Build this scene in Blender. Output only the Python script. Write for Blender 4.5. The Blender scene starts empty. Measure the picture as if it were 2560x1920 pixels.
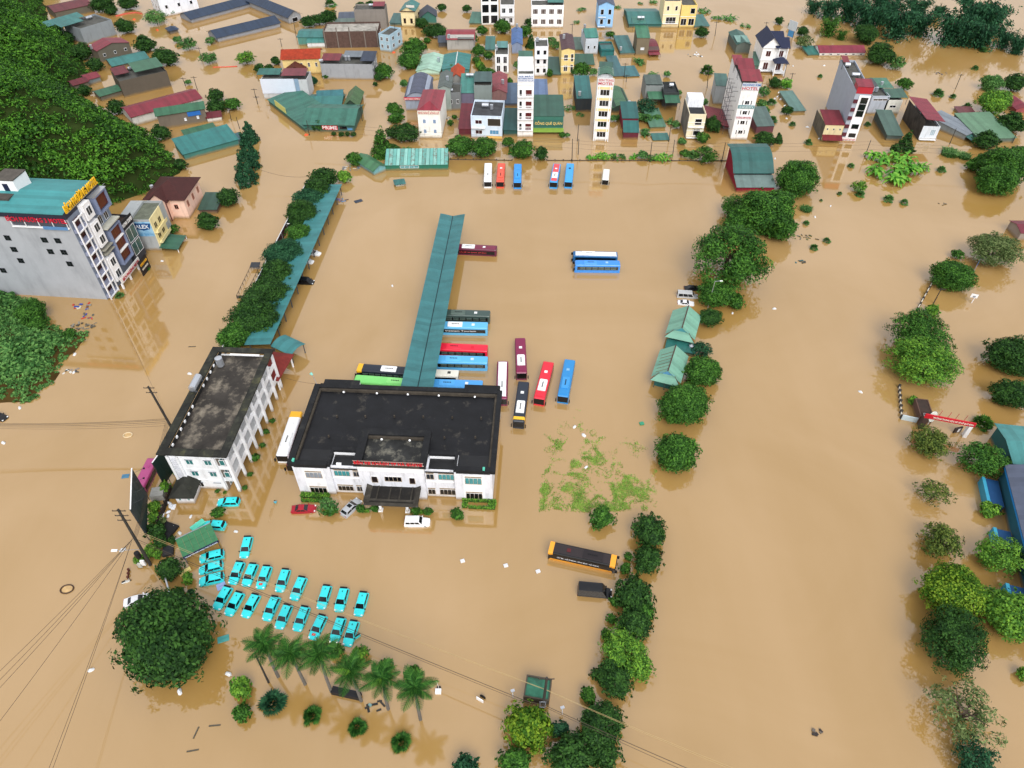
import bpy, math, random
import numpy as np
from mathutils import Vector, Matrix
R = math.radians
sc = bpy.context.scene
# ---------------- camera, sky, sun, exposure ----------------
F, PITCH, CAMH = 1775.0, R(44.5), 111.0          # focal length in photo pixels (2560 wide), pitch below horizon, height over water
cam_d = bpy.data.cameras.new('camera'); cam = bpy.data.objects.new('camera', cam_d)
sc.collection.objects.link(cam); sc.camera = cam
cam.location = (0, 0, CAMH); cam.rotation_euler = (math.pi/2 - PITCH, 0, 0)
cam_d.sensor_fit = 'HORIZONTAL'; cam_d.sensor_width = 36; cam_d.lens = 36*F/2560
cam_d.clip_start = 1; cam_d.clip_end = 6000
SUN_EL, SUN_AZ = R(46), R(165)                   # azimuth measured clockwise from +Y
w = bpy.data.worlds.new('World'); sc.world = w; w.use_nodes = True
wn = w.node_tree.nodes; wl = w.node_tree.links
bg = wn['Background']; sky = wn.new('ShaderNodeTexSky'); sky.sky_type = 'NISHITA'; sky.sun_disc = False
sky.sun_elevation = SUN_EL; sky.sun_rotation = SUN_AZ; sky.air_density = 1.0; sky.dust_density = 6.0; sky.ozone_density = 1.0
hs = wn.new('ShaderNodeHueSaturation'); hs.inputs['Saturation'].default_value = 0.1      # overcast: the blue goes out of the sky
wm_ = wn.new('ShaderNodeMix'); wm_.data_type = 'RGBA'; wm_.inputs['Factor'].default_value = .6; wm_.inputs['B'].default_value = (6.3, 6.35, 6.6, 1)   # even cloud cover
wl.new(sky.outputs[0], hs.inputs['Color']); wl.new(hs.outputs[0], wm_.inputs['A']); wl.new(wm_.outputs['Result'], bg.inputs['Color']); bg.inputs['Strength'].default_value = 0.15
sl = bpy.data.lights.new('sun', 'SUN'); sun = bpy.data.objects.new('sun', sl); sc.collection.objects.link(sun)
sl.energy = 1.4; sl.angle = R(35); sl.color = (1, .96, .9)
sd = Vector((math.sin(SUN_AZ)*math.cos(SUN_EL), math.cos(SUN_AZ)*math.cos(SUN_EL), math.sin(SUN_EL)))
sun.rotation_euler = sd.to_track_quat('Z', 'Y').to_euler(); sun.location = (0, 0, 200)
sc.view_settings.view_transform = 'Standard'; sc.view_settings.look = 'None'
sc.view_settings.gamma = 1; sc.view_settings.use_curve_mapping = False
sc.view_settings.exposure = 0.25
sc.render.engine = 'CYCLES'
sc.cycles.max_bounces = 6; sc.cycles.diffuse_bounces = 3; sc.cycles.glossy_bounces = 3; sc.cycles.transparent_max_bounces = 6

# ---------------- pixels of the photograph -> places ----------------
SP, CP = math.sin(PITCH), math.cos(PITCH)
def G(u, v, z=0.0):
    dx, dy = (u-1280)/F, (v-960)/F
    t = (CAMH-z)/(SP+dy*CP)
    return Vector((t*dx, t*(CP-dy*SP), z))
def HZ(p, v):                                     # height over p that shows at photo row v
    k = (v-960)/F
    return CAMH + p[1]*(k*CP+SP)/(k*SP-CP)
def MPP(u, v, z=0): return (CAMH-z)/(SP+(v-960)/F*CP)/F   # metres per photo pixel
class V2(tuple): pass
def tile(x0, y0, w):
    s = w/2212.0
    return lambda x, y: (x0+x*s, y0+y*s)
a, b, c, d = (tile(x, 0, 640) for x in (0, 640, 1280, 1920))
e, f, g, h = (tile(x, 480, 640) for x in (0, 640, 1280, 1920))
i_, j, k, l = (tile(x, 960, 640) for x in (0, 640, 1280, 1920))
m, n, o, q = (tile(x, 1440, 640) for x in (0, 640, 1280, 1920))
z1 = tile(980, 510, 320); z2 = tile(860, 820, 400); z3 = tile(1220, 820, 320); z4 = tile(1180, 380, 360)
z5 = tile(680, 920, 320); z6 = tile(680, 1100, 320); z7 = tile(960, 1100, 320)
y1 = tile(360, 860, 400); y2 = tile(320, 1080, 320); y3 = tile(420, 1280, 320); y4 = tile(520, 1380, 400)
y5 = tile(0, 420, 400); y6 = tile(260, 1080, 240); y7 = tile(1340, 1320, 320)
x1 = tile(560, 360, 320); x2 = lambda x, y: (540+x*300/1659, 600+y*300/1659); x3 = lambda x, y: (1600+x*320/1659, 740+y*320/1659)
x4 = lambda x, y: (260+x*260/1659, 1240+y*260/1659); x5 = lambda x, y: (2140+x*460/1659, 980+y*460/1659)
x6 = tile(1260, 1680, 320); x7 = lambda x, y: (1780+x*280/1659, 360+y*280/1659)

# ---------------- materials ----------------
def hx(s):
    r = [int(s[i:i+2], 16)/255 for i in (0, 2, 4)]
    return tuple(x/12.92 if x <= .04045 else ((x+.055)/1.055)**2.4 for x in r)
_M = {}
def mat(col, rough=.6, kind='plain', var=.12, metal=0, spec=.35, scale=1.0, dirt=None, mud=False):
    """procedural material: colour with noise, optional corrugation bump, stains"""
    key = (col, rough, kind, var, metal, spec, scale, dirt, mud)
    if key in _M: return _M[key]
    mt = bpy.data.materials.new(kind+'_'+col); mt.use_nodes = True; _M[key] = mt
    nt = mt.node_tree; N = nt.nodes; L = nt.links; bs = N['Principled BSDF']
    rgb = hx(col)
    bs.inputs['Roughness'].default_value = rough; bs.inputs['Metallic'].default_value = metal
    bs.inputs['Specular IOR Level'].default_value = spec
    tc = N.new('ShaderNodeTexCoord')
    nz = N.new('ShaderNodeTexNoise'); nz.inputs['Scale'].default_value = .8*scale; nz.inputs['Detail'].default_value = 6; nz.inputs['Roughness'].default_value = .62
    L.new(tc.outputs['Object'], nz.inputs['Vector'])
    mr = N.new('ShaderNodeMapRange'); mr.inputs['From Min'].default_value = .3; mr.inputs['From Max'].default_value = .7
    mr.inputs['To Min'].default_value = 1-var; mr.inputs['To Max'].default_value = 1+var*.6
    L.new(nz.outputs['Fac'], mr.inputs['Value'])
    mx = N.new('ShaderNodeMix'); mx.data_type = 'RGBA'; mx.blend_type = 'MULTIPLY'; mx.inputs['Factor'].default_value = 1
    mx.inputs['A'].default_value = rgb+(1,); L.new(mr.outputs['Result'], mx.inputs['B'])
    out = mx.outputs['Result']
    if dirt:
        drgb, amt, sx, sz, lo = dirt                                   # stains: colour, strength, stretch, threshold
        mp = N.new('ShaderNodeMapping'); mp.inputs['Scale'].default_value = (sx, sx, sz); L.new(tc.outputs['Object'], mp.inputs['Vector'])
        n2 = N.new('ShaderNodeTexNoise'); n2.inputs['Scale'].default_value = 1; n2.inputs['Detail'].default_value = 8; n2.inputs['Roughness'].default_value = .68
        L.new(mp.outputs[0], n2.inputs['Vector'])
        m2 = N.new('ShaderNodeMapRange'); m2.inputs['From Min'].default_value = lo; m2.inputs['From Max'].default_value = lo+.2; m2.inputs['To Max'].default_value = amt
        L.new(n2.outputs['Fac'], m2.inputs['Value'])
        x2_ = N.new('ShaderNodeMix'); x2_.data_type = 'RGBA'; x2_.inputs['B'].default_value = hx(drgb)+(1,)
        L.new(m2.outputs['Result'], x2_.inputs['Factor']); L.new(out, x2_.inputs['A']); out = x2_.outputs['Result']
    if kind.startswith('corr') or mud:
        sx = N.new('ShaderNodeSeparateXYZ'); L.new(tc.outputs['Object'], sx.inputs[0])
    if kind.startswith('corr'):                                        # every sheet has aged a little differently
        fl_ = N.new('ShaderNodeMath'); fl_.operation = 'MULTIPLY'; fl_.inputs[1].default_value = .9; L.new(sx.outputs['Y' if kind == 'corry' else 'X'], fl_.inputs[0])
        ff = N.new('ShaderNodeMath'); ff.operation = 'FLOOR'; L.new(fl_.outputs[0], ff.inputs[0]); wnz = N.new('ShaderNodeTexWhiteNoise'); wnz.noise_dimensions = '1D'; L.new(ff.outputs[0], wnz.inputs['W'])
        mr3 = N.new('ShaderNodeMapRange'); mr3.inputs['To Min'].default_value = .84; mr3.inputs['To Max'].default_value = 1.1; L.new(wnz.outputs['Value'], mr3.inputs['Value'])
        x4_ = N.new('ShaderNodeMix'); x4_.data_type = 'RGBA'; x4_.blend_type = 'MULTIPLY'; x4_.inputs['Factor'].default_value = 1; L.new(out, x4_.inputs['A']); L.new(mr3.outputs['Result'], x4_.inputs['B']); out = x4_.outputs['Result']
    if mud:                                                            # silt left by the flood just above the waterline
        ad_ = N.new('ShaderNodeMath'); ad_.operation = 'MULTIPLY_ADD'; ad_.inputs[1].default_value = -1.0; L.new(nz.outputs['Fac'], ad_.inputs[0]); L.new(sx.outputs['Z'], ad_.inputs[2])
        mr4 = N.new('ShaderNodeMapRange'); mr4.inputs['From Min'].default_value = -.35; mr4.inputs['From Max'].default_value = .45; mr4.inputs['To Min'].default_value = .8; mr4.inputs['To Max'].default_value = 0; L.new(ad_.outputs[0], mr4.inputs['Value'])
        x5_ = N.new('ShaderNodeMix'); x5_.data_type = 'RGBA'; x5_.inputs['B'].default_value = hx('8f7448')+(1,); L.new(mr4.outputs['Result'], x5_.inputs['Factor']); L.new(out, x5_.inputs['A']); out = x5_.outputs['Result']
    L.new(out, bs.inputs['Base Color'])
    if kind in ('corrx', 'corry', 'tile'):
        wv = N.new('ShaderNodeTexWave'); wv.bands_direction = 'Y' if kind == 'corry' else 'X'
        wv.inputs['Scale'].default_value = 1.3 if kind != 'tile' else 1.0; L.new(tc.outputs['Object'], wv.inputs['Vector'])
        bp = N.new('ShaderNodeBump'); bp.inputs['Strength'].default_value = .35; bp.inputs['Distance'].default_value = .06
        L.new(wv.outputs['Fac'], bp.inputs['Height']); L.new(bp.outputs[0], bs.inputs['Normal'])
    elif kind == 'rough':
        bp = N.new('ShaderNodeBump'); bp.inputs['Strength'].default_value = .4; bp.inputs['Distance'].default_value = .05
        L.new(nz.outputs['Fac'], bp.inputs['Height']); L.new(bp.outputs[0], bs.inputs['Normal'])
    return mt
def dim(col, k=.86):
    r = [int(col[i:i+2], 16)*k for i in (0, 2, 4)]; g_ = sum(r)/3; return ''.join('%02x' % int(x*.88+g_*.12) for x in r)
def roofm(col, ax='x', rust=None): return mat(dim(col), .45, 'corr'+ax, .16, 0, .4, .5, rust or ('3a3a34', .35, .5, .5, .55))
def wallm(col, dirt=.3): return mat(''.join('%02x' % min(245, int(int(col[i:i+2], 16)*1.09)) for i in (0, 2, 4)), .8, 'plain', .08, 0, .12, .5, ('565248', dirt, .9, .18, .52), True)
def paint(col): return mat(col, .28, 'plain', .04, 0, .5, 2, ('8a7450', .13, 1.2, 1.2, .6))
GLASS = mat('10141a', .12, 'plain', .2, 0, .6, 3)
BGLASS = mat('0b0d12', .22, 'plain', .2, 0, .4, 3)
GREENGLASS = mat('3f8f95', .2, 'plain', .25, 0, .5, 3)
TEALG = mat('1f6f70', .3, 'plain', .2, 0, .4, 3)
DARK = mat('16181c', .6); BLACK = mat('0c0d10', .5); WHITE = mat('f0f1f4', .5, 'plain', .06)
STEEL = mat('c9ced6', .28, 'plain', .1, .7, .5, 2); GREY = mat('8b9098', .6); DGREY = mat('4a4e54', .6)
RUBBER = mat('121212', .8)

# ---------------- objects ----------------
COL = sc.collection
def thing(name, label, cat, loc=(0, 0, 0), rz=0, group=None):
    ob = bpy.data.objects.new(name, None); COL.objects.link(ob); ob.empty_display_size = .3
    ob.location = loc; ob.rotation_euler = (0, 0, rz); return tag(ob, label, cat, group)
def tag(ob, label=None, cat=None, group=None, kind=None):
    if label: ob['label'] = label
    if cat: ob['category'] = cat
    if group: ob['group'] = group
    if kind: ob['kind'] = kind
    return ob
def link(name, me, parent=None, loc=None, rz=None):
    ob = bpy.data.objects.new(name, me); COL.objects.link(ob)
    if parent: ob.parent = parent
    if loc is not None: ob.location = loc
    if rz is not None: ob.rotation_euler = (0, 0, rz)
    return ob
def kids(ob): return list(ob.children)
def copy_tree(ob, parent=None):
    cp = ob.copy(); COL.objects.link(cp); cp.parent = parent
    for ch in kids(ob): copy_tree(ch, cp)
    return cp
class MB:
    def __init__(s): s.v = []; s.f = []
    def add(s, vs, fs):
        o_ = len(s.v); s.v += [tuple(p) for p in vs]; s.f += [tuple(o_+i for i in t) for t in fs]; return s
    def box(s, x0, x1, y0, y1, z0, z1):
        return s.add([(x0, y0, z0), (x1, y0, z0), (x1, y1, z0), (x0, y1, z0), (x0, y0, z1), (x1, y0, z1), (x1, y1, z1), (x0, y1, z1)],
                     [(0, 3, 2, 1), (4, 5, 6, 7), (0, 1, 5, 4), (1, 2, 6, 5), (2, 3, 7, 6), (3, 0, 4, 7)])
    def poly(s, pts): return s.add(pts, [tuple(range(len(pts)))])
    def slab(s, pts, t):                             # flat polygon thickened downwards by t
        n_ = len(pts); lo = [(p[0], p[1], p[2]-t) for p in pts]
        return s.add(list(pts)+lo, [tuple(range(n_)), tuple(reversed(range(n_, 2*n_)))]+[(i, i+n_, (i+1) % n_+n_, (i+1) % n_) for i in range(n_)])
    def cyl(s, p0, p1, r0, r1=None, n=8, cap=True):
        r1 = r0 if r1 is None else r1; p0 = Vector(p0); p1 = Vector(p1); ax = (p1-p0)
        if ax.length < 1e-6: return s
        ax.normalize(); u = ax.orthogonal().normalized(); w_ = ax.cross(u); vs = []
        for p, r in ((p0, r0), (p1, r1)):
            for i in range(n):
                t = 2*math.pi*i/n; vs.append(p+(u*math.cos(t)+w_*math.sin(t))*r)
        fs = [(i, (i+1) % n, (i+1) % n+n, i+n) for i in range(n)]
        if cap: fs += [tuple(reversed(range(n))), tuple(range(n, 2*n))]
        return s.add(vs, fs)
    def tube(s, pts, r, n=5):
        for p0, p1 in zip(pts, pts[1:]): s.cyl(p0, p1, r, r, n)
        return s
    def loft(s, rings, caps=True):
        n_ = len(rings[0]); o_ = len(s.v)
        for r in rings: s.v += [tuple(p) for p in r]
        for i in range(len(rings)-1):
            for k_ in range(n_):
                A = o_+i*n_+k_; B = o_+i*n_+(k_+1) % n_; s.f.append((A, B, B+n_, A+n_))
        if caps: s.f.append(tuple(o_+x for x in reversed(range(n_)))); s.f.append(tuple(o_+(len(rings)-1)*n_+x for x in range(n_)))
        return s
    def mesh(s, mt, smooth=False):
        me = bpy.data.meshes.new('mesh'); me.from_pydata(s.v, [], s.f); me.materials.append(mt)
        if smooth: me.polygons.foreach_set('use_smooth', [True]*len(me.polygons))
        me.update(); return me
    def build(s, name, mt, parent=None, smooth=False, loc=None, rz=None): return link(name, s.mesh(mt, smooth), parent, loc, rz)
def box(name, mt, parent, *b6): return MB().box(*b6).build(name, mt, parent)

_T = {}
def text_mesh(s, mt, ext=.05):
    if (s, mt.name, ext) in _T: return _T[s, mt.name, ext]
    cu = bpy.data.curves.new('txt', 'FONT'); cu.body = s; cu.size = 1; cu.extrude = ext; cu.resolution_u = 2; cu.offset = .012
    ob = bpy.data.objects.new('txt', cu); COL.objects.link(ob)
    dg = bpy.context.evaluated_depsgraph_get(); me = bpy.data.meshes.new_from_object(ob.evaluated_get(dg))
    bpy.data.objects.remove(ob); me.materials.clear(); me.materials.append(mt)
    co = np.array([v.co for v in me.vertices]) if len(me.vertices) else np.zeros((1, 3)); lo, hi = co.min(0), co.max(0)
    me.transform(Matrix.Translation((-lo[0], -lo[1], 0)))
    _T[s, mt.name, ext] = (me, hi[0]-lo[0], hi[1]-lo[1]); return _T[s, mt.name, ext]
def text(s, mt, parent, x, y, z, w_, h_, rot=0, name='lettering', ext=.05, tilt=math.pi/2):
    """lettering standing on a local wall plane (facing -y when rot = 0), lower left corner at x,y,z"""
    me, tw, th = text_mesh(s, mt, ext)
    ob = link(name, me, parent); ob.location = (x, y, z); ob.scale = (w_/tw, h_/th, 1); ob.rotation_euler = (tilt, 0, rot); return ob

# ---------------- buildings ----------------
_W = {}
def win_mesh(w_, h_, nx, nz, fm, pm, deep=.07):
    key = (round(w_, 2), round(h_, 2), nx, nz, fm.name, pm.name)
    if key in _W: return _W[key]
    t = min(.09, w_*.08); B = MB()
    B.box(-w_/2, w_/2, -deep, .02, -h_/2, -h_/2+t).box(-w_/2, w_/2, -deep, .02, h_/2-t, h_/2)
    B.box(-w_/2, -w_/2+t, -deep, .02, -h_/2+t, h_/2-t).box(w_/2-t, w_/2, -deep, .02, -h_/2+t, h_/2-t)
    for i in range(1, nx):
        x = -w_/2+w_*i/nx; B.box(x-t*.4, x+t*.4, -deep*.9, .02, -h_/2+t, h_/2-t)
    for i in range(1, nz):
        z = -h_/2+h_*i/nz; B.box(-w_/2+t, w_/2-t, -deep*.8, .02, z-t*.4, z+t*.4)
    pn = MB().box(-w_/2+t*.5, w_/2-t*.5, -.03, .01, -h_/2+t*.5, h_/2-t*.5)
    _W[key] = (B.mesh(fm), pn.mesh(pm)); return _W[key]
def window(par, x, y, z, w_, h_, rot=0, nx=2, nz=1, fm=None, pm=None, name='window'):
    fr, pn = win_mesh(w_, h_, nx, nz, fm or WHITE, pm or GLASS)
    ob = link(name, fr, par, (x, y, z), rot); link('pane', pn, ob); return ob
def balcony(par, x0, x1, z, dep=.9, slabm=None, railm=None, y=0):
    ob = MB().box(x0, x1, y-dep, y-.002, z-.15, z).build('balcony', slabm or WHITE, par)
    B = MB().box(x0, x1, y-dep, y-dep+.06, z+.85, z+.92)
    nb = max(3, int((x1-x0)/.5))
    for i in range(nb+1):
        x = x0+.03+(x1-x0-.06)*i/nb; B.box(x-.02, x+.02, y-dep+.01, y-dep+.05, z, z+.85)
    B.build('railing', railm or WHITE, ob)
def roof_parts(kind, W, D, hh, rise, ov, rm, par, t=.1, name='roof'):
    x0, x1, y0, y1 = -ov, W+ov, -ov, D+ov; B = MB()
    if kind == 'gx':
        ym = (y0+y1)/2; z = hh+rise; B.slab([(x0, y0, hh), (x1, y0, hh), (x1, ym, z), (x0, ym, z)], t); B.slab([(x0, ym, z), (x1, ym, z), (x1, y1, hh), (x0, y1, hh)], t)
    elif kind == 'gy':
        xm = (x0+x1)/2; z = hh+rise; B.slab([(x0, y0, hh), (xm, y0, z), (xm, y1, z), (x0, y1, hh)], t); B.slab([(xm, y0, z), (x1, y0, hh), (x1, y1, hh), (xm, y1, z)], t)
    elif kind == 'shed': B.slab([(x0, y0, hh), (x1, y0, hh), (x1, y1, hh+rise), (x0, y1, hh+rise)], t)
    elif kind == 'shedb': B.slab([(x0, y0, hh+rise), (x1, y0, hh+rise), (x1, y1, hh), (x0, y1, hh)], t)
    elif kind == 'shedr': B.slab([(x0, y0, hh+rise), (x1, y0, hh), (x1, y1, hh), (x0, y1, hh+rise)], t)
    elif kind == 'hip':
        z = hh+rise; k_ = min((x1-x0), (y1-y0))/2
        if x1-x0 >= y1-y0: r0, r1 = (x0+k_, (y0+y1)/2, z), (x1-k_, (y0+y1)/2, z); A = [(x0, y0, hh), (x1, y0, hh), (x1, y1, hh), (x0, y1, hh)]; fs = [[A[0], A[1], r1, r0], [A[1], A[2], r1], [A[2], A[3], r0, r1], [A[3], A[0], r0]]
        else: r0, r1 = ((x0+x1)/2, y0+k_, z), ((x0+x1)/2, y1-k_, z); A = [(x0, y0, hh), (x1, y0, hh), (x1, y1, hh), (x0, y1, hh)]; fs = [[A[0], A[1], r0], [A[1], A[2], r1, r0], [A[2], A[3], r1], [A[3], A[0], r0, r1]]
        for q_ in fs: B.slab(q_, t)
    elif kind in ('vx', 'vy'):
        n_ = 8
        for i in range(n_):
            u0, u1 = i/n_, (i+1)/n_; s0, s1 = hh+rise*math.sin(math.pi*u0), hh+rise*math.sin(math.pi*u1)
            if kind == 'vx': p, p2 = y0+(y1-y0)*u0, y0+(y1-y0)*u1; B.slab([(x0, p, s0), (x1, p, s0), (x1, p2, s1), (x0, p2, s1)], t)
            else: p, p2 = x0+(x1-x0)*u0, x0+(x1-x0)*u1; B.slab([(p, y0, s0), (p2, y0, s1), (p2, y1, s1), (p, y1, s0)], t)
    return B.build(name, rm, par)
def frame_of(fl, fr, z=0):
    A, B_ = G(*fl, z), G(*fr, z); dv = B_-A; return A, dv.length, math.atan2(dv.y, dv.x)
def house(name, label, cat, fl, fr, top, dep, wall, roof='flat', rc='8a8f90', rise=1.2, ov=.3, wins=(), fm=None, pm=None, hh=None, group=None,
          base=-2.0, wm=None, rm=None, par_h=.7, deck='5a5a56', ridge=None, bands=0, bandc='d8d8d4'):
    """a building whose waterline corners (photo pixels) are fl and fr; top = pixel of its upper front-left corner, dep metres deep (or pixel of rear-left top)"""
    A, W, rz = frame_of(fl, fr)
    H_ = hh if hh else HZ(A, top[1])
    if isinstance(dep, tuple):
        P_ = G(dep[0], dep[1], H_)-A; dep = abs(-P_.x*math.sin(rz)+P_.y*math.cos(rz))
    D = dep
    r = thing(name, label, cat, (A.x, A.y, 0), rz, group)
    wm = wm or wallm(wall)
    ax = 'x'
    if roof in ('gy', 'vy', 'shedr'): ax = 'y'
    rm = rm or roofm(rc, ax)
    B = MB()
    if roof == 'flat':
        zt = H_-par_h; B.box(0, W, 0, D, base, zt)
        t = .2
        B.box(0, W, 0, t, zt, H_).box(0, W, D-t, D, zt, H_).box(0, t, t, D-t, zt, H_).box(W-t, W, t, D-t, zt, H_)
        B.build('wall', wm, r)
        box('roof_deck', mat(deck, .8, 'rough', .35, 0, .2, .7, ('2c2c2a', .6, .25, .25, .48)), r, t+.002, W-t-.002, t+.002, D-t-.002, zt-.05, zt+.04)
    elif roof == 'none': B.box(0, W, 0, D, base, H_).build('wall', wm, r)
    else:
        B.box(0, W, 0, D, base, H_-.05)
        if roof == 'gy': B.loft([[(0, y, H_-.05), (W, y, H_-.05), (W/2, y, H_+rise-.14)] for y in (0, D)])
        elif roof == 'gx': B.loft([[(x, 0, H_-.05), (x, D, H_-.05), (x, D/2, H_+rise-.14)] for x in (0, W)])
        elif roof == 'shed': B.loft([[(x, 0, H_-.05), (x, D, H_-.05), (x, D, H_+rise-.2)] for x in (0, W)])
        elif roof == 'shedb': B.loft([[(x, 0, H_-.05), (x, D, H_-.05), (x, 0, H_+rise-.2)] for x in (0, W)])
        elif roof == 'vy': B.loft([[(W*(.5-.5*math.cos(math.pi*i/8)), y, H_-.05+max(0, rise*math.sin(math.acos(max(-1, min(1, 1-2*(.5-.5*math.cos(math.pi*i/8))))))*.9-.1)) for i in range(9)] for y in (0.02, D-.02)])
        elif roof == 'vx': B.loft([[(x, D*(.5-.5*math.cos(math.pi*i/8)), H_-.05+max(0, rise*math.sin(math.pi*i/8)*.9-.1)) for i in range(9)] for x in (0.02, W-.02)])
        B.build('wall', wm, r)
        roof_parts(roof, W, D, H_, rise, ov, rm, r)
        if ridge:
            if roof == 'gx': box('ridge_cap', mat(ridge, .5), r, -ov, W+ov, D/2-.14, D/2+.14, H_+rise-.06, H_+rise+.06)
            if roof == 'gy': box('ridge_cap', mat(ridge, .5), r, W/2-.14, W/2+.14, -ov, D+ov, H_+rise-.06, H_+rise+.06)
    for bnd in range(bands):
        z = H_*(bnd+1)/(bands+1)
        box('floor_band', wallm(bandc), r, -.06, W+.06, -.08, .05, z-.12, z+.12)
    for wi in wins:
        face, nc, nr, wf, hf, zl, zh = wi[:7]; mul = wi[7] if len(wi) > 7 else 2; pmm = wi[8] if len(wi) > 8 else pm
        span = W if face in 'fb' else D
        xa, xb = wi[9] if len(wi) > 9 else (0, 1)
        for ii in range(nc):
            for jj in range(nr):
                cw = span*(xb-xa)/nc; ch = H_*(zh-zl)/nr; px = span*xa+cw*(ii+.5); pz = H_*zl+ch*(jj+.5)
                if face == 'f': window(r, px, -.002, pz, cw*wf, ch*hf, 0, mul, 1, fm, pmm)
                elif face == 'l': window(r, -.002, px, pz, cw*wf, ch*hf, -math.pi/2, mul, 1, fm, pmm)
                elif face == 'r': window(r, W+.002, px, pz, cw*wf, ch*hf, math.pi/2, mul, 1, fm, pmm)
    return r, W, D, H_
def water_tank(label, pos, rz=0, horiz=False, r=.55, L=1.5, group=None):
    t = thing('water_tank', label, 'water tank', pos, rz, group or 'steel water tanks on roofs')
    if horiz:
        MB().cyl((0, 0, r+.35), (L, 0, r+.35), r, n=14).cyl((-.1, 0, r+.35), (0, 0, r+.35), r*.6, r, n=14).cyl((L, 0, r+.35), (L+.1, 0, r+.35), r, r*.6, n=14).build('tank', STEEL, t, False)
        st = MB()
        for x in (.2, L-.3): st.box(x, x+.1, -r, r, 0, .36)
        st.build('stand', DGREY, t)
    else:
        MB().cyl((0, 0, .3), (0, 0, .3+L), r, n=14).cyl((0, 0, .3+L), (0, 0, .3+L+.15), r, r*.35, n=14).build('tank', STEEL, t)
        st = MB()
        for x, y in ((-1, -1), (1, -1), (1, 1), (-1, 1)): st.box(x*r*.6-.04, x*r*.6+.04, y*r*.6-.04, y*r*.6+.04, 0, .31)
        st.build('stand', DGREY, t)
    return t
def on(r, x, y, z):                                   # world place of a local point of a thing
    rz = r.rotation_euler[2]; return (r.location[0]+x*math.cos(rz)-y*math.sin(rz), r.location[1]+x*math.sin(rz)+y*math.cos(rz), r.location[2]+z)
# ---------------- flood water ----------------
def water():
    mt = bpy.data.materials.new('flood_water'); mt.use_nodes = True; nt = mt.node_tree; N = nt.nodes; L = nt.links; bs = N['Principled BSDF']
    tc = N.new('ShaderNodeTexCoord')
    n1 = N.new('ShaderNodeTexNoise'); n1.inputs['Scale'].default_value = .018; n1.inputs['Detail'].default_value = 5; n1.inputs['Distortion'].default_value = 1.5
    L.new(tc.outputs['Object'], n1.inputs['Vector'])
    cr = N.new('ShaderNodeValToRGB'); cr.color_ramp.elements[0].position = .38; cr.color_ramp.elements[1].position = .62
    cr.color_ramp.elements[0].color = hx('a17e44')+(1,); cr.color_ramp.elements[1].color = hx('ae8c5a')+(1,)
    mp = N.new('ShaderNodeMapping'); mp.inputs['Scale'].default_value = (.03, .005, 1); mp.inputs['Rotation'].default_value = (0, 0, .35); L.new(tc.outputs['Object'], mp.inputs['Vector'])
    n3 = N.new('ShaderNodeTexNoise'); n3.inputs['Scale'].default_value = 1; n3.inputs['Detail'].default_value = 7; n3.inputs['Roughness'].default_value = .6; L.new(mp.outputs[0], n3.inputs['Vector'])
    av = N.new('ShaderNodeMix'); av.inputs['Factor'].default_value = .45; L.new(n1.outputs['Fac'], av.inputs['A']); L.new(n3.outputs['Fac'], av.inputs['B']); L.new(av.outputs['Result'], cr.inputs['Fac']); L.new(cr.outputs['Color'], bs.inputs['Base Color'])
    bs.inputs['Roughness'].default_value = .06; bs.inputs['IOR'].default_value = 2.2; bs.inputs['Specular IOR Level'].default_value = .5
    n2 = N.new('ShaderNodeTexNoise'); n2.inputs['Scale'].default_value = .9; n2.inputs['Detail'].default_value = 4; L.new(tc.outputs['Object'], n2.inputs['Vector'])
    bp = N.new('ShaderNodeBump'); bp.inputs['Strength'].default_value = .05; bp.inputs['Distance'].default_value = .05
    L.new(n2.outputs['Fac'], bp.inputs['Height']); L.new(bp.outputs[0], bs.inputs['Normal'])
    B = MB(); B.poly([(-3000, -600, 0), (3000, -600, 0), (3000, 5000, 0), (-3000, 5000, 0)])
    ob = B.build('flood_water', mt); tag(ob, kind='structure')
water()
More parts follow.
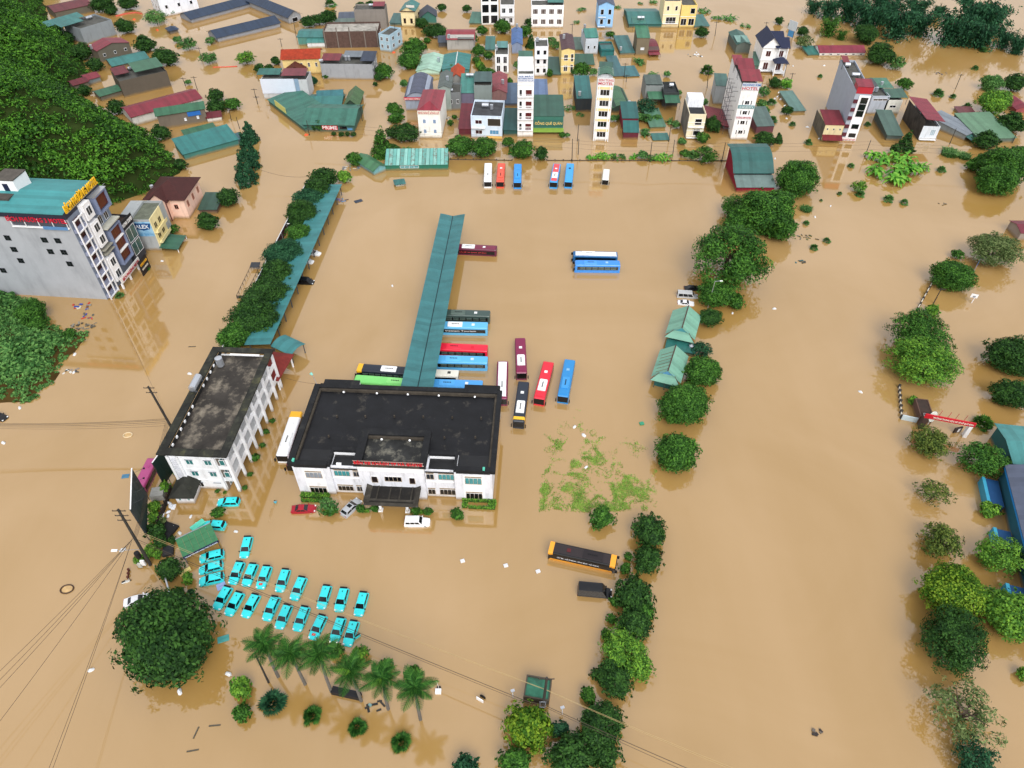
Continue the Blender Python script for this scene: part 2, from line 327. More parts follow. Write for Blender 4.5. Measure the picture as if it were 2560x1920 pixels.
# ---------------- bus terminal ----------------
STATION_RZ = R(-2.95)
CONC = mat('1f2023', .75, 'rough', .35, 0, .25, .6, ('4a4a44', .45, .5, .5, .56))
CONC2 = mat('33342f', .8, 'rough', .4, 0, .2, .6, ('5a5a44', .5, .6, .6, .54))
TWALL = mat('e2e4ec', .75, 'plain', .1, 0, .2, .6, ('6d6a66', .5, .8, .16, .5), True)
TWHITE = mat('f2f3f6', .7, 'plain', .06, 0, .2, .6, ('8d8a86', .35, .8, .2, .55), True)
def terminal():
    o_ = G(*z6(500, 915)); t = thing('bus_terminal', 'white two-storey bus terminal with flat black roof and red lettering', 'terminal', (o_.x, o_.y, 0), STATION_RZ)
    Wt = 37.1; zr = 8.1; zp = 8.95
    # walls: bays and recesses
    B = MB(); B.box(0, 7.0, 0, 21, -2, zr).box(7.0, 12.4, .55, 21, -2, zr-.5).box(12.4, 24.6, -.35, 21, -2, zr).box(24.6, 30.1, .55, 21, -2, zr-.5).box(30.1, Wt, 0, 21, -2, zr)
    B.box(1.0, 8.2, 21.0, 22.4, -2, zp-.3).box(30.0, 37.2, 21.0, 22.3, -2, zp-.3)
    B.build('wall', TWALL, t)
    box('parapet', CONC, t, .95, 8.25, 21.22, 22.45, zp-.3, zp-.02); box('parapet', CONC, t, 29.95, 37.25, 21.22, 22.35, zp-.3, zp-.02)
    # white inset panels round the outer windows
    for x0 in (1.75, 31.7): box('window_panel', TWHITE, t, x0, x0+3.9, -.06, .0, .1, 7.6)
    # roof deck
    box('roof_deck', mat('17181c', .5, 'rough', .4, 0, .3, .35, ('6a645a', .6, .35, .35, .58)), t, .4, 36.7, 4.3, 20.2, zr+.002, zr+.06)
    dk = mat('17181b', .4, 'rough', .4, 0, .45, .5, ('4a4636', .5, .5, .5, .58))
    box('roof_deck', dk, t, .5, 6.9, 1.6, 4.29, zr+.002, zr+.06); box('roof_deck', dk, t, 30.6, 36.6, 1.6, 4.29, zr+.002, zr+.06)
    box('roof_deck', dk, t, 7.2, 12.0, .8, 3.6, zr-.497, zr-.44); box('roof_deck', dk, t, 25.2, 29.9, .8, 3.6, zr-.497, zr-.44)
    # wide flat parapet ledges, laid as slabs with joints
    P = lambda *b6: box('parapet', CONC, t, *b6)
    def run(axis, a0, a1, b0, b1, z0, z1, n_, mt=CONC):
        for i in range(n_):
            u0 = a0+(a1-a0)*i/n_+.015; u1 = a0+(a1-a0)*(i+1)/n_-.015
            if axis == 'x': box('parapet', mt, t, u0, u1, b0, b1, z0, z1+.01*(i % 2))
            else: box('parapet', mt, t, b0, b1, u0, u1, z0, z1+.01*(i % 2))
    run('y', 0, 21, -.8, .35, zr+.0, zp, 5); run('y', 0, 21, 36.75, 37.7, zr, zp, 5)
    run('x', .36, 36.74, 20.1, 21.2, zr, zp, 6)
    run('x', .36, 6.6, -.15, .95, zr, zp, 1); run('x', 30.5, 36.74, -.1, 1.0, zr, zp, 1)
    # inner step of the parapet (lower, brownish)
    IN = mat('4a443c', .85, 'rough', .4, 0, .2, .8, ('2a2622', .6, .8, .8, .5))
    box('parapet_step', IN, t, .36, .75, 1.0, 20.05, zr+.02, zr+.55); box('parapet_step', IN, t, 36.35, 36.73, 1.05, 20.05, zr+.02, zr+.55); box('parapet_step', IN, t, .76, 36.34, 19.6, 20.08, zr+.02, zr+.6)
    # low walls round the two notches
    for x0, x1, bx0, bx1 in ((6.62, 12.0, 6.62, 7.05), (25.1, 30.48, 30.0, 30.48)):
        box('parapet', CONC, t, x0, x1, 3.7, 4.5, zr-.45, zp-.1); box('parapet', CONC, t, bx0, bx1, .2, 3.69, zr-.45, zp-.1)
        box('coping', TWHITE, t, max(x0, 7.06), min(x1, 29.99), 3.58, 3.69, zr-.45, zr+.15)
        box('parapet', TWALL, t, (7.06 if x0 < 20 else 24.7), (12.3 if x0 < 20 else 29.98), .5, .78, zr-.5, zr-.1)
    # raised middle block
    zc = 10.35
    box('upper_wall', TWHITE, t, 12.38, 24.62, -.4, 8.0, zr+.003, zc-.9)
    for b6 in ((11.8, 13.3, -.5, 8.2), (23.9, 25.1, -.5, 8.2)): box('parapet', CONC, t, *b6, zc-.9, zc)
    box('parapet', CONC, t, 13.31, 23.89, 6.7, 8.2, zc-.9, zc); box('parapet', IN, t, 13.31, 23.89, -.5, .4, zc-.9, zc-.1)
    box('parapet_step', IN, t, 13.31, 23.89, 6.2, 6.69, zc-.9, zc-.35)
    box('roof_deck', mat('2b2c2c', .6, 'rough', .5, 0, .3, .6, ('8a877a', .75, .5, .5, .5)), t, 13.32, 23.88, .41, 6.19, zc-.88, zc-.8)
    # white drain pipes against the rear parapet and on the middle block
    for x in (5.5, 12.3, 18.6, 24.9, 32.2):
        MB().cyl((x, 19.5, zr+.15), (x+.1, 18.9, zr+.85), .2, n=8).build('drain_pipe', WHITE, t)
    for x in (15.9, 21.2): MB().cyl((x, 6.1, zc-.75), (x+.08, 5.6, zc-.1), .2, n=8).build('drain_pipe', WHITE, t)
    for x, y in ((5.6, 12.6), (11.2, 12.9), (16.9, 13.2), (22.6, 13.4), (28.3, 13.5), (34, 13.6), (5.2, 7.4), (27.4, 8.2), (33.3, 8.6)):
        box('roof_stub', IN, t, x-.14, x+.14, y-.14, y+.14, zr+.05, zr+.6)
    sg = box('sign_rail', mat('b9a9a4', .6), t, 11.9, 24.8, -.62, -.52, zc+.0, zc+.12)
    rail = MB().box(11.9, 24.8, -.6, -.56, zc+.85, zc+.92)
    for x in np.linspace(12.1, 24.6, 9): rail.box(x-.03, x+.03, -.6, -.56, zc+.12, zc+.85)
    rail.build('sign_frame', mat('c9a49c', .5), t)
    text('BẾN XE KHÁCH TP HÀ GIANG', mat('d0202c', .5, var=.1), sg, 12.1, -.68, zc+.1, 12.4, 1.05)
    # portico with a sunken dark top
    pz = 3.9; PD = mat('1c1a18', .6, 'rough', .4, 0, .3, .7, ('4c463a', .5, .7, .7, .55)); PL = mat('3b3833', .8, 'rough', .4, 0, .2, .8, ('6a655c', .5, .8, .8, .52))
    po = box('portico', PD, t, 14.0, 23.3, -4.0, -.36, pz-.5, pz-.15)
    for s0, s1 in ((13.6, 14.6), (22.7, 23.7)):
        MB().loft([[(s0 if s0 < 15 else s1, y, pz+.45), (s1 if s0 < 15 else s0, y, pz-.14), (s1 if s0 < 15 else s0, y, pz-.5), (s0 if s0 < 15 else s1, y, pz-.4)] for y in (-4.3, -.36)]).build('portico_edge', PL, po)
    MB().loft([[(x, -4.6, pz-.5), (x, -3.4, pz+.0), (x, -3.4, pz-.3), (x, -4.5, pz-.7)] for x in (13.6, 23.7)]).build('portico_edge', PL, po)
    for x in (15.8, 18.1, 20.0, 22.2): box('portico_beam', PL, po, x-.12, x+.12, -3.39, -.37, pz-.15, pz-(.0 if x in (15.8, 22.2) else .1))
    for x in (16.15, 21.25):
        MB().cyl((x, -3.2, -2), (x, -3.2, pz-.5), .28, n=12).build('column', TWHITE, t); box('column_base', WHITE, t, x-.42, x+.42, -3.62, -2.78, -2, .25)
    # windows; grouped panes with a transom
    def tw(x0, x1, z0, z1, np_, y, pm, tr=True):
        zz = z1-(.32 if tr else 0); window(t, (x0+x1)/2, y, (z0+zz)/2, x1-x0, zz-z0, 0, np_, 1, TWHITE, pm)
        if tr: window(t, (x0+x1)/2, y, z1-.13, x1-x0, .3, 0, 3 if np_ > 2 else 1, 1, TWHITE, BGLASS, 'transom')
    GG = mat('2b3038', .2, 'plain', .2, 0, .5, 3)
    tw(2.15, 5.25, 5.05, 7.05, 4, -.065, mat('8b95a0', .25, 'plain', .3, 0, .5, 2)); tw(2.15, 5.4, .4, 2.45, 4, -.065, BGLASS)
    tw(32.05, 35.15, 5.1, 7.3, 4, -.065, GREENGLASS); tw(32.05, 35.2, .5, 2.7, 4, -.065, BGLASS)
    tw(7.4, 10.4, 5.2, 7.1, 4, .545, GREENGLASS); tw(11.0, 12.3, 5.2, 7.0, 2, .545, GG); tw(7.4, 10.4, .7, 2.5, 4, .545, BGLASS); tw(11.0, 12.3, .7, 2.5, 2, .545, GG)
    tw(24.75, 26.2, 5.3, 7.2, 2, .545, GG); tw(27.0, 30.0, 5.3, 7.3, 4, .545, GREENGLASS); tw(24.75, 26.2, .7, 2.6, 2, .545, BGLASS); tw(27.0, 30.0, .7, 2.7, 4, .545, BGLASS)
    for x0, x1 in ((14.6, 15.8), (21.7, 22.8)): window(t, (x0+x1)/2, -.36, 5.75, x1-x0, 1.9, 0, 1, 1, TWHITE, mat('241c1c', .3), 'door')
    tw(17.1, 20.3, 5.35, 6.8, 4, -.36, BGLASS, False)
    box('cornice', CONC, t, 7.05, 12.35, .3, .5, 7.35, 7.5); box('cornice', CONC, t, 24.65, 30.05, .3, .5, 7.5, 7.65)
    for z in (4.55, .35): box('floor_band', TWHITE, t, 7.05, 12.35, .4, .548, z, z+.22); box('floor_band', TWHITE, t, 24.65, 30.05, .4, .548, z, z+.22)
    # green floodlights on the roof corners, air conditioner
    for x, y in ((.3, .9), (35.6, .6)): box('floodlight', mat('59c0a8', .4), t, x-.2, x+.2, y-.5, y+.1, zp+.02, zp+.4)
    box('air_conditioner', WHITE, t, 8.1, 9.0, .85, 1.2, zr-.44, zr+.2)
    # rail round the rear-left corner lamp
    lt = thing('roof_lamp', 'teal floodlight on a thin mast at the black roof corner', 'lamp', on(t, -.4, 20.9, zp), STATION_RZ)
    MB().cyl((0, 0, 0), (-.6, .5, 2.2), .05, n=6).build('mast', GREY, lt); MB().cyl((-.6, .5, 2.1), (-.95, .55, 2.5), .22, .3, n=10).build('lamp_head', mat('8fd8c8', .4), lt)
    return t
TERM = terminal()

# ---------------- long V-shaped platform canopy ----------------
def platform_canopy():
    # valley (gutter) line low, both wings rising outwards
    zv, ze = 5.0, 5.7
    P0, P1 = G(*z1(1052, 205), zv), G(*z2(1020, 815), zv); dv = P0-P1; L_ = dv.length; rz = math.atan2(dv.y, dv.x)-math.pi/2
    w2 = (G(*z1(1258, 165), ze)-G(*z1(835, 155), ze)).length/2
    t = thing('platform_canopy', 'long teal butterfly-roofed platform canopy running back from the terminal', 'canopy', (P1.x, P1.y, 0), rz)
    rm = mat('3a7478', .5, 'corry', .14, 0, .4, .4, ('2c5a5c', .5, .25, .25, .5))
    y0 = -1.2; ns = 26
    for sx in (-1, 1):
        for i in range(ns):
            u0 = y0+(L_-y0)*i/ns; u1 = y0+(L_-y0)*(i+1)/ns-.02; prof = [(0.12, zv), (w2*.35, zv+.38*(ze-zv)), (w2*.7, zv+.78*(ze-zv)), (w2, ze)]
            B = MB()
            for (xa, za), (xb, zb) in zip(prof, prof[1:]):
                pts = [(sx*xa, u0, za), (sx*xb, u0, zb), (sx*xb, u1, zb), (sx*xa, u1, za)]
                B.slab(pts if sx > 0 else pts[::-1], .06)
            B.build('roof_sheet', rm, t)
    box('gutter', mat('0f2f34', .5), t, -.14, .14, y0, L_+.05, zv-.25, zv-.03)
    for y in np.arange(3, L_, 6.2):
        B = MB().box(-.18, .18, y-.18, y+.18, -2, zv-.26); B.build('column', mat('2f5f62', .6), t)
        MB().loft([[(0, yy, zv-.5), (w2*.9, yy, ze-.3), (w2*.9, yy, ze-.15), (0, yy, zv-.27), (-w2*.9, yy, ze-.15), (-w2*.9, yy, ze-.3)] for yy in (y-.08, y+.08)]).build('roof_beam', mat('2f5f62', .6), t)
platform_canopy()

# ---------------- long side canopy on the left, with wall behind ----------------
def side_canopy():
    ze = 3.6
    P0, P1 = G(*x1(2040, 690), ze), G(*x2(750, 1440), ze); dv = P0-P1; L_ = dv.length; rz = math.atan2(dv.y, dv.x)
    t = thing('side_canopy', 'long narrow teal lean-to canopy beside the row of clipped trees', 'canopy', (P1.x, P1.y, 0), rz)
    rm = mat('3f7f82', .5, 'corrx', .14, 0, .4, .4, ('2c5a5c', .5, .25, .25, .5)); ns = 24; dp = 6.2
    for i in range(ns):
        u0 = L_*i/ns; u1 = L_*(i+1)/ns-.02
        MB().slab([(u0, 0, ze), (u1, 0, ze), (u1, dp, ze-.5), (u0, dp, ze-.5)], .06).build('roof_sheet', rm, t)
    for x in np.arange(1.5, L_, 5.5):
        box('column', DGREY, t, x-.1, x+.1, .5, .7, -2, ze-.12); box('column', DGREY, t, x-.1, x+.1, dp-.6, dp-.4, -2, ze-.55)
    # curved end roof near the white side building
    e0 = G(*x2(1030, 1570), 3.2); e1 = G(*x2(740, 1440), 3.4)
    A = G(*x2(760, 1450), 3.0); rz2 = rz
    t2 = thing('curved_canopy', 'small barrel-roofed teal canopy behind the white side building', 'canopy', (A.x, A.y, 0), math.atan2(e0.y-A.y, e0.x-A.x))
    L2 = (e0-A).length
    roof_parts('vx', L2, 4.5, 2.7, .7, .1, rm, t2)
    for x, y in ((.3, .3), (L2-.3, .3), (.3, 4.2), (L2-.3, 4.2)): box('column', DGREY, t2, x-.08, x+.08, y-.08, y+.08, -2, 2.65)
    # boundary wall with dark banner panels
    W0, W1 = G(*x1(1440, 640), 2.2), G(*x2(90, 1490), 2.2); dv = W1-W0; Lw = dv.length
    wt = thing('boundary_wall', 'dark maroon panelled boundary wall along the left row of trees', 'wall', (W0.x, W0.y, 0), math.atan2(dv.y, dv.x))
    nn = 16
    for i in range(nn):
        u0 = Lw*i/nn; box('wall_panel', mat('3a1c24' if i in (5, 6, 7, 8) else '3d4450', .6, var=.2), wt, u0+.05, u0+Lw/nn-.05, -.06, .06, -2, 2.2)
        box('post', mat('c9ccd2', .6), wt, u0-.05, u0+.05, -.1, .1, -2, 2.35)
    box('coping', mat('d8dade', .6), wt, 0.05, Lw, -.1, .1, 2.35, 2.45)
side_canopy()

# ---------------- three-storey side building with slanting colonnade ----------------
def side_building():
    A = G(*y2(1940, 1025)); B_ = G(*y1(1850, 750)); dv = B_-A; L0 = dv.length; rz = math.atan2(dv.y, dv.x)
    t = thing('side_building', 'white three-storey building with colonnade and stained flat roof terrace', 'building', (A.x, A.y, 0), rz)
    hh = 11.1; L_ = 28.6; Dp = 12.0                      # x runs along the colonnade away from the camera, y to the left
    wl_ = mat('eceef2', .75, 'plain', .08, 0, .2, .6, ('77746e', .4, .8, .2, .52), True); zr = hh-1.3
    MB().box(.3, L_-.3, 2.3, Dp-.6, -2, zr).build('wall', wl_, t)
    MB().box(.3, L_-.3, .3, 2.29, zr-.35, zr).build('roof_slab', wl_, t)
    box('gallery_wall', mat('8d857c', .85, 'plain', .15, 0, .1), t, .35, L_-.35, 2.2, 2.288, -2, zr-.36)  # inner wall facing, its darker colour stands in for shade behind the columns
    for z in (6.5, 3.0):                                 # gallery floors behind the columns
        box('gallery_floor', wl_, t, .3, L_-.3, .25, 2.29, z-.3, z); box('gallery_parapet', wl_, t, .3, L_-.3, .25, .4, z, z+.95)
    for i in range(9):
        x = .25+(L_-.5)*i/8; box('column', wl_, t, x-.22, x+.22, -.25, .24, -2, zr)
    for i in range(8):
        x = .25+(L_-.5)*(i+.5)/8
        for z in (7.9, 4.4, 1.2): window(t, x, 2.197, z, 1.6, 1.9, 0, 2, 1, WHITE, TEALG if (i+int(z)) % 3 else BGLASS)
    st = mat('34352f', .8, 'rough', .4, 0, .2, .6, ('6b6a48', .55, .5, .5, .52))
    box('roof_deck', mat('3a3632', .7, 'rough', .5, 0, .3, .4, ('9c9282', .75, .3, .3, .5)), t, .9, L_-.9, .9, Dp-.9, zr+.002, zr+.08)
    def led(x0, x1, y0, y1, nx, ny):
        for i in range(nx):
            for jq in range(ny):
                box('parapet', st if (i+jq) % 2 else mat('2c2d2a', .8, 'rough', .4, 0, .2, .6, ('55564a', .5, .5, .5, .52)), t, x0+(x1-x0)*i/nx+.01, x0+(x1-x0)*(i+1)/nx-.01, y0+(y1-y0)*jq/ny+.01, y0+(y1-y0)*(jq+1)/ny-.01, hh-.35, hh+.01*(i % 2))
    led(-.6, 1.0, -.6, Dp+.5, 1, 5); led(L_-1.0, L_+.4, -.6, Dp+.5, 1, 5); led(1.0, L_-1.0, -.6, .9, 8, 1); led(1.0, L_-1.0, Dp-1.1, Dp+.5, 7, 1)
    MB().box(.2, L_-.2, Dp-1.3, Dp-1.15, zr+.08, hh-.36).build('terrace_wall', mat('1d1d1c', .8, 'rough', .3), t)
    for i in range(13):
        if i in (6, 7): continue
        x = 2.2+(L_-5)*i/12; box('terrace_block', wl_, t, x-.25, x+.25, Dp-1.52, Dp-1.31, zr+.5, zr+.95)
    box('terrace_beam', WHITE, t, L_-1.5, L_-1.2, 2.0, 8.3, zr+.7, zr+1.0)
    # end wall toward the camera
    for y in (3.4, 6.9):
        for z in (8.0, 4.6, 1.3):
            if y > 6 or z > 2: window(t, .295, y+.6, z, 1.4, 1.35, -math.pi/2, 2, 1, WHITE, TEALG if z > 2 else BGLASS)
            box('shade_slab', GREY, t, .12, .29, y-.15, y+1.35, z+.72, z+.8)
    for z in (9.3, 6.0, 2.8): box('floor_band', wl_, t, .22, .295, 2.4, Dp-2.6, z-.1, z+.1)
    for y0, y1_ in ((2.35, 2.9), (9.2, 9.6), (10.9, Dp-.6)): box('pilaster', wl_, t, -.1, .29, y0, y1_, -2, zr)
    for i in range(14): box('louvre', mat('d9dbe2', .6), t, .1, .28, 9.65, 10.85, .6+i*.62, .6+i*.62+.42)
    box('end_column', wl_, t, -.2, .26, -.28, .25, -2, zr+.001)
    for z in (6.2, 2.7): box('gallery_parapet', wl_, t, .26, .4, .26, 2.3, z, z+.95)
    window(t, .3, 1.3, 8.2, 1.0, 1.5, -math.pi/2, 1, 1, WHITE, TEALG); window(t, .3, 1.3, 4.7, 1.0, 1.5, -math.pi/2, 1, 1, WHITE, TEALG)
    # dark green banner wall along the left side, toward the camera
    water_tank('upright steel water tank with blue band inside the stained roof terrace', on(t, L_-4.2, Dp-2.6, zr+.08), 0, False, .75, 2.0)
    water_tank('long steel water tank lying on its side across the terrace parapet', on(t, 15.2, Dp-.6, hh+.02), rz, True, .75, 3.6)
    # entrance pavilion with dark hip roof at the near corner
    pv, W_, D_, H_ = house('gate_lodge', 'small white lodge with a stained dark hip roof by the fence', 'lodge', y2(865, 1235), y2(1165, 1235), y2(790, 1125), 5.6, 'd4d7de', 'hip', '33332f', 1.5, .75,
        wins=(('f', 2, 1, .3, .6, .25, .95, 2, TEALG), ('r', 2, 1, .35, .6, .25, .95, 2, TEALG)), hh=2.6, rm=CONC2)
    # red tiled porch at the far end
    pr, W_, D_, H_ = house('porch', 'red tiled hip-roofed porch on white posts behind the side building', 'porch', y1(1890, 640), y1(2080, 310), y1(1, 1), 5.0, '6b3a34', 'none', hh=.2)
    bpy.data.objects.remove([o2 for o2 in kids(pr) if o2.name.startswith('wall')][0])
    roof_parts('hip', W_, 5.0, 3.4, 1.4, .5, mat('7a2f2a', .7, 'tile', .25, 0, .2, 1.5), pr)
    for x, y in ((.2, .2), (W_-.2, .2), (.2, 4.8), (W_-.2, 4.8)): MB().cyl((x, y, -2), (x, y, 3.5), .2, n=10).build('post', WHITE, pr)
    return t
SIDE = side_building()
# ---------------- cars ----------------
def lerp(p, q_, t): return tuple(p[i]+(q_[i]-p[i])*t for i in range(3))
def patch(P, u0, u1, v0, v1, off):
    """quad on a bilinear face P = (bl, br, tr, tl), pushed out by off along the normal"""
    at = lambda u, v: Vector(lerp(lerp(P[0], P[1], u), lerp(P[3], P[2], u), v))
    n_ = (Vector(P[1])-Vector(P[0])).cross(Vector(P[3])-Vector(P[0])).normalized()*off
    q4 = [at(u0, v0)+n_, at(u1, v0)+n_, at(u1, v1)+n_, at(u0, v1)+n_]
    back = [p-n_*1.6 for p in q4]
    return MB().add(q4+back, [(0, 1, 2, 3), (7, 6, 5, 4), (0, 4, 5, 1), (1, 5, 6, 2), (2, 6, 7, 3), (3, 7, 4, 0)])
WHEEL = None
def make_wheels(t, pts, r, w_=.2):
    for x, y in pts:
        s = 1 if y > 0 else -1
        wh = MB().cyl((x, y-s*w_, r), (x, y, r), r, n=14).build('wheel', RUBBER, t)
        MB().cyl((x, y, r), (x, y+s*.015, r), r*.6, n=10).build('rim', STEEL, wh)
def make_car(name, label, cat, L_, W_, Hc, col, prof, gh, group=None, dark_roof=False, sunroof=False, nside=2, gl=None):
    """prof: stations (x, top z, half width) of the lower shell; gh: greenhouse (base rear x, base front x, top rear x, top front x, belt z, base hw, top hw)"""
    t = thing(name, label, cat, group=group); pm = paint(col); gl = gl or GLASS
    rings = []
    for x, z, hw in prof:
        rings.append([(x, -hw*.96, .22), (x, -hw, .45), (x, -hw*.985, z*.8), (x, -hw*.93, z), (x, -hw*.5, z+.035), (x, hw*.5, z+.035), (x, hw*.93, z), (x, hw*.985, z*.8), (x, hw, .45), (x, hw*.96, .22)])
    body = MB().loft(rings); xr, xf, tr, tf, zb, bw, tw = gh; zt = Hc
    ring2 = []
    for k_ in range(5):
        u = k_/4; e_ = .03*math.sin(math.pi*u)
        hg = zt-.06-(zb-.05); a_ = tr-(xr-tr)*.06/hg; b_ = tf-(xf-tf)*.06/hg; xi = a_+(b_-a_)*u; xo = tr+(tf-tr)*u        # keep the end faces flat
        ring2.append([(xr+(xf-xr)*u, -bw, zb-.05), (xo, -tw, zt-.06), (xi, -tw*.6, zt+e_), (xi, tw*.6, zt+e_), (xo, tw, zt-.06), (xr+(xf-xr)*u, bw, zb-.05)])
    body.loft(ring2); body.build('body', pm, t, False)
    z0, z1_ = zb-.05, zt-.06
    FR = ((xf, -bw, z0), (xf, bw, z0), (tf, tw, z1_), (tf, -tw, z1_)); RR = ((xr, bw, z0), (xr, -bw, z0), (tr, -tw, z1_), (tr, tw, z1_))
    LS = ((xf, bw, z0), (xr, bw, z0), (tr, tw, z1_), (tf, tw, z1_)); RS = ((xr, -bw, z0), (xf, -bw, z0), (tf, -tw, z1_), (tr, -tw, z1_))
    patch(FR, .05, .95, .12, .97, .015).build('windscreen', gl, t); patch(RR, .07, .93, .25, .97, .015).build('rear_window', gl, t)
    for S_, rev in ((LS, 1), (RS, 0)):
        for i in range(nside):
            u0 = .06+.88*i/nside+.015; u1 = .06+.88*(i+1)/nside-.015
            patch(S_, u0, u1, .22, .88, .012).build('side_window', gl, t)
    make_wheels(t, [(x, s*(W_/2-.03)) for x in (-L_*.3, L_*.31) for s in (-1, 1)], .32)
    hz_ = prof[-3][1]
    for s in (-1, 1):
        MB().box(L_/2-.32, L_/2-.09, s*W_*.33-.16, s*W_*.33+.16, hz_-.17, hz_-.06).build('headlight', mat('e8eef2', .2), t)
        MB().box(-L_/2+.0, -L_/2+.12, s*W_*.36-.14, s*W_*.36+.14, .78, .95).build('tail_light', mat('a01820', .3), t)
        MB().box(xf-.15, xf+.02, s*(bw+.1)-.1, s*(bw+.1)+.1, zb+.02, zb+.17).build('mirror', pm if not dark_roof else BLACK, t)
    if dark_roof: box('spoiler', BLACK, t, tr-.32, tr+.02, -tw*.95, tw*.95, zt-.07, zt-.01)
    if sunroof: box('sunroof', GLASS, t, tf-.95, tf-.25, -tw*.62, tw*.62, zt+.01, zt+.045)
    return t
def hatch_prof(L_, W_):
    h_ = L_/2; w_ = W_/2
    return [(-h_, .72, w_*.78), (-h_+.08, .95, w_*.92), (-h_*.65, 1.0, w_*.99), (0, .98, w_), (h_*.45, .98, w_*.99), (h_*.78, .9, w_*.94), (h_*.94, .78, w_*.82), (h_, .6, w_*.62)]
def put(t, rear, front, z, sunk, L_=None):
    """place a vehicle from the photo pixels of its rear and front end seen at height z above the water"""
    A, B_ = G(*rear, z), G(*front, z); mid = (A+B_)/2; dv = B_-A
    t.location = (mid.x, mid.y, -sunk); t.rotation_euler = (0, 0, math.atan2(dv.y, dv.x)); return t
def first_or_copy(proto, used, label=None, group=None):
    ob = proto if not used else copy_tree(proto)
    if label: ob['label'] = label
    if group: ob['group'] = group
    return ob
TAXI = '33d9e0'
taxi = make_car('taxi', 'x', 'taxi', 4.3, 1.8, 1.58, TAXI, hatch_prof(4.3, 1.8), (-2.02, 1.05, -1.7, .3, .98, .84, .66), 'turquoise taxis parked in the flooded forecourt', dark_roof=True)
box('roof_antenna', BLACK, taxi, -1.2, -1.0, -.04, .04, 1.6, 1.72)
ROWL = 'turquoise taxi hatchback in the two parked rows, water up to its doors'
FLAGL = 'turquoise taxi with a red square flag on its bonnet'
rows = [((450, 140), (330, 420)), ((635, 165), (515, 445)), ((825, 200), (715, 485), FLAGL), ((1080, 235), (975, 530)), ((1310, 350), (1180, 645)), ((1650, 465), (1555, 760)), ((1890, 500), (1800, 805)), ((2160, 555), (2070, 865)),
        ((275, 490), (110, 760)), ((440, 570), (275, 845)), ((670, 580), (500, 885)), ((945, 620), (800, 925)), ((1105, 735), (975, 1030)), ((1350, 755), (1220, 1070)), ((1585, 880), (1440, 1180), FLAGL), ((1845, 915), (1735, 1215), 'turquoise taxi in the parked rows with both headlights lit'), ((2030, 955), (1920, 1280), 'turquoise taxi in the parked rows with its front door open')]
used = False
OR4 = 'first second third fourth fifth sixth seventh eighth ninth'.split()
plist = [(y4(*r[0]), y4(*r[1]), (r[2]+(' in the row toward the terminal' if i < 8 else ' in the row toward the palms') if r[2] == FLAGL else r[2]) if len(r) > 2 else (OR4[i]+' turquoise taxi from the green shed in the row toward the terminal' if i < 8 else OR4[i-8]+' turquoise taxi from the dome tree in the row toward the palms')) for i, r in enumerate(rows)]
plist += [(y3(1390, 420), y3(1295, 770), 'turquoise taxi standing alone between the rows and the terminal'),
          (y3(940, 710), y3(560, 800), 'turquoise taxi sideways beside the green shed, next to its lettered edge'), (y3(940, 900), y3(530, 1000), 'turquoise taxi sideways by the shed, middle one of three'), (y3(945, 1110), y3(545, 1200), 'turquoise taxi sideways, farthest of three from the green shed'),
          (y3(985, 230), y3(600, 200), 'turquoise taxi with its bonnet side under the green shed roof'), (y2(1910, 1190), y2(1545, 1200), 'turquoise taxi alone in front of the three-storey white building')]
for rear, front, lb in plist:
    t = first_or_copy(taxi, used, lb); used = True
    ti = plist.index((rear, front, lb)); put(t, rear, front, .55, .5+.09*math.sin(ti*2.7)); t.rotation_euler[0] = R(1.4*math.sin(ti*1.3)); t.rotation_euler[1] = R(1.6*math.sin(ti*3.1))
    if lb.startswith(FLAGL):
        fl_ = box('flag', mat('d83a50', .6), t, 1.25, 1.65, -.3, .3, 1.012, 1.03)
        MB().poly([(1.45+.12*math.cos(math.pi*2*i/10+math.pi)*(1 if i % 2 == 0 else .42), .12*math.sin(math.pi*2*i/10)*(1 if i % 2 == 0 else .42), 1.036) for i in range(10)]).build('star', mat('e8d040', .6), fl_)
    if 'door open' in lb:
        dr = MB().box(-1.0, 0, -.05, .05, .35, .95).build('door', paint(TAXI), t, loc=(.75, .92, 0), rz=R(-42))
        MB().box(-.95, -.1, -.03, .03, .97, 1.4).build('door_window', GLASS, dr)
    if 'headlights' in lb:
        lm = bpy.data.materials.new('lit_lamp'); lm.use_nodes = True; p_ = lm.node_tree.nodes['Principled BSDF']; p_.inputs['Emission Color'].default_value = (1, .95, .8, 1); p_.inputs['Emission Strength'].default_value = 4
        for s in (-1, 1): MB().cyl((2.06, s*.55, .62), (2.14, s*.55, .62), .1, n=10).build('lit_headlight', lm, t)
def sedan(label, col, L_=4.6, W_=1.78, Hc=1.45, **kw):
    return make_car('car', label, 'car', L_, W_, Hc, col, hatch_prof(L_, W_), (-L_*.38, L_*.2, -L_*.2, L_*.03, .96, W_*.46, W_*.36), **kw)
put(sedan('dark red saloon car in front of the terminal hedge', 'a01228'), z6(345, 1190), z6(745, 1170), .5, .45)
put(sedan('white saloon car in the road beside the large round tree', 'e6e8ee', 4.7), m(1070, 232), m(1308, 170), .5, .5)
put(make_car('car', 'silver crossover car with sunroof parked askew by the portico', 'car', 4.6, 1.85, 1.62, 'aeb2b8', hatch_prof(4.6, 1.85), (-2.1, 1.1, -1.65, .3, 1.0, .86, .68), sunroof=True), z6(1240, 1275), z6(1490, 1030), .6, .4)
put(make_car('car', 'large white off-road car in front of the portico', 'car', 4.8, 1.86, 1.8, 'ebedf0', hatch_prof(4.8, 1.86), (-2.3, 1.0, -2.15, .45, 1.1, .88, .74), nside=3), z7(350, 1400), z7(790, 1400), .7, .35)
put(sedan('white car with its bonnet out from under the side canopy', 'e2e4e8'), x2(1250, 150), x2(1420, 180), .5, .55)
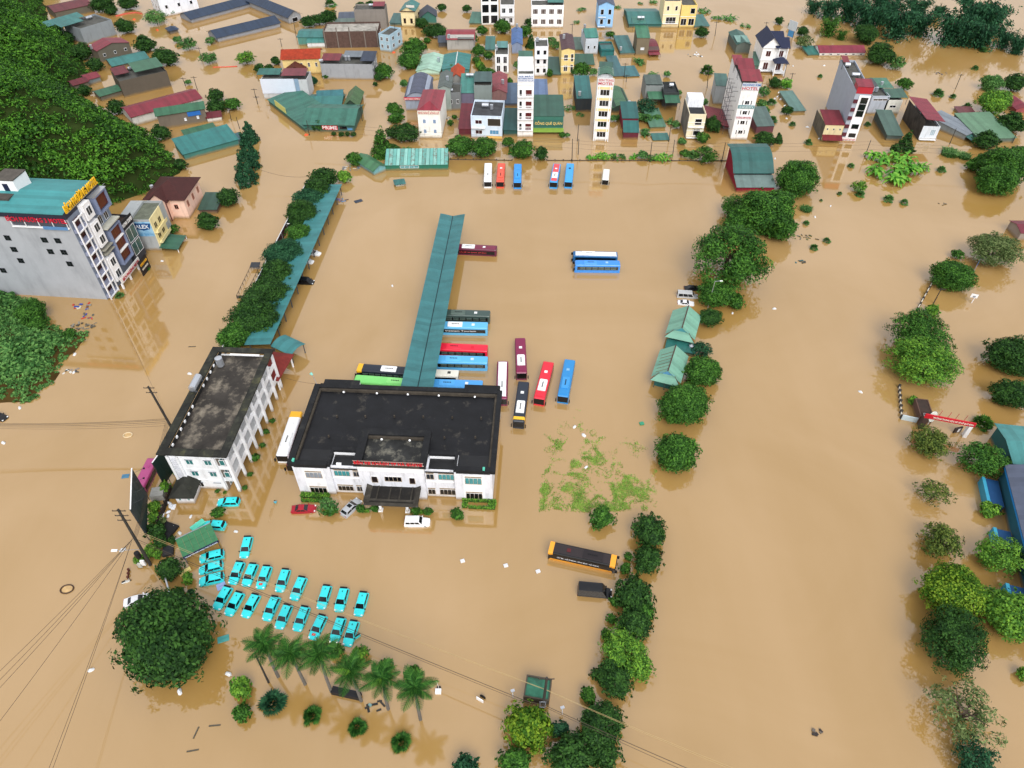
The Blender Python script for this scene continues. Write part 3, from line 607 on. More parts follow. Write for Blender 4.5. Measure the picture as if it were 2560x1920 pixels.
put(sedan('white car mostly hidden beneath the side canopy, nearer the van', 'dfe2e6', 4.2), x2(1170, 270), x2(1315, 290), .5, .6)
put(sedan('small white car beside the first green pavilion', 'e4e6ea', 4.2), g(1452, 945), g(1558, 955), .5, .65)
put(sedan('black car between the silver minibus and the big trees', '14161c', 4.6), g(1500, 822), g(1632, 826), .5, .6)
put(sedan('black car at the edge of the flooded road by the green bank', '101216', 4.6), i_(-110, 240), i_(60, 300), .5, .5)
def van_prof(L_, W_):
    h_ = L_/2; w_ = W_/2; return [(-h_, .8, w_*.93), (-h_+.06, 1.05, w_*.98), (0, 1.1, w_), (h_*.55, 1.1, w_), (h_*.78, 1.0, w_*.97), (h_*.95, .85, w_*.86), (h_, .6, w_*.68)]
def van(label, col, L_=5.3, W_=1.9, Hc=2.1, ns=3, gl=None, cat='van'):
    t = make_car('van', label, cat, L_, W_, Hc, col, van_prof(L_, W_), (-L_/2+.03, L_*.33, -L_/2+.15, L_*.2, 1.1, W_*.485, W_*.42), nside=ns, gl=gl); return t
put(van('large black van beside the yellow and black coach', '0d1016', 6.0, 2.05, 2.6, 4, BGLASS), y7(745, 1020), y7(1310, 1070), 1.3, .75)
put(van('black van with its nose out from under the side canopy', '11131a', 5.2, 1.95, 2.0, 3, BGLASS), x2(1120, 540), x2(1305, 550), 1.0, .6)
put(van('silver grey passenger van beside the small white car', 'b4b6b8', 5.4, 1.9, 2.2, 3), g(1440, 868), g(1600, 878), 1.0, .8)

# ---------------- buses ----------------
def make_bus(label, col, roof=None, ac='eef0f2', L_=12.0, W_=2.5, Hc=3.5, band='0b0d12', cab=None, trim=None, lower=None, hatch='e8eaec', cat='bus', txt=None, txtc='d8404a', ends=None, fans=True, name='bus', ac_x=None, group=None, sidewin=0, rear_hatch=True):
    t = thing(name, label, cat, group=group); hw, h_ = W_/2, L_/2; pm = paint(col); rm = paint(roof or col)
    rings = []
    for x, s, z in ((-h_, .93, -.12), (-h_+.12, .99, -.03), (-h_+.6, 1, 0), (h_-.9, 1, 0), (h_-.35, .99, -.06), (h_-.05, .94, -.3), (h_, .9, -1.3)):
        zt = Hc+z; w_ = hw*s
        rings.append([(x, -w_*.97, .3), (x, -w_, .6), (x, -w_, zt-.55), (x, -w_*.96, zt-.15), (x, -w_*.86, zt-.01), (x, w_*.86, zt-.01), (x, w_*.96, zt-.15), (x, w_, zt-.55), (x, w_, .6), (x, w_*.97, .3)])
    MB().loft(rings).build('body', pm, t)
    # roof panel with a little crown, in its own paint
    MB().loft([[(x, -hw*.84, Hc-.03), (x, -hw*.5, Hc+.035), (x, hw*.5, Hc+.035), (x, hw*.84, Hc-.03)] for x in (-h_+.35, h_-.75)]).build('roof_panel', rm, t)
    bm = mat(band, .2, 'plain', .15, 0, .5, 2)
    zb0, zb1 = Hc-1.55, Hc-.5
    for s in (-1, 1):
        bd = MB().box(-h_+.5, h_-.7, s*hw-.012, s*hw+.012, zb0, zb1).build('window_band', bm, t)
        if sidewin:
            for i in range(sidewin):
                u = -h_+.9+(L_-2.2)*(i+.5)/sidewin; cw = (L_-2.2)/sidewin*.42
                for zz in (zb0+.22, zb0+.68): MB().box(u-cw, u+cw, s*(hw+.012)-.006, s*(hw+.012)+.006, zz, zz+.26).build('window', mat('5d6f68', .2, 'plain', .35, 0, .5, 2), bd)
        if trim: MB().box(-h_+.4, h_-.6, s*hw-.01, s*hw+.012, zb0-.3, zb0-.14).build('trim_stripe', mat(trim, .4), t)
        if lower: MB().box(-h_+.2, h_-.5, s*hw-.01, s*hw+.014, .7, zb0-.32).build('lower_panel', paint(lower), t)
        MB().box(h_-.06, h_+.34, s*(hw+.22)-.09, s*(hw+.22)+.09, Hc-1.5, Hc-.8).build('mirror', BLACK, t)
        MB().box(h_-.02, h_+.02, s*hw*.68-.22, s*hw*.68+.22, .85, 1.05).build('headlight', mat('e8eef2', .2), t)
        if txt: text(txt, mat(txtc, .5), t, (-h_+1.6) if s < 0 else (h_-1.8), s*(hw+.02), zb0+.38, L_*.62, .42, 0 if s < 0 else math.pi, ext=.01)
    # windscreen and rear window
    MB().add([(h_-.02, -hw*.88, Hc-1.75), (h_-.02, hw*.88, Hc-1.75), (h_-.3, hw*.9, Hc-.22), (h_-.3, -hw*.9, Hc-.22), (h_+.03, -hw*.88, Hc-1.75), (h_+.03, hw*.88, Hc-1.75), (h_-.02, hw*.9, Hc-.28), (h_-.02, -hw*.9, Hc-.28)],
             [(0, 3, 2, 1), (4, 5, 6, 7), (0, 1, 5, 4), (1, 2, 6, 5), (2, 3, 7, 6), (3, 0, 4, 7)]).build('windscreen', BGLASS, t)
    box('rear_window', bm, t, -h_-.02, -h_+.05, -hw*.8, hw*.8, Hc-1.35, Hc-.5)
    if ac:
        xa = ac_x if ac_x is not None else h_-4.2
        au = MB().loft([[(x, -hw*.72*s, Hc+.03), (x, -hw*.62*s, Hc+.2), (x, hw*.62*s, Hc+.2), (x, hw*.72*s, Hc+.03)] for x, s in ((xa-1.75, .92), (xa-1.6, 1), (xa+1.6, 1), (xa+1.75, .92))]).build('air_conditioner', mat(ac, .4, 'plain', .06), t)
        if fans:
            for i in range(5): MB().cyl((xa-.8+i*.36, 0, Hc+.2), (xa-.8+i*.36, 0, Hc+.23), .15, n=10).build('fan', BLACK, au)
    if hatch and rear_hatch: box('roof_hatch', mat(hatch, .4), t, -h_*.42-.35, -h_*.42+.35, -.35, .35, Hc+.03, Hc+.11)
    if ends:
        for x0, x1 in ends: MB().loft([[(x, -hw*1.005, Hc-.6), (x, -hw*.97, Hc-.13), (x, -hw*.86, Hc+.045), (x, hw*.86, Hc+.045), (x, hw*.97, Hc-.13), (x, hw*1.005, Hc-.6)] for x in (x0, x1)]).build('end_cap', paint(cab or 'e8a020'), t)
    make_wheels(t, [(x, s*(hw-.02)) for x in (-h_*.52, h_*.6) for s in (-1, 1)], .5, .28)
    return t
def bus(rear, front, label, col, z=2.3, sunk=1.2, fixed=None, **kw):
    """fixed = 'r' or 'f': that end is certain, the other only gives the direction"""
    t = make_bus(label, col, **kw); L_ = kw.get('L_', 12.0)
    zz = kw.get('Hc', 3.5)-sunk
    A, B_ = G(*rear, zz), G(*front, zz); dv = (B_-A).normalized()
    mid = (A+B_)/2 if not fixed else (A+dv*L_/2 if fixed == 'r' else B_-dv*L_/2)
    t.location = (mid.x, mid.y, -sunk); t.rotation_euler = (0, 0, math.atan2(dv.y, dv.x)); return t
bus(z3(555, 165), z3(580, 780), 'maroon coach with white roof unit, nose against the black coach', '7d1c48', Hc=3.4)
bus(z3(255, 565), z3(235, 1225), 'maroon coach with long white roof at the terminal corner', '7d1c48', roof='eef0f2', Hc=3.4)
bus(z3(620, 912), k(55, 330), 'black coach with white roof panel and yellow nose', '232c3a', Hc=3.4, cab='f2c030', ends=((4.6, 5.4),), lower='d8a828')
bus(z3(1050, 575), z3(880, 1225), 'red coach with white roof unit and grey tail', 'd8283c', Hc=3.4, lower='5a5458')
bus(z3(1420, 530), z3(1292, 1195), 'bright blue coach standing nearest the flooded lawn', '2a86c8', ac='3f94d4', Hc=3.4, hatch='7fb4d8', trim='e8ecf0')
bus(z2(1090, 600), z2(185, 535), 'black-roofed coach with yellow rear end, left of the long canopy', '1f2634', fixed='f', Hc=3.4, cab='f0b428', ends=((4.8, 5.9),), ac_x=-1.2, sidewin=7)
bus(z2(1000, 755), z2(135, 690), 'light green coach against the back of the terminal', '7fd877', fixed='f', ac='8fe084', Hc=3.4, ac_x=-3.2, hatch='8ee084', sidewin=7)
RG = 'coaches nosed in under the long canopy'
bus(f(2022, 1048), f(1665, 1038), 'dark grey-green coach nosed under the canopy', '3d504c', fixed='r', ac='55665f', group=RG, Hc=3.5, sidewin=6, txt=None)
bus(f(2002, 1150), f(1640, 1142), 'sky blue coach with white front roof, nosed under the canopy', '5fb4e4', fixed='r', group=RG, Hc=3.5, txt='Vietnam Tourism', txtc='e8ecf0')
bus(z2(1985, 275), z2(1350, 248), 'scarlet coach nosed under the canopy', 'e0203c', fixed='r', ac='e62a44', group=RG, Hc=3.5, sidewin=6, hatch='d01c34')
bus(z2(1985, 437), z2(1310, 418), 'sky blue coach next to the scarlet one, nosed under the canopy', '58b0e8', fixed='r', ac='60b8ee', group=RG, Hc=3.6, sidewin=6, hatch='c8d8e0')
bus(z2(1582, 622), z2(1285, 612), 'cream minibus between two sky blue coaches', 'e2e0d4', fixed='r', L_=7.2, W_=2.2, Hc=2.9, ac=None, hatch='3a3a38', cat='minibus', name='minibus', sunk=1.0)
bus(z2(1915, 772), z2(1240, 752), 'sky blue coach against the rear parapet of the terminal', '4fa4e8', fixed='r', ac='57acf0', group=RG, Hc=3.5, hatch='e8ecf0')
bus(z1(1812, 757), z1(1180, 727), 'maroon coach alone at the far part of the canopy, red side lettering', '5e1a38', fixed='r', roof='74203f', txt='CẦU MÈ  HÀ GIANG  MỸ ĐÌNH', Hc=3.3, sunk=1.3)
FG = 'coaches along the rear fence'
bus(z4(250, 150), z4(240, 470), 'white-roofed coach at the end of the row by the rear fence', 'e8eaee', roof='f2f3f5', group=FG, lower='2a2e3a', hatch=None)
bus(z4(455, 155), z4(430, 468), 'orange-red coach by the rear fence', 'e0543e', ac='e2604a', group=FG)
bus(z4(705, 165), z4(697, 478), 'plain blue coach by the rear fence', '2f8fdc', ac='3a9ae6', group=FG, hatch='3a9ae6')
bus(z4(1310, 165), z4(1250, 472), 'blue coach with red and white roof by the rear fence', '3f9ede', roof='d84a50', group=FG)
bus(z4(1510, 177), z4(1482, 450), 'blue coach with dark square roof hatch by the rear fence', '3aa0e8', ac=None, group=FG, hatch='10141c')
bus(z4(2070, 250), z4(2048, 432), 'small cream minibus alone by the rear fence', 'dfe2dc', L_=7.0, W_=2.1, Hc=2.8, ac=None, hatch=None, cat='minibus', name='minibus', sunk=1.0)
bus(g(908, 537), g(530, 528), 'dark blue coach with white roof in the open lot', '1c5f96', roof='eef0f2', Hc=3.5)
bus(g(930, 612), g(545, 608), 'bright blue coach beside the white-roofed one, yellow window boards', '3a8ce0', ac='4a98ea', Hc=3.6, sidewin=6, hatch='9cc4ea')
bus(y7(255, 320), y7(1380, 565), 'black and orange coach with route lettering and an open tail flap', '0f0f12', Hc=3.6, sunk=1.35, cab='f0a430', ends=((-6.02, -5.2), (4.9, 5.85)), trim='f0a430', lower='c88a34', roof='2a2224', ac='241f22', txt='CÁT BÀ - HẢI PHÒNG - NINH BÌNH - HÀ GIANG', txtc='e4e8f0', hatch='5a2024')
bus(z5(430, 728), z5(150, 1545), 'white coach with yellow tail beside the terminal wall', 'e8eaee', Hc=3.5, roof='f4f5f7', cab='f0b428', ends=((-6.01, -4.4),), lower='e6c070')
bus(z6(560, -150), z6(335, 440), 'dark red coach squeezed between the white coach and the terminal', '8c1a34', fixed='f', Hc=3.2, sunk=1.5)
bus(y6(1085, 655), y6(790, 1240), 'magenta minibus in the flooded road beside the billboard', 'a04074', L_=7.6, W_=2.25, Hc=2.9, roof='a8487c', ac=None, hatch='a8487c', cat='minibus', name='minibus', sunk=1.0)
# ---------------- town houses: the far bank, left to right ----------------
TEAL, GRN, RED, DRED, GRYR, NAVY = '3d8a86', '3f7a5a', '9a2f40', '7a2430', '6a7478', '2a3446'
W_, WG, WC, WY, CONCW, DCONC = 'd8dbe2', 'b9bfca', 'e2d8b4', 'd6bf84', '9a9a98', '5f5a50'
BRWN = mat('4a1c16', .3, 'plain', .2)
def H(label, fl, fr, top, dep, wall, roof='flat', rc=TEAL, name='house', cat='house', **kw): return house(name, label, cat, fl, fr, top, dep, wall, roof, rc, **kw)
def tk(h_, label, x, y, hh, horiz=False, n_=1, **kw):
    for i in range(n_): water_tank(label, on(h_[0], h_[1]*x+i*1.25, h_[2]*y, hh if hh else h_[3]-.66), h_[0].rotation_euler[2], horiz, **kw)
def lean(r, x0, x1, y0, y1, z, rise, col, name='awning', t=.08, post=True):
    """sheet roof patch on posts, part of house r (x, y as fractions)"""
    W, D = r[1], r[2]; X0, X1, Y0, Y1 = W*x0, W*x1, D*y0, D*y1
    ob = MB().slab([(X0, Y0, z), (X1, Y0, z), (X1, Y1, z+rise), (X0, Y1, z+rise)], t).build(name, roofm(col, 'x'), r[0])
    if post:
        B = MB()
        for x, y, zz in ((X0+.1, Y0+.1, z), (X1-.1, Y0+.1, z), (X1-.1, Y1-.1, z+rise), (X0+.1, Y1-.1, z+rise)): B.box(x-.05, x+.05, y-.05, y+.05, min(zz-2.6, r[3]-.7), zz-t-.02)
        B.build('posts', DGREY, ob)
    return ob
def sign(r, x0, x1, z0, z1, col, s, tc, y=-.14, th=.1, name='sign', pad=.12):
    W = r[1]; X0, X1 = W*x0, W*x1; ob = box(name, mat(col, .5, var=.08), r[0], X0, X1, y-th, y, z0, z1)
    if s:
        ls = s.split('|'); n_ = len(ls); hl = (z1-z0)/n_
        for i, q_ in enumerate(ls): text(q_, mat(tc, .5, var=.05), ob, X0+(X1-X0)*.04, y-th-.03, z1-hl*(i+1)+hl*pad, (X1-X0)*.92, hl*(1-2*pad), ext=.02)
    return ob
# ---- left shore, below the hill (tile a) ----
r = H('grey house with a rusty red sheet roof at the foot of the hill', a(500, 175), a(820, 105), a(470, 105), 12, DCONC, 'gx', '7a3038', rise=1.2)
r = H('large grey concrete house with teal roof sheets beside the hill', a(745, 390), a(1012, 305), a(665, 250), 13, '7f868c', 'flat'); lean(r, -.35, .35, .35, .75, r[3]+1.2, .6, TEAL); lean(r, -.7, .6, .8, 1.2, r[3]+1.0, .8, TEAL)
tk(r, 'white water tank on the large grey house by the hill', .6, .75, None, True, 2)
r = H('stained concrete house with a red gable roof under the hillside', a(880, 545), a(1150, 470), a(850, 440), 8, DCONC, 'gy', RED, rise=1.6, wins=(('f', 3, 1, .22, .4, .25, .85, 1, GLASS),)); tk(r, 'upright water tank beside the red gable under the hillside', -.05, .4, r[3])
r = H('low teal-roofed house between the red gable and the stained block', a(985, 605), a(1290, 535), a(985, 570), 9, DCONC, 'gx', TEAL, rise=1.3, ov=.5)
r = H('long stained concrete block with a green roof shelter on its end', a(1080, 845), a(1485, 750), a(1065, 705), 11, '575048', 'flat'); lean(r, .38, .98, .1, .9, r[3]+1.6, .7, GRN); lean(r, 0, .3, .4, .95, r[3]+.9, .8, DRED)
tk(r, 'upright water tank on the long stained block', .2, .85, None, False, 1); tk(r, 'flat white water tank on the long stained block', .35, .95, None, True)
r = H('low green-roofed shed against the hillside', a(885, 880), a(1105, 815), a(860, 830), 6, DCONC, 'gx', GRN, name='shed', cat='shed', rise=.9, ov=.5)
r = H('small house with a red sheet roof touching the hillside', a(660, 790), a(780, 755), a(640, 735), 5, DCONC, 'gx', DRED, rise=.9, ov=.5)
r = H('small grey house with a red roof and blue tarpaulin by the hill', a(770, 740), a(880, 710), a(745, 690), 6, GRYR, 'gx', RED, rise=.9, ov=.4)
r = H('long low red-roofed shed behind the blue-signed hall', a(1165, 1090), a(1760, 925), a(1145, 1010), 10, 'b9b9b4', 'gx', RED, name='shed', cat='shed', rise=1.5, ov=.5)
r = H('stained concrete hall with green roof and a blue sign', a(1395, 1120), a(1800, 1055), a(1330, 1000), 5, '6a6258', 'gx', GRN, rise=1.6, ov=.5, wins=(('f', 2, 1, .18, .35, .15, .75, 1, mat('d8dce4', .5), (.42, .95)),))
sign(r, .62, .9, r[3]-1.9, r[3]-.4, '2a6ab8', '', '')
r = H('long bright teal sheet-roofed warehouse by the road', a(1605, 1388), a(2068, 1258), a(1560, 1330), 9.5, '3f6f68', 'shed', '2f8a88', name='warehouse', cat='warehouse', rise=1.5, ov=.4); lean(r, 1.0, 1.16, 0, .6, r[3]-.9, .5, '3a6a74')
r = H('small flooded green roof with skylights beside the teal warehouse', a(1600, 1180), a(1865, 1115), a(1590, 1165), 3, '4a6a60', 'shed', GRN, name='shed', cat='shed', rise=.5)
r = H('little red-roofed porch by the road near the teal warehouse', a(1800, 1060), a(1920, 1045), a(1785, 1020), 5, 'd0d0cc', 'gx', DRED, name='porch', cat='porch', rise=1.0, ov=.4)
r = H('tall white house with small dark windows beside the dark market roofs', a(1410, 150), a(1725, 88), a(1400, -60), 14, W_, 'flat', wins=(('f', 3, 2, .22, .4, .2, .95, 1, GLASS), ('l', 3, 2, .4, .5, .1, .95, 2, GLASS)))
MK = 'market halls with dark blue roofs'
NR = mat('2b3a50', .45, 'corrx', .12, 0, .4, .4)
r = H('long market hall with a dark blue roof next to the tall white house', a(1660, 205), a(2165, 68), a(1660, 165), 10, '8a8f98', 'gx', name='market_hall', cat='market hall', rise=1.9, ov=.6, rm=NR, group=MK)
r = H('long market hall with a dark blue roof and pale gable, nearer the road', a(1890, 370), b(212, 240), a(1890, 325), 10, '8a8f98', 'gx', name='market_hall', cat='market hall', rise=1.9, ov=.6, rm=NR, group=MK)
r = H('market cross hall with a dark blue roof and an arched stone end', b(290, 210), b(395, 180), b(285, 150), 42, '8d9094', 'gy', name='market_hall', cat='market hall', rise=2.4, ov=.7, rm=mat('2b3a50', .45, 'corry', .12, 0, .4, .4), group=MK, wins=(('f', 1, 1, .45, .7, 0, .9, 1, BLACK),))
r = H('small dark-roofed gazebo standing in the water by the market', a(1475, 300), a(1545, 285), a(1470, 265), 4, '5a5a5a', 'hip', name='gazebo', cat='gazebo', rise=1.2, ov=.6, rm=NR)
# ---- tile b ----
r = H('teal sheet-roofed sheds against the unfinished brick building', b(372, 395), b(600, 395), b(365, 320), 10, '4f7f78', 'gx', TEAL, name='shed', cat='shed', rise=1.0)
r = H('small white-fronted shed with a pale teal roof by the brick building', b(450, 415), b(608, 412), b(445, 368), 5, 'c8ccd0', 'gx', '4a9a94', name='shed', cat='shed', rise=.9, ov=.3)
BRICK = mat('5d4a44', .85, 'rough', .25, 0, .2, 1.2, ('3a322e', .5, .8, .3, .5))
r = H('unfinished brown brick building with bare columns on its roof', b(600, 415), b(1068, 408), b(595, 275), 12, 'x', 'flat', wm=BRICK, deck='a8a49c', wins=(('r', 3, 1, .3, .4, .1, .9, 2),))
for x in (.02, .25, .48, .75, .98): box('column', mat('77706a', .8), r[0], r[1]*x-.2, r[1]*x+.2, -.12, .3, -1, r[3]+(1.6 if x != .75 else .3)); 
r2 = H('grey stained block with a red roof patch behind the brick building', b(870, 262), b(1135, 258), b(865, 150), 8, '7f7a74', 'flat', hh=8.6); lean(r2, .6, .98, .2, .8, r2[3]+.9, .5, RED)
r3 = H('slate grey roof behind the brick building', b(720, 200), b(880, 195), b(715, 165), 10, '6a6a70', 'gx', '5a6478', rise=1.2); r3 = H('low grey-green roof beside the slate grey one', b(690, 235), b(850, 230), b(685, 205), 5, '6a7270', 'shed', '6a8078', name='shed', cat='shed', rise=.6)
tk(r2, 'white water tanks on the block behind the brick building', .45, .7, None, True, 2)
r = H('light blue narrow house front at the corner of the brick building', b(1075, 440), b(1170, 455), b(1085, 290), 10, '9ab4c4', 'flat', wins=(('f', 2, 2, .4, .5, .1, .95, 2), ('r', 2, 2, .35, .5, .1, .95)))
r = H('yellow house with an orange-red tiled roof', b(252, 645), b(568, 635), b(235, 512), 9, WY, 'gx', rise=2.2, ov=.6, rm=mat('a03c26', .75, 'tile', .3, 0, .2, 1.2, ('5a2a1e', .6, .4, .4, .5)), wins=(('f', 3, 1, .3, .45, .3, .9, 2, GLASS, (.4, 1)),))
r = H('dark brown tiled gable porch in front of the yellow house', b(275, 700), b(435, 690), b(268, 632), 5, '6a4a3c', 'gy', name='porch', cat='porch', rise=2.4, ov=.5, rm=mat('5c2e24', .75, 'tile', .3, 0, .2, 1.2))
r = H('big grey concrete block with a dark blue lean-to and red shelter', b(578, 685), b(1018, 690), b(565, 552), 10.5, '8f9298', 'flat', wins=(('r', 3, 2, .35, .5, .1, .95, 2),)); lean(r, .02, .38, .05, .6, r[3]+1.2, .6, '8a2a36'); lean(r, .78, 1.05, .0, .8, r[3]+1.3, .8, '2f3c56'); lean(r, 0.4, .9, .5, 1, r[3]+.9, .5, '7f8a94')
box('blue_tarpaulin', mat('2a4aa8', .5), r[0], 1, 4.6, r[2]*.62, r[2]*.9, r[3]+.2, r[3]+.35)
tk(r, 'white water tank on the front edge of the big grey block', -.02, .1, r[3], True); tk(r, 'upright water tanks on the big grey block', .45, .5, None, False, 2)
r = H('grey house with a huge blank white billboard wall', b(78, 860), b(470, 858), b(60, 690), 8, 'b4b6b8', 'flat', par_h=.4); box('billboard_panel', mat('d4dcea', .4, var=.05), r[0], -.1, r[1]*.72, -.25, -.05, r[3]*.32, r[3]+.35); box('blue_panel', mat('8aa2ba', .5), r[0], r[1]*.73, r[1]*.82, -.2, -.05, r[3]*.32, r[3]+.3)
lean(r, -.1, .4, .3, .9, r[3]+1.0, .5, '2f7a70'); lean(r, .45, .98, .1, .8, r[3]+1.2, .6, '8a3a44')
GH = mat('3d6f62', .5, 'corrx', .2, 0, .35, .4, ('2c4a40', .5, .25, .25, .5))
r = H('large low green-roofed hall with red and white shop sign', b(425, 1140), b(852, 1148), b(415, 1070), 16, '3f5f58', 'gx', name='market_hall', cat='hall', rise=2.3, ov=.6, rm=GH)
sign(r, .36, .68, r[3]-1.9, r[3]-.3, 'c41f32', 'PRIME', 'f0f0f0'); box('dark_window', GLASS, r[0], r[1]*.72, r[1]*.86, -.1, -.01, r[3]-1.6, r[3]-.7); box('blue_banner', mat('5a96c8', .5), r[0], r[1]*.87, r[1]*.97, -.1, -.01, r[3]-1.9, r[3]-1.2)
r = H('slanting green wing of the low hall with a yellow roadside sign', b(118, 905), b(432, 1150), b(95, 860), 12, '3f5f58', 'shed', name='hall_wing', cat='hall', rise=1.4, ov=.4, rm=GH); sign(r, .22, .52, r[3]-.3, r[3]+2.1, 'c8c878', '', '')
r = H('teal gable roof behind the low green hall', b(455, 930), b(735, 930), b(440, 905), 9, '3f6f68', 'gx', TEAL, name='shed', cat='shed', rise=1.3, ov=.5); r = H('second teal gable roof beside the floodwater behind the green hall', b(540, 890), b(750, 880), b(510, 850), 7, '3f6f68', 'gx', '3a8088', name='shed', cat='shed', rise=1.4, ov=.5)
r = H('steep mossy green gable roof standing end-on in the water', b(775, 965), b(885, 965), b(752, 915), 12, '3a4a40', 'gy', '4f7a48', name='shed', cat='shed', rise=2.4, ov=.6)
r = H('pale yellow villa with teal roof and brown gable trim', b(1262, 228), b(1378, 232), b(1250, 95), 11, 'dccda2', 'gy', TEAL, rise=1.8, ov=.5, wins=(('f', 2, 1, .35, .5, .05, .7, 2, GLASS), ('r', 2, 1, .25, .3, .2, .8)), fm=BRWN); box('gable_trim', mat('4a3228', .6), r[0], -.5, r[1]+.5, -.62, -.5, r[3]-.1, r[3]+.25); sign(r, .45, 1.05, r[3]+1.6, r[3]+2.6, 'd8d4cc', '', '')
r = H('house with a steep charcoal tiled roof beside the pale yellow villa', b(1425, 215), b(1562, 210), b(1420, 150), 9, '3f6a60', 'gy', rise=2.6, ov=.5, rm=mat('3c424e', .6, 'tile', .2, 0, .3, 1.2))
r = H('low teal lean-to beside the pale yellow villa', b(1160, 225), b(1255, 228), b(1158, 195), 10, '4a6a68', 'shed', '4a7a78', name='shed', cat='shed', rise=1.0)
r = H('grey house with rounded red sheet roof', b(1655, 440), b(1888, 440), b(1652, 340), 10.5, '9a9894', 'vx', 'a8404a', rise=2.0, ov=.4); lean(r, .4, 1.0, -.1, .2, r[3]+.5, .3, '7a7a78'); tk(r, 'upright water tank in front of the rounded red roof', .08, .05, r[3])
r = H('small shed with steep slate roof beside the rounded red roof', b(1580, 415), b(1650, 415), b(1572, 365), 7, '4a4a4c', 'gx', '4f5a6a', name='shed', cat='shed', rise=1.6)
r = H('wide low hall with a pale mint green roof', b(1390, 645), b(1585, 650), b(1382, 612), 17, 'a8c8b8', 'gy', 'b4e4cc', name='hall', cat='hall', rise=1.2, ov=.4); tk(r, 'upright water tank on the pale mint roof', .85, .5, r[3]+.5)
r = H('low hall with a teal roof and white strip down its middle', b(1612, 640), b(1840, 640), b(1610, 598), 16, '4a7a78', 'gy', '3a9290', name='hall', cat='hall', rise=1.0, ov=.3, ridge='dcdcdc')
r = H('hall with a wide grey-blue barrel roof and red front sign', b(1300, 955), b(1500, 955), b(1278, 845), 18, '8c94a4', 'vy', '565e78', name='hall', cat='hall', rise=2.2, ov=.4); sign(r, -.05, .7, r[3]-.6, r[3]+.35, 'c8203a', 'NHÀ HÀNG COFFEE 69', 'f0e8e0', y=-.45)
r = H('white guest house with red roof and blue-framed windows', b(1415, 1193), b(1606, 1196), b(1394, 955), b(1440, 775), 'e4e2dc', 'hip', 'a83040', name='guest_house', cat='guest house', rise=1.8, ov=.15, wins=(('f', 2, 2, .3, .42, .08, .8, 3, mat('4a7aa8', .3), (.05, .95)),))
sign(r, 0.0, 1.0, r[3]-1.25, r[3]+.05, 'ece6d8', 'NHÀ NGHỈ SÔNG LÔ', 'b83038', y=-.05)
r = H('narrow grey-roofed house behind the white guest house', b(1590, 960), b(1690, 960), b(1575, 760), 14, '8a9490', 'gy', '63706c', rise=1.0); tk(r, 'upright water tank behind the white guest house', .7, .4, r[3]+.2)
r = H('grey house with an orange tiled gable', b(1690, 800), b(1790, 800), b(1688, 680), 10, '8f8f8c', 'gy', rise=2.0, ov=.5, rm=mat('a8482c', .7, 'tile', .2, 0, .2, 1.2))
r = H('stained grey house with black terrace between guest house and blue house', b(1660, 955), b(1775, 955), b(1650, 800), 9, '6f7274', 'flat', wins=(('f', 2, 1, .4, .4, .2, .8, 2),)); tk(r, 'white water tank on the black terrace by the guest house', .1, .2, None, True)
r = H('house with teal roof over a red tiled terrace', b(1775, 930), b(1905, 930), b(1773, 800), 12, '6a6478', 'shed', '4a9a90', rise=2.2, ov=.3); tk(r, 'white water tanks over the red tiled terrace', .3, .8, r[3]+1.8, True, 2)
r = H('dark red roofed annex low beside the blue and white house', b(1755, 1180), b(1858, 1182), b(1748, 1110), 13, '5a2a30', 'shed', '7a2a36', rise=3.2, ov=.2)
r = H('blue and white double house with open terrace and pergola windows', b(1862, 1190), b(2126, 1198), b(1858, 998), b(1880, 860), 'c4d2e0', 'flat', deck='4a4c50', wins=(('f', 1, 2, .55, .4, .05, .95, 2, mat('3a1c20', .3), (.05, .45)), ('f', 1, 1, .85, .75, .5, .95, 1, mat('3a342c', .5), (.5, 1)), ('f', 1, 1, .6, .6, .12, .45, 3, mat('5a94bc', .3), (.5, 1)))); sign(r, .5, 1.0, .1, .9, 'e8c070', '', '')
balcony(r[0], r[1]*.02, r[1]*.46, r[3]*.5, 1.0); tk(r, 'steel water tank lying on the blue and white house', .3, .6, None, True, 1, r=.7, L=2.2); tk(r, 'upright steel water tank on the blue and white house', .62, .5, None)
r = H('grey-teal house behind the blue and white double house', b(1890, 940), b(2040, 940), b(1885, 860), 10, '7a8482', 'flat', hh=8.5); lean(r, 0, 1, .2, 1, r[3]+.6, .6, '4a6a68')
r = H('narrow house with folded red gable roofs', b(2030, 900), b(2165, 900), b(2028, 800), 17, '8a6a68', 'gy', 'a8424c', rise=1.4, ov=.3); tk(r, 'round water tank on the folded red roofs', .75, .35, r[3]+.6)
r = H('narrow white house with dark glazed front and teal roof behind', b(2068, 640), b(2182, 640), b(2062, 470), 11, 'dde0e6', 'flat', wins=(('f', 2, 2, .55, .75, .05, .95, 2, GLASS),)); lean(r, .1, .95, .55, 1.1, r[3]+.5, .4, '5a9a98'); tk(r, 'round water tank on the narrow white glazed house', .1, .5, None)
r = H('white apartment block with three rows of dark glazing', b(1950, 220), b(2096, 217), b(1948, -75), 12, 'dfe2e8', 'flat', wins=(('f', 2, 3, .8, .75, .02, .98, 1, GLASS),), cat='apartment block')
r = H('grey-white house front beside the glazed apartment block', b(2112, 225), c(20, 225), b(2112, 40), 11, 'd4d6da', 'flat', wins=(('f', 2, 2, .5, .5, .05, .95, 2),)); balcony(r[0], .2, r[1]-.2, r[3]*.5)
r = H('low teal roofed shed beside the glazed apartment block', b(1845, 215), b(1948, 218), b(1845, 195), 12, '4a6a60', 'shed', '4f8a76', name='shed', cat='shed', rise=1.0)
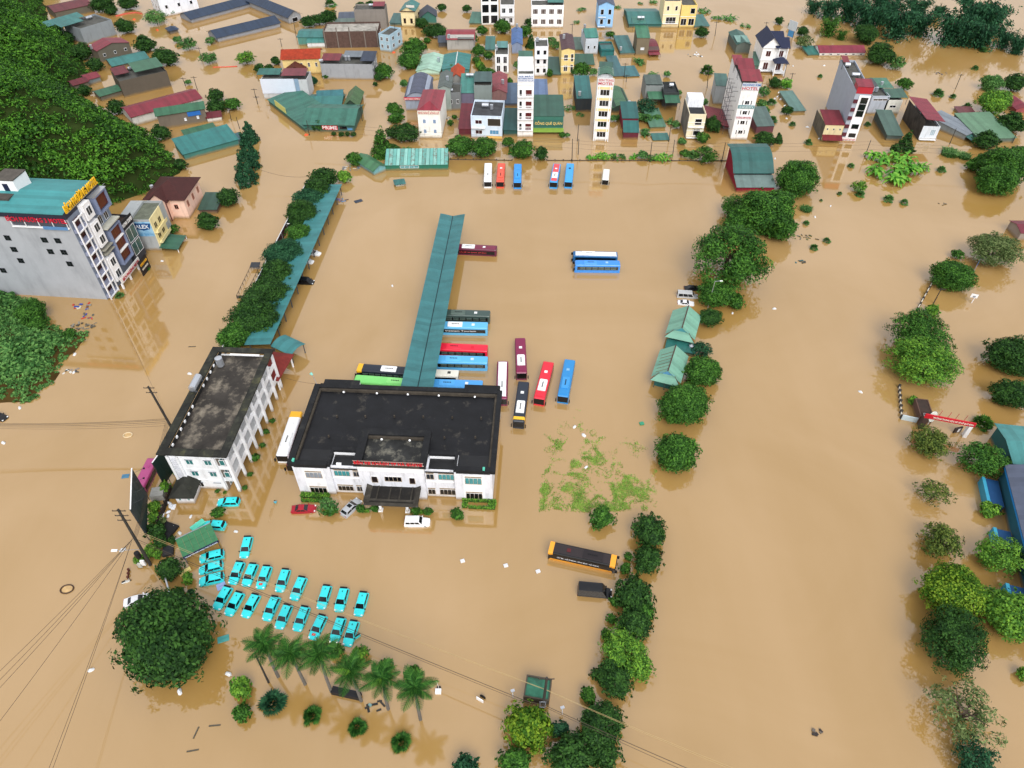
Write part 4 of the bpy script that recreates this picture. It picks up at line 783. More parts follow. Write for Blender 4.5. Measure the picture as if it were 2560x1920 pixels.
r = H('teal-roofed shed beside the narrow white glazed house', b(1985, 450), b(2060, 450), b(1985, 425), 12, '4a6a60', 'shed', '417f78', name='shed', cat='shed', rise=1.2)
# striped rusty shed and its green gable wing by the station yard
r = H('green-walled shed with striped pale and rusty roof panels', b(1120, 1478), b(1662, 1470), b(1130, 1425), 7, '2f6a58', 'none', name='shed', cat='shed', wins=(('f', 1, 1, .9, .6, .3, .95, 4, GREENGLASS, (.22, .55)),))
for i in range(17):
    x = r[1]*i/17; rust = i % 3 == 1
    MB().slab([(x+.03, -.3, r[3]), (x+r[1]/17-.05, -.3, r[3]), (x+r[1]/17-.05, r[2]+.2, r[3]+1.9), (x+.03, r[2]+.2, r[3]+1.9)], .06).build('roof_panel', mat('86bdb4' if i % 2 else '6aa79f', .5, 'corrx', .15, 0, .3, .6, ('6a4a3c', .8, .9, .3, .46 if rust else .58)), r[0])
    MB().slab([(x-.06, -.3, r[3]+.07), (x+.04, -.3, r[3]+.07), (x+.04, r[2]+.2, r[3]+1.97), (x-.06, r[2]+.2, r[3]+1.97)], .05).build('seam', mat('5a463c' if rust else '3f5f58', .7), r[0])
r = H('pale blue shed end with a green gable roof joined to the striped shed', b(1022, 1518), b(1122, 1478), b(1010, 1475), 10, '6a9aa0', 'gy', '4a8a5c', name='shed', cat='shed', rise=1.4, ov=.5)
r = H('tiny kiosk with a teal hip roof alone in the water', b(1210, 1615), b(1285, 1605), b(1200, 1592), 2.6, 'b8d0d0', 'hip', '3a7f7c', name='kiosk', cat='kiosk', rise=.9, ov=.4, wins=(('f', 3, 1, .6, .5, .2, .9, 1),))
# ---- tile c ----
r = H('tall narrow white house with motorbike rental lettering and red doors', c(47, 1183), c(180, 1183), c(45, 640), 14, 'e4e6ec', 'flat', bands=5, wins=(('f', 1, 4, .65, .6, .08, .8, 1, mat('5a1c1c', .4), (.38, 1)), ('f', 1, 4, .5, .6, .08, .8, 1, BLACK, (.02, .36))), name='rental_house')
for z in (.14, .32, .5, .68): balcony(r[0], .05, r[1]-.05, r[3]*z-.4, .7)
sign(r, 0, 1, r[3]-2.4, r[3]-.3, 'e2e6f0', 'XE MÁY|MOTORBIKES RENTAL|THUÊ XE TỰ LÁI', '2a5a98', y=-.06)
box('stair_block', WHITE, r[0], .2, r[1]-.2, 4, 8, r[3]-.6, r[3]+2.6); lean(r, .05, .95, .55, 1, r[3]+2.0, .4, '3f7a66'); tk(r, 'upright steel water tanks on the motorbike rental house', .2, .75, None, False, 2)
r = H('restaurant with stepped green roof and gold lettering', c(185, 1150), c(438, 1150), c(182, 1000), 12, '3f6f62', 'shed', '3c6a5c', name='restaurant', cat='restaurant', rise=2.2, ov=.3)
sign(r, 0, 1, r[3]*.45, r[3]*.78, '35655a', 'ĐỒNG QUÊ QUÁN', 'e8c878', y=-.3); MB().slab([(-.2, -1.6, r[3]*.18), (r[1]+.2, -1.6, r[3]*.18), (r[1]+.2, -.02, r[3]*.3), (-.2, -.02, r[3]*.3)], .1).build('awning', mat('7a9a3c', .6), r[0])
r = H('blue ribbed roof behind the motorbike rental house', c(185, 870), c(305, 870), c(185, 840), 13, '6a7a9a', 'shed', '6a86b4', name='shed', cat='shed', rise=1.6); r = H('blue-grey roof low to the side of the motorbike rental house', c(-60, 920), c(45, 920), c(-60, 890), 14, '4a5a70', 'shed', '56708e', name='shed', cat='shed', rise=1.8)
r = H('deep green roof beside the ground floor of the rental house', b(2140, 1175), c(45, 1178), b(2140, 1120), 12, '2f4f4c', 'shed', '2f5f5c', name='shed', cat='shed', rise=2.4)
r = H('white house with a red door and roof terrace behind the rental house', c(195, 660), c(306, 660), c(195, 400), 9, 'dcdee4', 'flat', bands=2, wins=(('f', 2, 3, .5, .5, .05, .95, 1),)); balcony(r[0], .1, r[1]-.1, r[3]*.62); tk(r, 'round water tank on the white house with the red door', .2, .7, None)
r = H('narrow yellow house with a brown metal roof', c(420, 645), c(531, 645), c(418, 430), c(420, 300), 'd4c084', 'gy', '5a3038', rise=.7, ov=.2, bands=2, wins=(('f', 1, 2, .6, .55, .05, .9, 2, GLASS, (.1, .6)), ('f', 1, 2, .6, .7, .05, .9, 1, mat('3a342c', .4), (.65, 1)))); tk(r, 'round water tank on the brown roof of the narrow yellow house', .25, .6, r[3]+.5)
for i_n, (lb, p0, p1, tp, dp, cc) in enumerate((('flat green roof between the white and the yellow narrow houses', (312, 655), (418, 655), (312, 640), 16, '3a6a60'), ('long green roof beside the yellow narrow house', (540, 565), (708, 565), (540, 555), 9, '3c6c58'), ('grey-green roof behind the yellow narrow house', (538, 440), (622, 440), (536, 425), 12, '5a7a6c'))):
    H(lb, c(*p0), c(*p1), c(*tp), dp, '4a5a54', 'shed', cc, name='shed', cat='shed', rise=.9)
r = H('grey house with teal roof shelters stepping up behind the yellow house', c(628, 475), c(736, 472), c(625, 335), 12, 'b4bcc6', 'flat', wins=(('f', 2, 1, .3, .35, .2, .75, 1),)); lean(r, -.02, 1.02, .05, .6, r[3]+.2, 1.6, '48988a'); tk(r, 'upright water tank on the grey house with teal shelters', .2, .9, r[3]+.4)
r = H('sky blue house with dark balconies', c(736, 243), c(866, 243), c(728, 45), 10, '8cb8e4', 'gy', '4a5a78', rise=1.6, ov=.4, wins=(('f', 2, 2, .42, .55, .08, .92, 1, GLASS),)); [balcony(r[0], .1, r[1]*.5, r[3]*z, .8, WHITE, DGREY) for z in (.08, .5)]
r = H('white and green double house with wide windows', c(165, 240), c(440, 240), c(160, 45), 9, 'e2e4ea', 'flat', bands=1, wins=(('f', 4, 2, .6, .5, .05, .95, 3, mat('4a3a34', .4)),)); lean(r, .5, 1, .1, .9, r[3]+.9, .5, '3a8a80')
r = H('big teal-roofed warehouse beside the cream and yellow villa', c(1010, 242), c(1288, 242), c(1000, 205), 21, '35605c', 'gx', '3c8580', name='warehouse', cat='warehouse', rise=2.0, ov=.4)
r = H('cream villa half with tall dark windows', c(1290, 240), c(1432, 240), c(1288, 10), 11, 'ddcda6', 'flat', bands=1, wins=(('f', 2, 1, .3, .4, .52, .95, 1), ('f', 1, 1, .6, .6, .05, .5, 3))); balcony(r[0], .2, r[1]-.2, r[3]*.18, .8)
r = H('yellow villa half joined to the cream one, carport below', c(1440, 240), c(1572, 240), c(1436, 45), 11, 'd8c078', 'flat', bands=1, wins=(('f', 2, 1, .75, .7, .05, .48, 2), ('f', 1, 1, .6, .6, .55, .95, 1, GLASS, (.5, 1))))
r = H('teal roofed lean-to beside the yellow villa', c(1575, 243), c(1702, 240), c(1572, 225), 13, '5a7a78', 'shed', '3f7f7a', name='shed', cat='shed', rise=.8)
r = H('teal roofed low house left of the stone house', c(935, 478), c(1056, 475), c(930, 455), 17, '5a6a68', 'shed', '3f8080', name='shed', cat='shed', rise=1.2, ov=.2); tk(r, 'round water tank at the corner of the low teal house by the stone house', .05, .1, r[3])
r = H('stone-walled house with green roofs between teal and red roofs', c(1066, 478), c(1172, 478), c(1060, 325), 9, '6f6656', 'shed', '4a8c6c', rise=1.8, ov=.2, wins=(('f', 1, 1, .3, .3, .15, .6, 2, mat('d0d8e0', .4)),)); lean(r, -.2, .9, 1.0, 1.7, r[3]+2.8, .6, '3f8a7a'); tk(r, 'row of white water tanks behind the stone-walled house', .2, 1.3, r[3]+3.3, True, 2)
r = H('house with a dark red curved roof beside the stone house', c(1172, 478), c(1268, 475), c(1170, 440), 14, '5a4a48', 'vx', '8a2c3c', rise=1.4, ov=.2); lean(r, 0, 1, -.2, .05, r[3]-.6, .3, '9a3444')
r = H('tall cream and white tower hotel with a green barrel-roofed top', c(702, 1215), c(826, 1220), c(735, 735), 15, 'e8e6e2', 'flat', name='tower_hotel', cat='hotel', wins=(('f', 1, 5, .62, .55, .03, .97, 3, GLASS),), bands=0)
for i in range(5): box('spandrel', mat('ecd49a', .7), r[0], .05, r[1]-.05, -.1, -.003, r[3]*(.03+.188*i+.148), r[3]*(.03+.188*i+.19))
for x in (.0, .12, .84, 1.0): box('pier', WHITE, r[0], r[1]*x-.12, r[1]*x+.12, -.3, -.004, -1, r[3]+.1)
box('upper_storey', wallm('d8dade'), r[0], .2, r[1]-.2, 2.5, 8, r[3]-.69, r[3]+2.6)
B_ = roof_parts('vy', r[1], 6, r[3]+2.4, 1.0, .1, roofm('3f7a62', 'y'), r[0]); B_.location.y = 1.5
sign(r, -.02, 1.05, r[3]+.05, r[3]+2.3, 'dedede', 'SƠN TÙNG|MOTEL', 'c01c30', y=-.05); lean(r, .05, 1, .6, 1, r[3]+1.5, .5, '3a6a5c'); tk(r, 'white water tank on top of the cream tower hotel', .5, .75, None, True)
r = H('narrow house with teal roof and black front, left of the cream tower', c(552, 968), c(682, 968), c(552, 850), 17, '34383c', 'shed', '2f7c7a', rise=1.6, ov=.1); tk(r, 'upright water tank at the front of the teal roof by the cream tower', .2, .1, r[3])
r = H('dark-roofed teal-walled house behind the cream tower', c(765, 500), c(878, 498), c(762, 425), 9, '2f6a6a', 'flat'); lean(r, 0, 1, -.05, .6, r[3]-.4, .3, '2f7a7a')
r = H('teal slanted roof right of the cream tower top', c(882, 668), c(968, 665), c(880, 655), 18, '4a6a70', 'shed', '40747c', name='shed', cat='shed', rise=1.2); r = H('square teal roof sheet low over the water by a pole', c(978, 668), c(1098, 662), c(976, 658), 9, '4a6a70', 'shed', '3f8088', name='shed', cat='shed', rise=.5)
r = H('green curved roof house right of the cream tower', c(868, 975), c(1025, 970), c(865, 935), 17, '3a4a44', 'vy', '4a7f58', rise=1.3, ov=.2); tk(r, 'upright water tanks on the green curved roof', .92, .1, r[3], False)
r = H('house of stepped teal and red roof bands down to the water', c(958, 1205), c(1086, 1208), c(955, 1140), 5, '5a2a34', 'shed', '2f7a78', rise=1.8, ov=.2); r = H('upper teal and red banded roof behind the stepped one', c(945, 1115), c(1080, 1115), c(940, 1020), 9, '6a2634', 'shed', '307270', rise=2.0, ov=.2)
r = H('dark grey house with green roofs and curved tanks, beside the cream narrow house', c(1140, 880), c(1290, 880), c(1135, 740), 9, '7f8484', 'flat', deck='3c4244', wins=(('f', 2, 1, .4, .4, .1, .6, 2),)); lean(r, 0, .95, .05, .95, r[3]+.3, .5, '566a64'); lean(r, .1, 1, -.6, -.02, r[3]*.55, .7, '4a8a66')
r2 = H('black flat-roofed house with green front roof next to the dark grey one', c(1295, 930), c(1425, 930), c(1290, 800), 10, '3c4040', 'flat', deck='34383a'); lean(r2, 0, .98, -.5, -.02, r2[3]*.7, .9, '3a7a5a'); tk(r2, 'curved steel water tank on the black flat roof', .5, .6, None, True, 1, r=.7)
r = H('low green roof in front of the dark grey house', c(1195, 1115), c(1322, 1110), c(1190, 1095), 12, '4a6a58', 'shed', '5a8f72', name='shed', cat='shed', rise=1.3); r = H('teal sheet roof awash at the street edge', c(1222, 1215), c(1355, 1212), c(1220, 1208), 4, '4a6a6a', 'shed', '3f8078', name='shed', cat='shed', rise=.4)
r = H('narrow cream house with arched balcony and rough grey side wall', c(1498, 1195), c(1640, 1198), c(1522, 985), 13, 'd8ceb2', 'flat', deck='33353a', bands=2, wins=(('f', 1, 2, .6, .6, .05, .9, 1, GLASS, (.25, .95)),)); [balcony(r[0], .15, r[1]-.15, r[3]*z, .8) for z in (.06, .5)]
box('side_wall', mat('7a7670', .85, 'rough', .2, 0, .2, .6, ('3c3a36', .6, .6, .2, .5)), r[0], -.12, -.002, .1, r[2]-.1, -2, r[3]-.1); box('stair_block', wallm('d8dbe2'), r[0], .2, r[1]-.2, 7, 12, r[3]-.69, r[3]+2.4); tk(r, 'round water tank beside the stair block of the cream narrow house', .9, .75, r[3])
HK = H('tall white hotel with red roof and blue and red roof lettering', c(1886, 1205), c(2027, 1210), c(1972, 745), 24, 'e6e9f0', 'flat', name='tower_hotel', cat='hotel', wins=(('f', 1, 4, .34, .4, .06, .8, 2, GLASS, (0.1, .9)), ('f', 2, 4, .12, .45, .06, .8, 1, GLASS)))
r = HK; lean(r, -.1, 1.1, -.03, .3, r[3]+2.0, .9, 'a02c3c'); lean(r, -.1, .9, .35, .62, r[3]+2.4, 1.2, '9a2c3c'); lean(r, -.1, .5, .65, .95, r[3]+1.0, .8, 'a83444')
sign(r, -.02, 1.08, r[3]+.1, r[3]+1.2, 'c8d0da', 'HOÀNG KIM', '2a6ab0', y=-.1); sign(r, -.02, 1.0, r[3]-1.2, r[3]+.05, 'd8dce2', 'HOTEL', 'c02434', y=-.1); sign(r, .02, .98, r[3]*.6, r[3]*.66, '2f7c84', 'CAR AND BIKE RENTAL', 'e8f0f0', y=-.05); sign(r, .02, .98, r[3]*.405, r[3]*.465, 'e8eaf0', 'HOÀNG KIM HOTEL', 'b82c38', y=-.05)
tk(r, 'round steel tank on the red-roofed white hotel', .8, .75, None, False, 1, r=.8)
fs = MB()
for y in (4, 7.5, 11, 14.5):
    fs.box(-2.2, -2.1, y-.05, y+.05, -1, r[3]*.92)
    for z in np.arange(2, r[3]*.9, 3.2): fs.box(-2.2, -.01, y-.05, y+.05, z, z+.1)
for z in np.arange(2, r[3]*.9, 3.2): fs.box(-2.2, -2.1, 4, 14.5, z, z+.1)
fs.build('outside_frame', DGREY, r[0])
r = H('red sheet-roofed annex at the foot of the white hotel', c(1700, 1135), c(1880, 1135), c(1690, 1095), 14, '5a3a3c', 'shedr', '9a3440', name='annex', cat='annex', rise=1.6, ov=.3)
r = H('grey side shed with green roof behind the steel frame of the hotel', c(1735, 900), c(1830, 905), c(1735, 700), 10, '9aa0a4', 'shed', '4a7a70', name='shed', cat='shed', rise=.5, hh=7)
r = H('green-roofed houses by the upper pole, dark side wall', c(1925, 470), c(2045, 470), c(1900, 385), 15, '5c6460', 'gy', '3a6e64', rise=1.2, ov=.3); lean(r, .02, .95, .05, .5, r[3]+.7, .5, '86b8ac')
vz = lambda x, y: (1740+x*260/1269, 40+y*195/952)
VL = H('white villa with navy tiled gables and columned porch', vz(752, 685), vz(1042, 690), vz(795, 368), vz(725, 228), 'eceef2', 'none', name='villa', cat='villa')
def villa2():
    r = VL; W, D, Hh = r[1:]; nv = mat('232a44', .6, 'tile', .15, 0, .3, 1.2); DR = mat('4a1e1c', .3)
    xm = W*.34; zr = Hh+3.4
    MB().loft([[(0, y, Hh), (W*.68, y, Hh), (xm, y, zr-.15)] for y in (0, D)]).build('gable', wallm('eceef2'), r[0])
    MB().slab([(-.6, -.6, Hh-.4), (xm, -.6, zr), (xm, D+.5, zr), (-.6, D+.5, Hh-.4)], .14).build('roof', nv, r[0]); MB().slab([(xm, -.6, zr), (W*.68+.6, -.6, Hh-.4), (W*.68+.6, D+.5, Hh-.4), (xm, D+.5, zr)], .14).build('roof', nv, r[0])
    MB().slab([(W*.5, -1.2, Hh-.3), (W+.8, -1.2, Hh-.3), (W+.8, D*.3, Hh+2.2), (W*.42, D*.3, Hh+2.2)], .14).build('roof', nv, r[0]); MB().slab([(W*.5, D*.6, Hh+.1), (W+.5, D*.6, Hh+.1), (W+.5, D*.95, Hh+1.8), (W*.5, D*.95, Hh+1.8)], .14).build('roof', nv, r[0])
    for z, hh in ((Hh*.24, 3.0), (Hh*.72, 2.2)): window(r[0], W*.26, -.003, z, 1.9, hh, 0, 2, 1, WHITE, DR)
    window(r[0], W*.78, -.003, Hh*.72, 1.9, 2.4, 0, 2, 1, WHITE, DR); window(r[0], W*.78, -.003, Hh*.24, 2.4, 3.0, 0, 2, 1, WHITE, DR)
    for z in (.1, .48, .95): box('cornice', WHITE, r[0], -.15, W*.6, -.35, -.003, Hh*z-.15, Hh*z+.15)
    po = roof_parts('hip', W*.5, 3.6, Hh*.5, 1.7, .5, nv, r[0], name='porch_roof'); po.location = (W*.54, -3.7, 0)
    for x in (.57, 1.01): box('porch_column', WHITE, r[0], W*x-.2, W*x+.2, -3.5, -3.1, -1.5, Hh*.5)
    for x in (.66, 1.0): box('upper_column', WHITE, r[0], W*x-.15, W*x+.15, -1.1, -.8, Hh*.5, Hh-.2)
    balcony(r[0], W*.55, W*1.03, 1.0, 3.5); balcony(r[0], W*.02, W*.5, .9, 1.2, WHITE, DGREY)
villa2()
r = H('house with a bright blue sheet roof and blue gable', c(0, 468), c(88, 468), c(0, 385), c(6, 250), '7a86a0', 'gy', '4a78c0', rise=1.1, ov=.25); tk(r, 'white water tank on the bright blue roof', .5, .9, r[3]+.9)
r = H('low green-roofed house with pale front beside the navy-roofed villa', c(2060, 640), c(2110, 645), c(2060, 560), 12, '5a6a60', 'shed', '4a7a66', rise=1.0)
WH = H('warehouse with big curved green roof and red walls by the trees', x7(355, 720), x7(905, 720), x7(345, 650), 16, '7a2030', 'none', name='warehouse', cat='warehouse', hh=2.0)
r = WH; MB().slab([(-.3, -.4, 2.0), (r[1]+.3, -.4, 2.0), (r[1]+.3, 5.0, 3.3), (-.3, 5.0, 3.3)], .1).build('lower_roof', roofm('7a9490', 'x'), r[0])
B = MB(); prof = [(4.8, 3.9), (8, 6.2), (11, 7.6), (14, 8.0), (17.5, 7.4)]
for (ya, za), (yb, zb) in zip(prof, prof[1:]): B.slab([(-.6, ya, za), (r[1]+.6, ya, za), (r[1]+.6, yb, zb), (-.6, yb, zb)], .12)
B.build('roof', roofm('35716c', 'x'), r[0]); box('clerestory', DARK, r[0], 0, r[1], 5.0, 5.2, 3.2, 3.95)
B = MB()
for x in (.2, r[1]-.2): B.loft([[(xx, 5.2, 2.0), (xx, 16, 2.0), (xx, 16, 7.6), (xx, 11, 7.4), (xx, 8, 6.0), (xx, 5.2, 3.8)] for xx in (x-.15, x+.15)])
B.build('gable_wall', wallm('7a2030'), r[0])
r = H('grey-teal house with a dark red lower roof right of the white hotel', c(2100, 1165), d(35, 1160), c(2085, 1090), 11, '5a3a40', 'shed', '5f7a74', rise=2.0, ov=.2)
# ---- tile d ----
r = H('long white building with dark red roof by the bamboo', d(440, 484), d(832, 482), d(438, 455), 8, 'e0e2e4', 'gx', '9a2c44', name='long_house', cat='building', rise=1.6, ov=.3, wins=(('f', 6, 1, .4, .5, .1, .9, 1),)); r = H('small teal roof at the end of the long white building', d(345, 485), d(436, 482), d(340, 470), 7, '4a7a74', 'shed', '2f7f74', name='shed', cat='shed', rise=.9)
TW = H('tall narrow grey-sided house with glazed white front', d(622, 1210), d(752, 1218), d(772, 790), 28, 'b6bcc8', 'flat', name='tower_house', cat='house', wm=mat('aab2c0', .8, 'plain', .06, 0, .2, .5, ('8d94a2', .3, .3, .3, .55)))
r = TW; fw = box('front_panel', WHITE, r[0], r[1]*.28, r[1]*1.0, -.18, -.002, 1.2, r[3]*.93)
for z0, z1_ in ((.07, .17), (.25, .36), (.5, .9)): window(r[0], r[1]*.66, -.19, r[3]*(z0+z1_)/2, r[1]*.5, r[3]*(z1_-z0), 0, 1, 3 if z1_ > .8 else 1, WHITE, GLASS)
for zi in range(5): box('balcony', mat('5a2430', .6), r[0], .02, r[1]*.26, -.5, -.003, r[3]*(.1+zi*.17), r[3]*(.1+zi*.17)+1.1)
sign(r, 0, 1, .1, 1.15, 'f0ecec', 'NHÀ NGHỈ THÚY KIỀU', 'b8283c', y=-.2); sign(r, 0, 1, r[3]-.6, r[3]+1.6, 'b02a38', '', '', y=-.05)
box('roof_room', wallm('a85058'), r[0], .3, r[1]-.2, .4, 5, r[3]-.69, r[3]+1.2); MB().slab([(-.1, -.3, r[3]+1.7), (r[1]+.1, -.3, r[3]+1.7), (r[1]+.1, 5.4, r[3]+2.2), (-.1, 5.4, r[3]+2.2)], .1).build('roof', roofm('a02c40'), r[0])
tk(r, 'long white tank on the tall grey-sided house', .25, .5, None, True, 1, r=.6, L=2.4); tk(r, 'steel tank at the back of the tall grey-sided house', .1, .8, None, True, 1, r=.7, L=1.6); lean(r, -.05, .4, .82, 1, r[3]+1, .4, '9a2c38')
r = H('small house with red roof and cream front at the foot of the grey tower', d(455, 1215), d(615, 1220), d(455, 1075), 9, 'c8bc96', 'shed', '8e2634', rise=1.2, ov=.2, wins=(('f', 3, 1, .25, .25, .5, .95, 1, BLACK),)); MB().slab([(-.2, -2.2, 1.2), (r[1]+.2, -2.2, 1.2), (r[1]+.2, -.02, 2.2), (-.2, -.02, 2.2)], .1).build('awning', roofm('8a1f2a'), r[0])
box('side_wall', mat('6a665c', .85, 'rough', .2, 0, .2, .6, ('33312c', .6, .6, .2, .5)), r[0], -.1, -.002, .1, r[2]+3, -2, r[3]-.1)
r = H('grey house with barred terrace between the tower and cream house', d(850, 985), d(1000, 985), d(870, 830), 10, 'a4aab4', 'flat', wins=(('f', 1, 1, .8, .35, .62, .98, 3, mat('5a5450', .6)),)); tk(r, 'pair of upright tanks on the grey house with the barred terrace', .3, .5, None, False, 2); lean(r, -.1, .6, .6, 1.2, r[3]+1.2, .4, '4a4e54')
r = H('pale house with a green upper roof beside the barred terrace house', d(985, 985), d(1120, 985), d(1010, 865), 10, 'c8c8c0', 'flat', wins=(('f', 1, 1, .4, .35, .3, .8, 2),)); lean(r, 0, 1.25, -.02, .6, r[3]+1.0, .8, '45705f'); lean(r, -.3, .8, .7, 1.5, r[3]+1.6, .5, '4c8a70'); tk(r, 'upright tank above the green upper roof', .15, .95, r[3]+1)
DW = H('dark-stained house with a long red roof over an open loft', d(1295, 1210), d(1440, 1215), d(1340, 1090), 17, 'c8d0d8', 'flat', wins=(('f', 1, 1, .45, .6, .2, .95, 3, mat('9fb6c4', .3), (.35, 1)),))
r = DW; box('side_wall', mat('4f4a44', .85, 'rough', .3, 0, .2, .6, ('2a2826', .7, .5, .3, .46)), r[0], -.12, -.002, 0, r[2], -2, r[3]+1.8); MB().slab([(-.5, -1, r[3]+2.9), (r[1]+.3, -1, r[3]+2.2), (r[1]+.3, r[2]+.5, r[3]+2.2), (-.5, r[2]+.5, r[3]+2.9)], .12).build('roof', roofm('9c2c40', 'y'), r[0])
for y in (.3, .5, .75, .98): box('post', GREY, r[0], r[1]-.3, r[1]-.1, r[2]*y-.1, r[2]*y+.1, r[3]-.7, r[3]+2.1); 
for y in (.35, .6): box('post', GREY, r[0], 0.02, .25, r[2]*y-.1, r[2]*y+.1, r[3]-.7, r[3]+2.7)
balcony(r[0], .1, r[1]-.1, .5, .8)
r = H('curved green-roofed low house between tower and dark-stained house', d(1015, 1215), d(1145, 1220), d(1000, 1165), 16, '4a5450', 'shed', '56786c', rise=1.8, ov=.3)
r = H('grey-green shed roof low in the water left of the grey tower', d(210, 975), d(318, 972), d(195, 955), 15, '6a7a74', 'shed', '66938a', name='shed', cat='shed', rise=1.0)
r = H('warehouse with grey-blue roof facing the street trees', d(1690, 1215), d(1800, 1170), d(1680, 1165), 15, '7f8688', 'shed', '8a97a4', name='warehouse', cat='warehouse', rise=1.2, ov=.3); MB().slab([(0, -2.4, 1.0), (r[1], -2.4, 1.0), (r[1], -.02, 1.5), (0, -.02, 1.5)], .08).build('awning', roofm('4a8a84'), r[0])
r = H('wide warehouse with a green roof beside the grey-blue one', d(1810, 1245), d(2118, 1232), d(1800, 1200), 17, '5a6660', 'shed', '6a9a78', name='warehouse', cat='warehouse', rise=1.4, ov=.3)
r = H('small house with a dark red and grey roof behind the green warehouse', d(1655, 1000), d(1790, 1000), d(1650, 985), 5, '7a7a78', 'shed', '7a3a40', rise=.6)
r = H('red-roofed pavilion at the edge of the trees', d(2130, 985), d(2260, 985), d(2125, 945), 9, '8a4a4c', 'gy', '9a2c40', name='pavilion', cat='pavilion', rise=1.4)
SGN = thing('billboard', 'pale billboard with a blue lower panel leaning in the water', 'billboard', tuple(G(*d(190, 320)))); SGN.rotation_euler = (0, 0, R(-58))
MB().box(-2.2, 2.2, -.08, .08, 2.8, 6.6).build('panel', mat('c4d0da', .5), SGN); MB().box(-1.4, 1.4, -.12, .0, .2, 2.7).build('lower_panel', mat('4a90c8', .5), SGN); MB().box(-1.6, -1.4, -.1, .1, -2, 2.8).box(1.4, 1.6, -.1, .1, -2, 2.8).build('legs', DGREY, SGN)
# ---------------- motel at the left edge ----------------
def motel():
    A, W, rz = frame_of(e(960, 930), e(1190, 640)); hh = 24.6; D = 36
    t = thing('motel', 'tall grey motel with teal roof and yellow rooftop lettering below the hill', 'motel', (A.x, A.y, 0), rz)
    GW = mat('a6aab0', .8, 'plain', .08, 0, .2, .35, ('84888e', .5, .3, .08, .5))
    MB().box(0, W, 1.0, D, -2, hh-1.3).build('wall', GW, t)
    box('fascia', mat('2a2d3c', .6), t, -.3, W+.2, .9, D, hh-1.298, hh)
    TR = mat('3f8b8e', .5, 'corrx', .12, 0, .4, .3, ('2c6a6c', .4, .2, .2, .5))
    MB().slab([(-.5, 1.2, hh+.05), (W*.5, 1.2, hh+1.5), (W*.5, D, hh+1.5), (-.5, D, hh+.05)], .1).build('roof', TR, t)
    MB().slab([(W*.5+.02, 1.2, hh+1.5), (W+.3, 1.2, hh+.2), (W+.3, D, hh+.2), (W*.5+.02, D, hh+1.5)], .1).build('roof', TR, t)
    sb = box('stair_block', WHITE, t, W*.45, W*.8, 15.5, 20.5, hh+.2, hh+4.0); box('stair_roof', mat('55504a', .8, 'rough', .3), sb, W*.45-.1, W*.8+.1, 15.4, 20.6, hh+4.0, hh+4.25); box('door', mat('1c2440', .5), sb, W*.45-.05, W*.45+.0, 17.3, 18.6, hh+.9, hh+3.2)
    box('roof_platform', mat('4a4540', .8, 'rough', .3), t, W*.22, W*.45-.06, 16, 25, hh+.6, hh+1.2)
    # side wall windows (wall x = 0 faces the camera), y backwards from the front
    for px, py in ((105, 965), (615, 995), (800, 1005), (195, 1125), (700, 1155), (885, 1165), (290, 1280), (965, 1325), (45, 1415)):
        uv = y5(px, py); dx, dy = (uv[0]-1280)/F, (uv[1]-960)/F; ray = Vector((dx, CP-dy*SP, -(SP+dy*CP))); nv = Vector((math.cos(rz), math.sin(rz), 0)); tt = Vector((A.x, A.y, -CAMH)).dot(nv)/ray.dot(nv)
        P_ = Vector((0, 0, CAMH))+ray*tt; yy = -(P_.x-A.x)*math.sin(rz)+(P_.y-A.y)*math.cos(rz); window(t, -.003, yy, P_.z, 1.5, 1.4, -math.pi/2, 2, 2, mat('3a3c40', .6), GLASS)
    # upper open balcony on the side with red lettering above
    bz = hh-3.6; box('loggia', mat('4a4c54', .7), t, -.06, -.004, 1.4, 15.0, bz, hh-1.5); lg = box('loggia_rail', WHITE, t, -.5, -.06, 1.3, 15.2, bz-.25, bz); box('loggia_banner', mat('5a86b4', .5), t, -.56, -.5, 1.6, 7.6, bz-.5, bz+.35)
    for y in (1.4, 4.8, 8.2, 11.6, 15): box('loggia_post', WHITE, t, -.5, -.36, y-.06, y+.06, bz, hh-1.4)
    text('BÍCH PHƯƠNG 3 MOTEL', mat('c81838', .5), t, -.62, 15.6, hh-2.2, 14.6, 1.5, -math.pi/2)
    # front: white grid of balconies on the near strip
    g0, g1 = 0.1, W*.27; nr = 7; top = hh-2.2
    back = box('front_wall', mat('7a8496', .7), t, 0, W, .85, 1.0, 0, hh-1.3)
    for i in range(nr):
        z = .4+(top-.4)*i/nr; zz = (top-.4)/nr
        box('balcony', mat('8a90a8', .7), t, g0, g1, .0, .84, z, z+.9); window(t, (g0+g1)/2+.4, .845, z+zz*.62, (g1-g0)*.7, zz*.6, 0, 2, 1, mat('5a2820', .5), mat('3a1a14', .3))
    for i in range(nr+1): box('grid_beam', WHITE, t, g0-.1, g1+.1, -.25, .0, .3+(top-.4)*i/nr, .3+(top-.4)*i/nr+.28)
    for x in (g0, (g0+g1)*.62, g1): box('grid_post', WHITE, t, x-.14, x+.14, -.24, .01, -1, top+.3)
    # middle strip: white framed panels over a grey wall
    for z0, z1_ in ((2.2, 9.2), (12.4, 19.0), (20.0, 24.0)):
        x0, x1 = W*.31, W*.52
        pn = box('front_panel', WHITE, t, x0, x1, -.5, .84, z0, z1_)
        for k_ in range(2 if z1_-z0 > 5 else 1):
            zc = z0+(z1_-z0)*((k_+.5)/(2 if z1_-z0 > 5 else 1)); window(t, (x0+x1)/2, -.505, zc, (x1-x0)*.62, 2.1, 0, 2, 1, WHITE, mat('2c343c', .25))
    for z in (10.0, 11.2): box('ledge', mat('9a988c', .8), t, W*.33, W*.6, -.7, .84, z, z+.25)
    # far strip: blue-grey frames with brown glass
    BG = mat('7c88a6', .65)
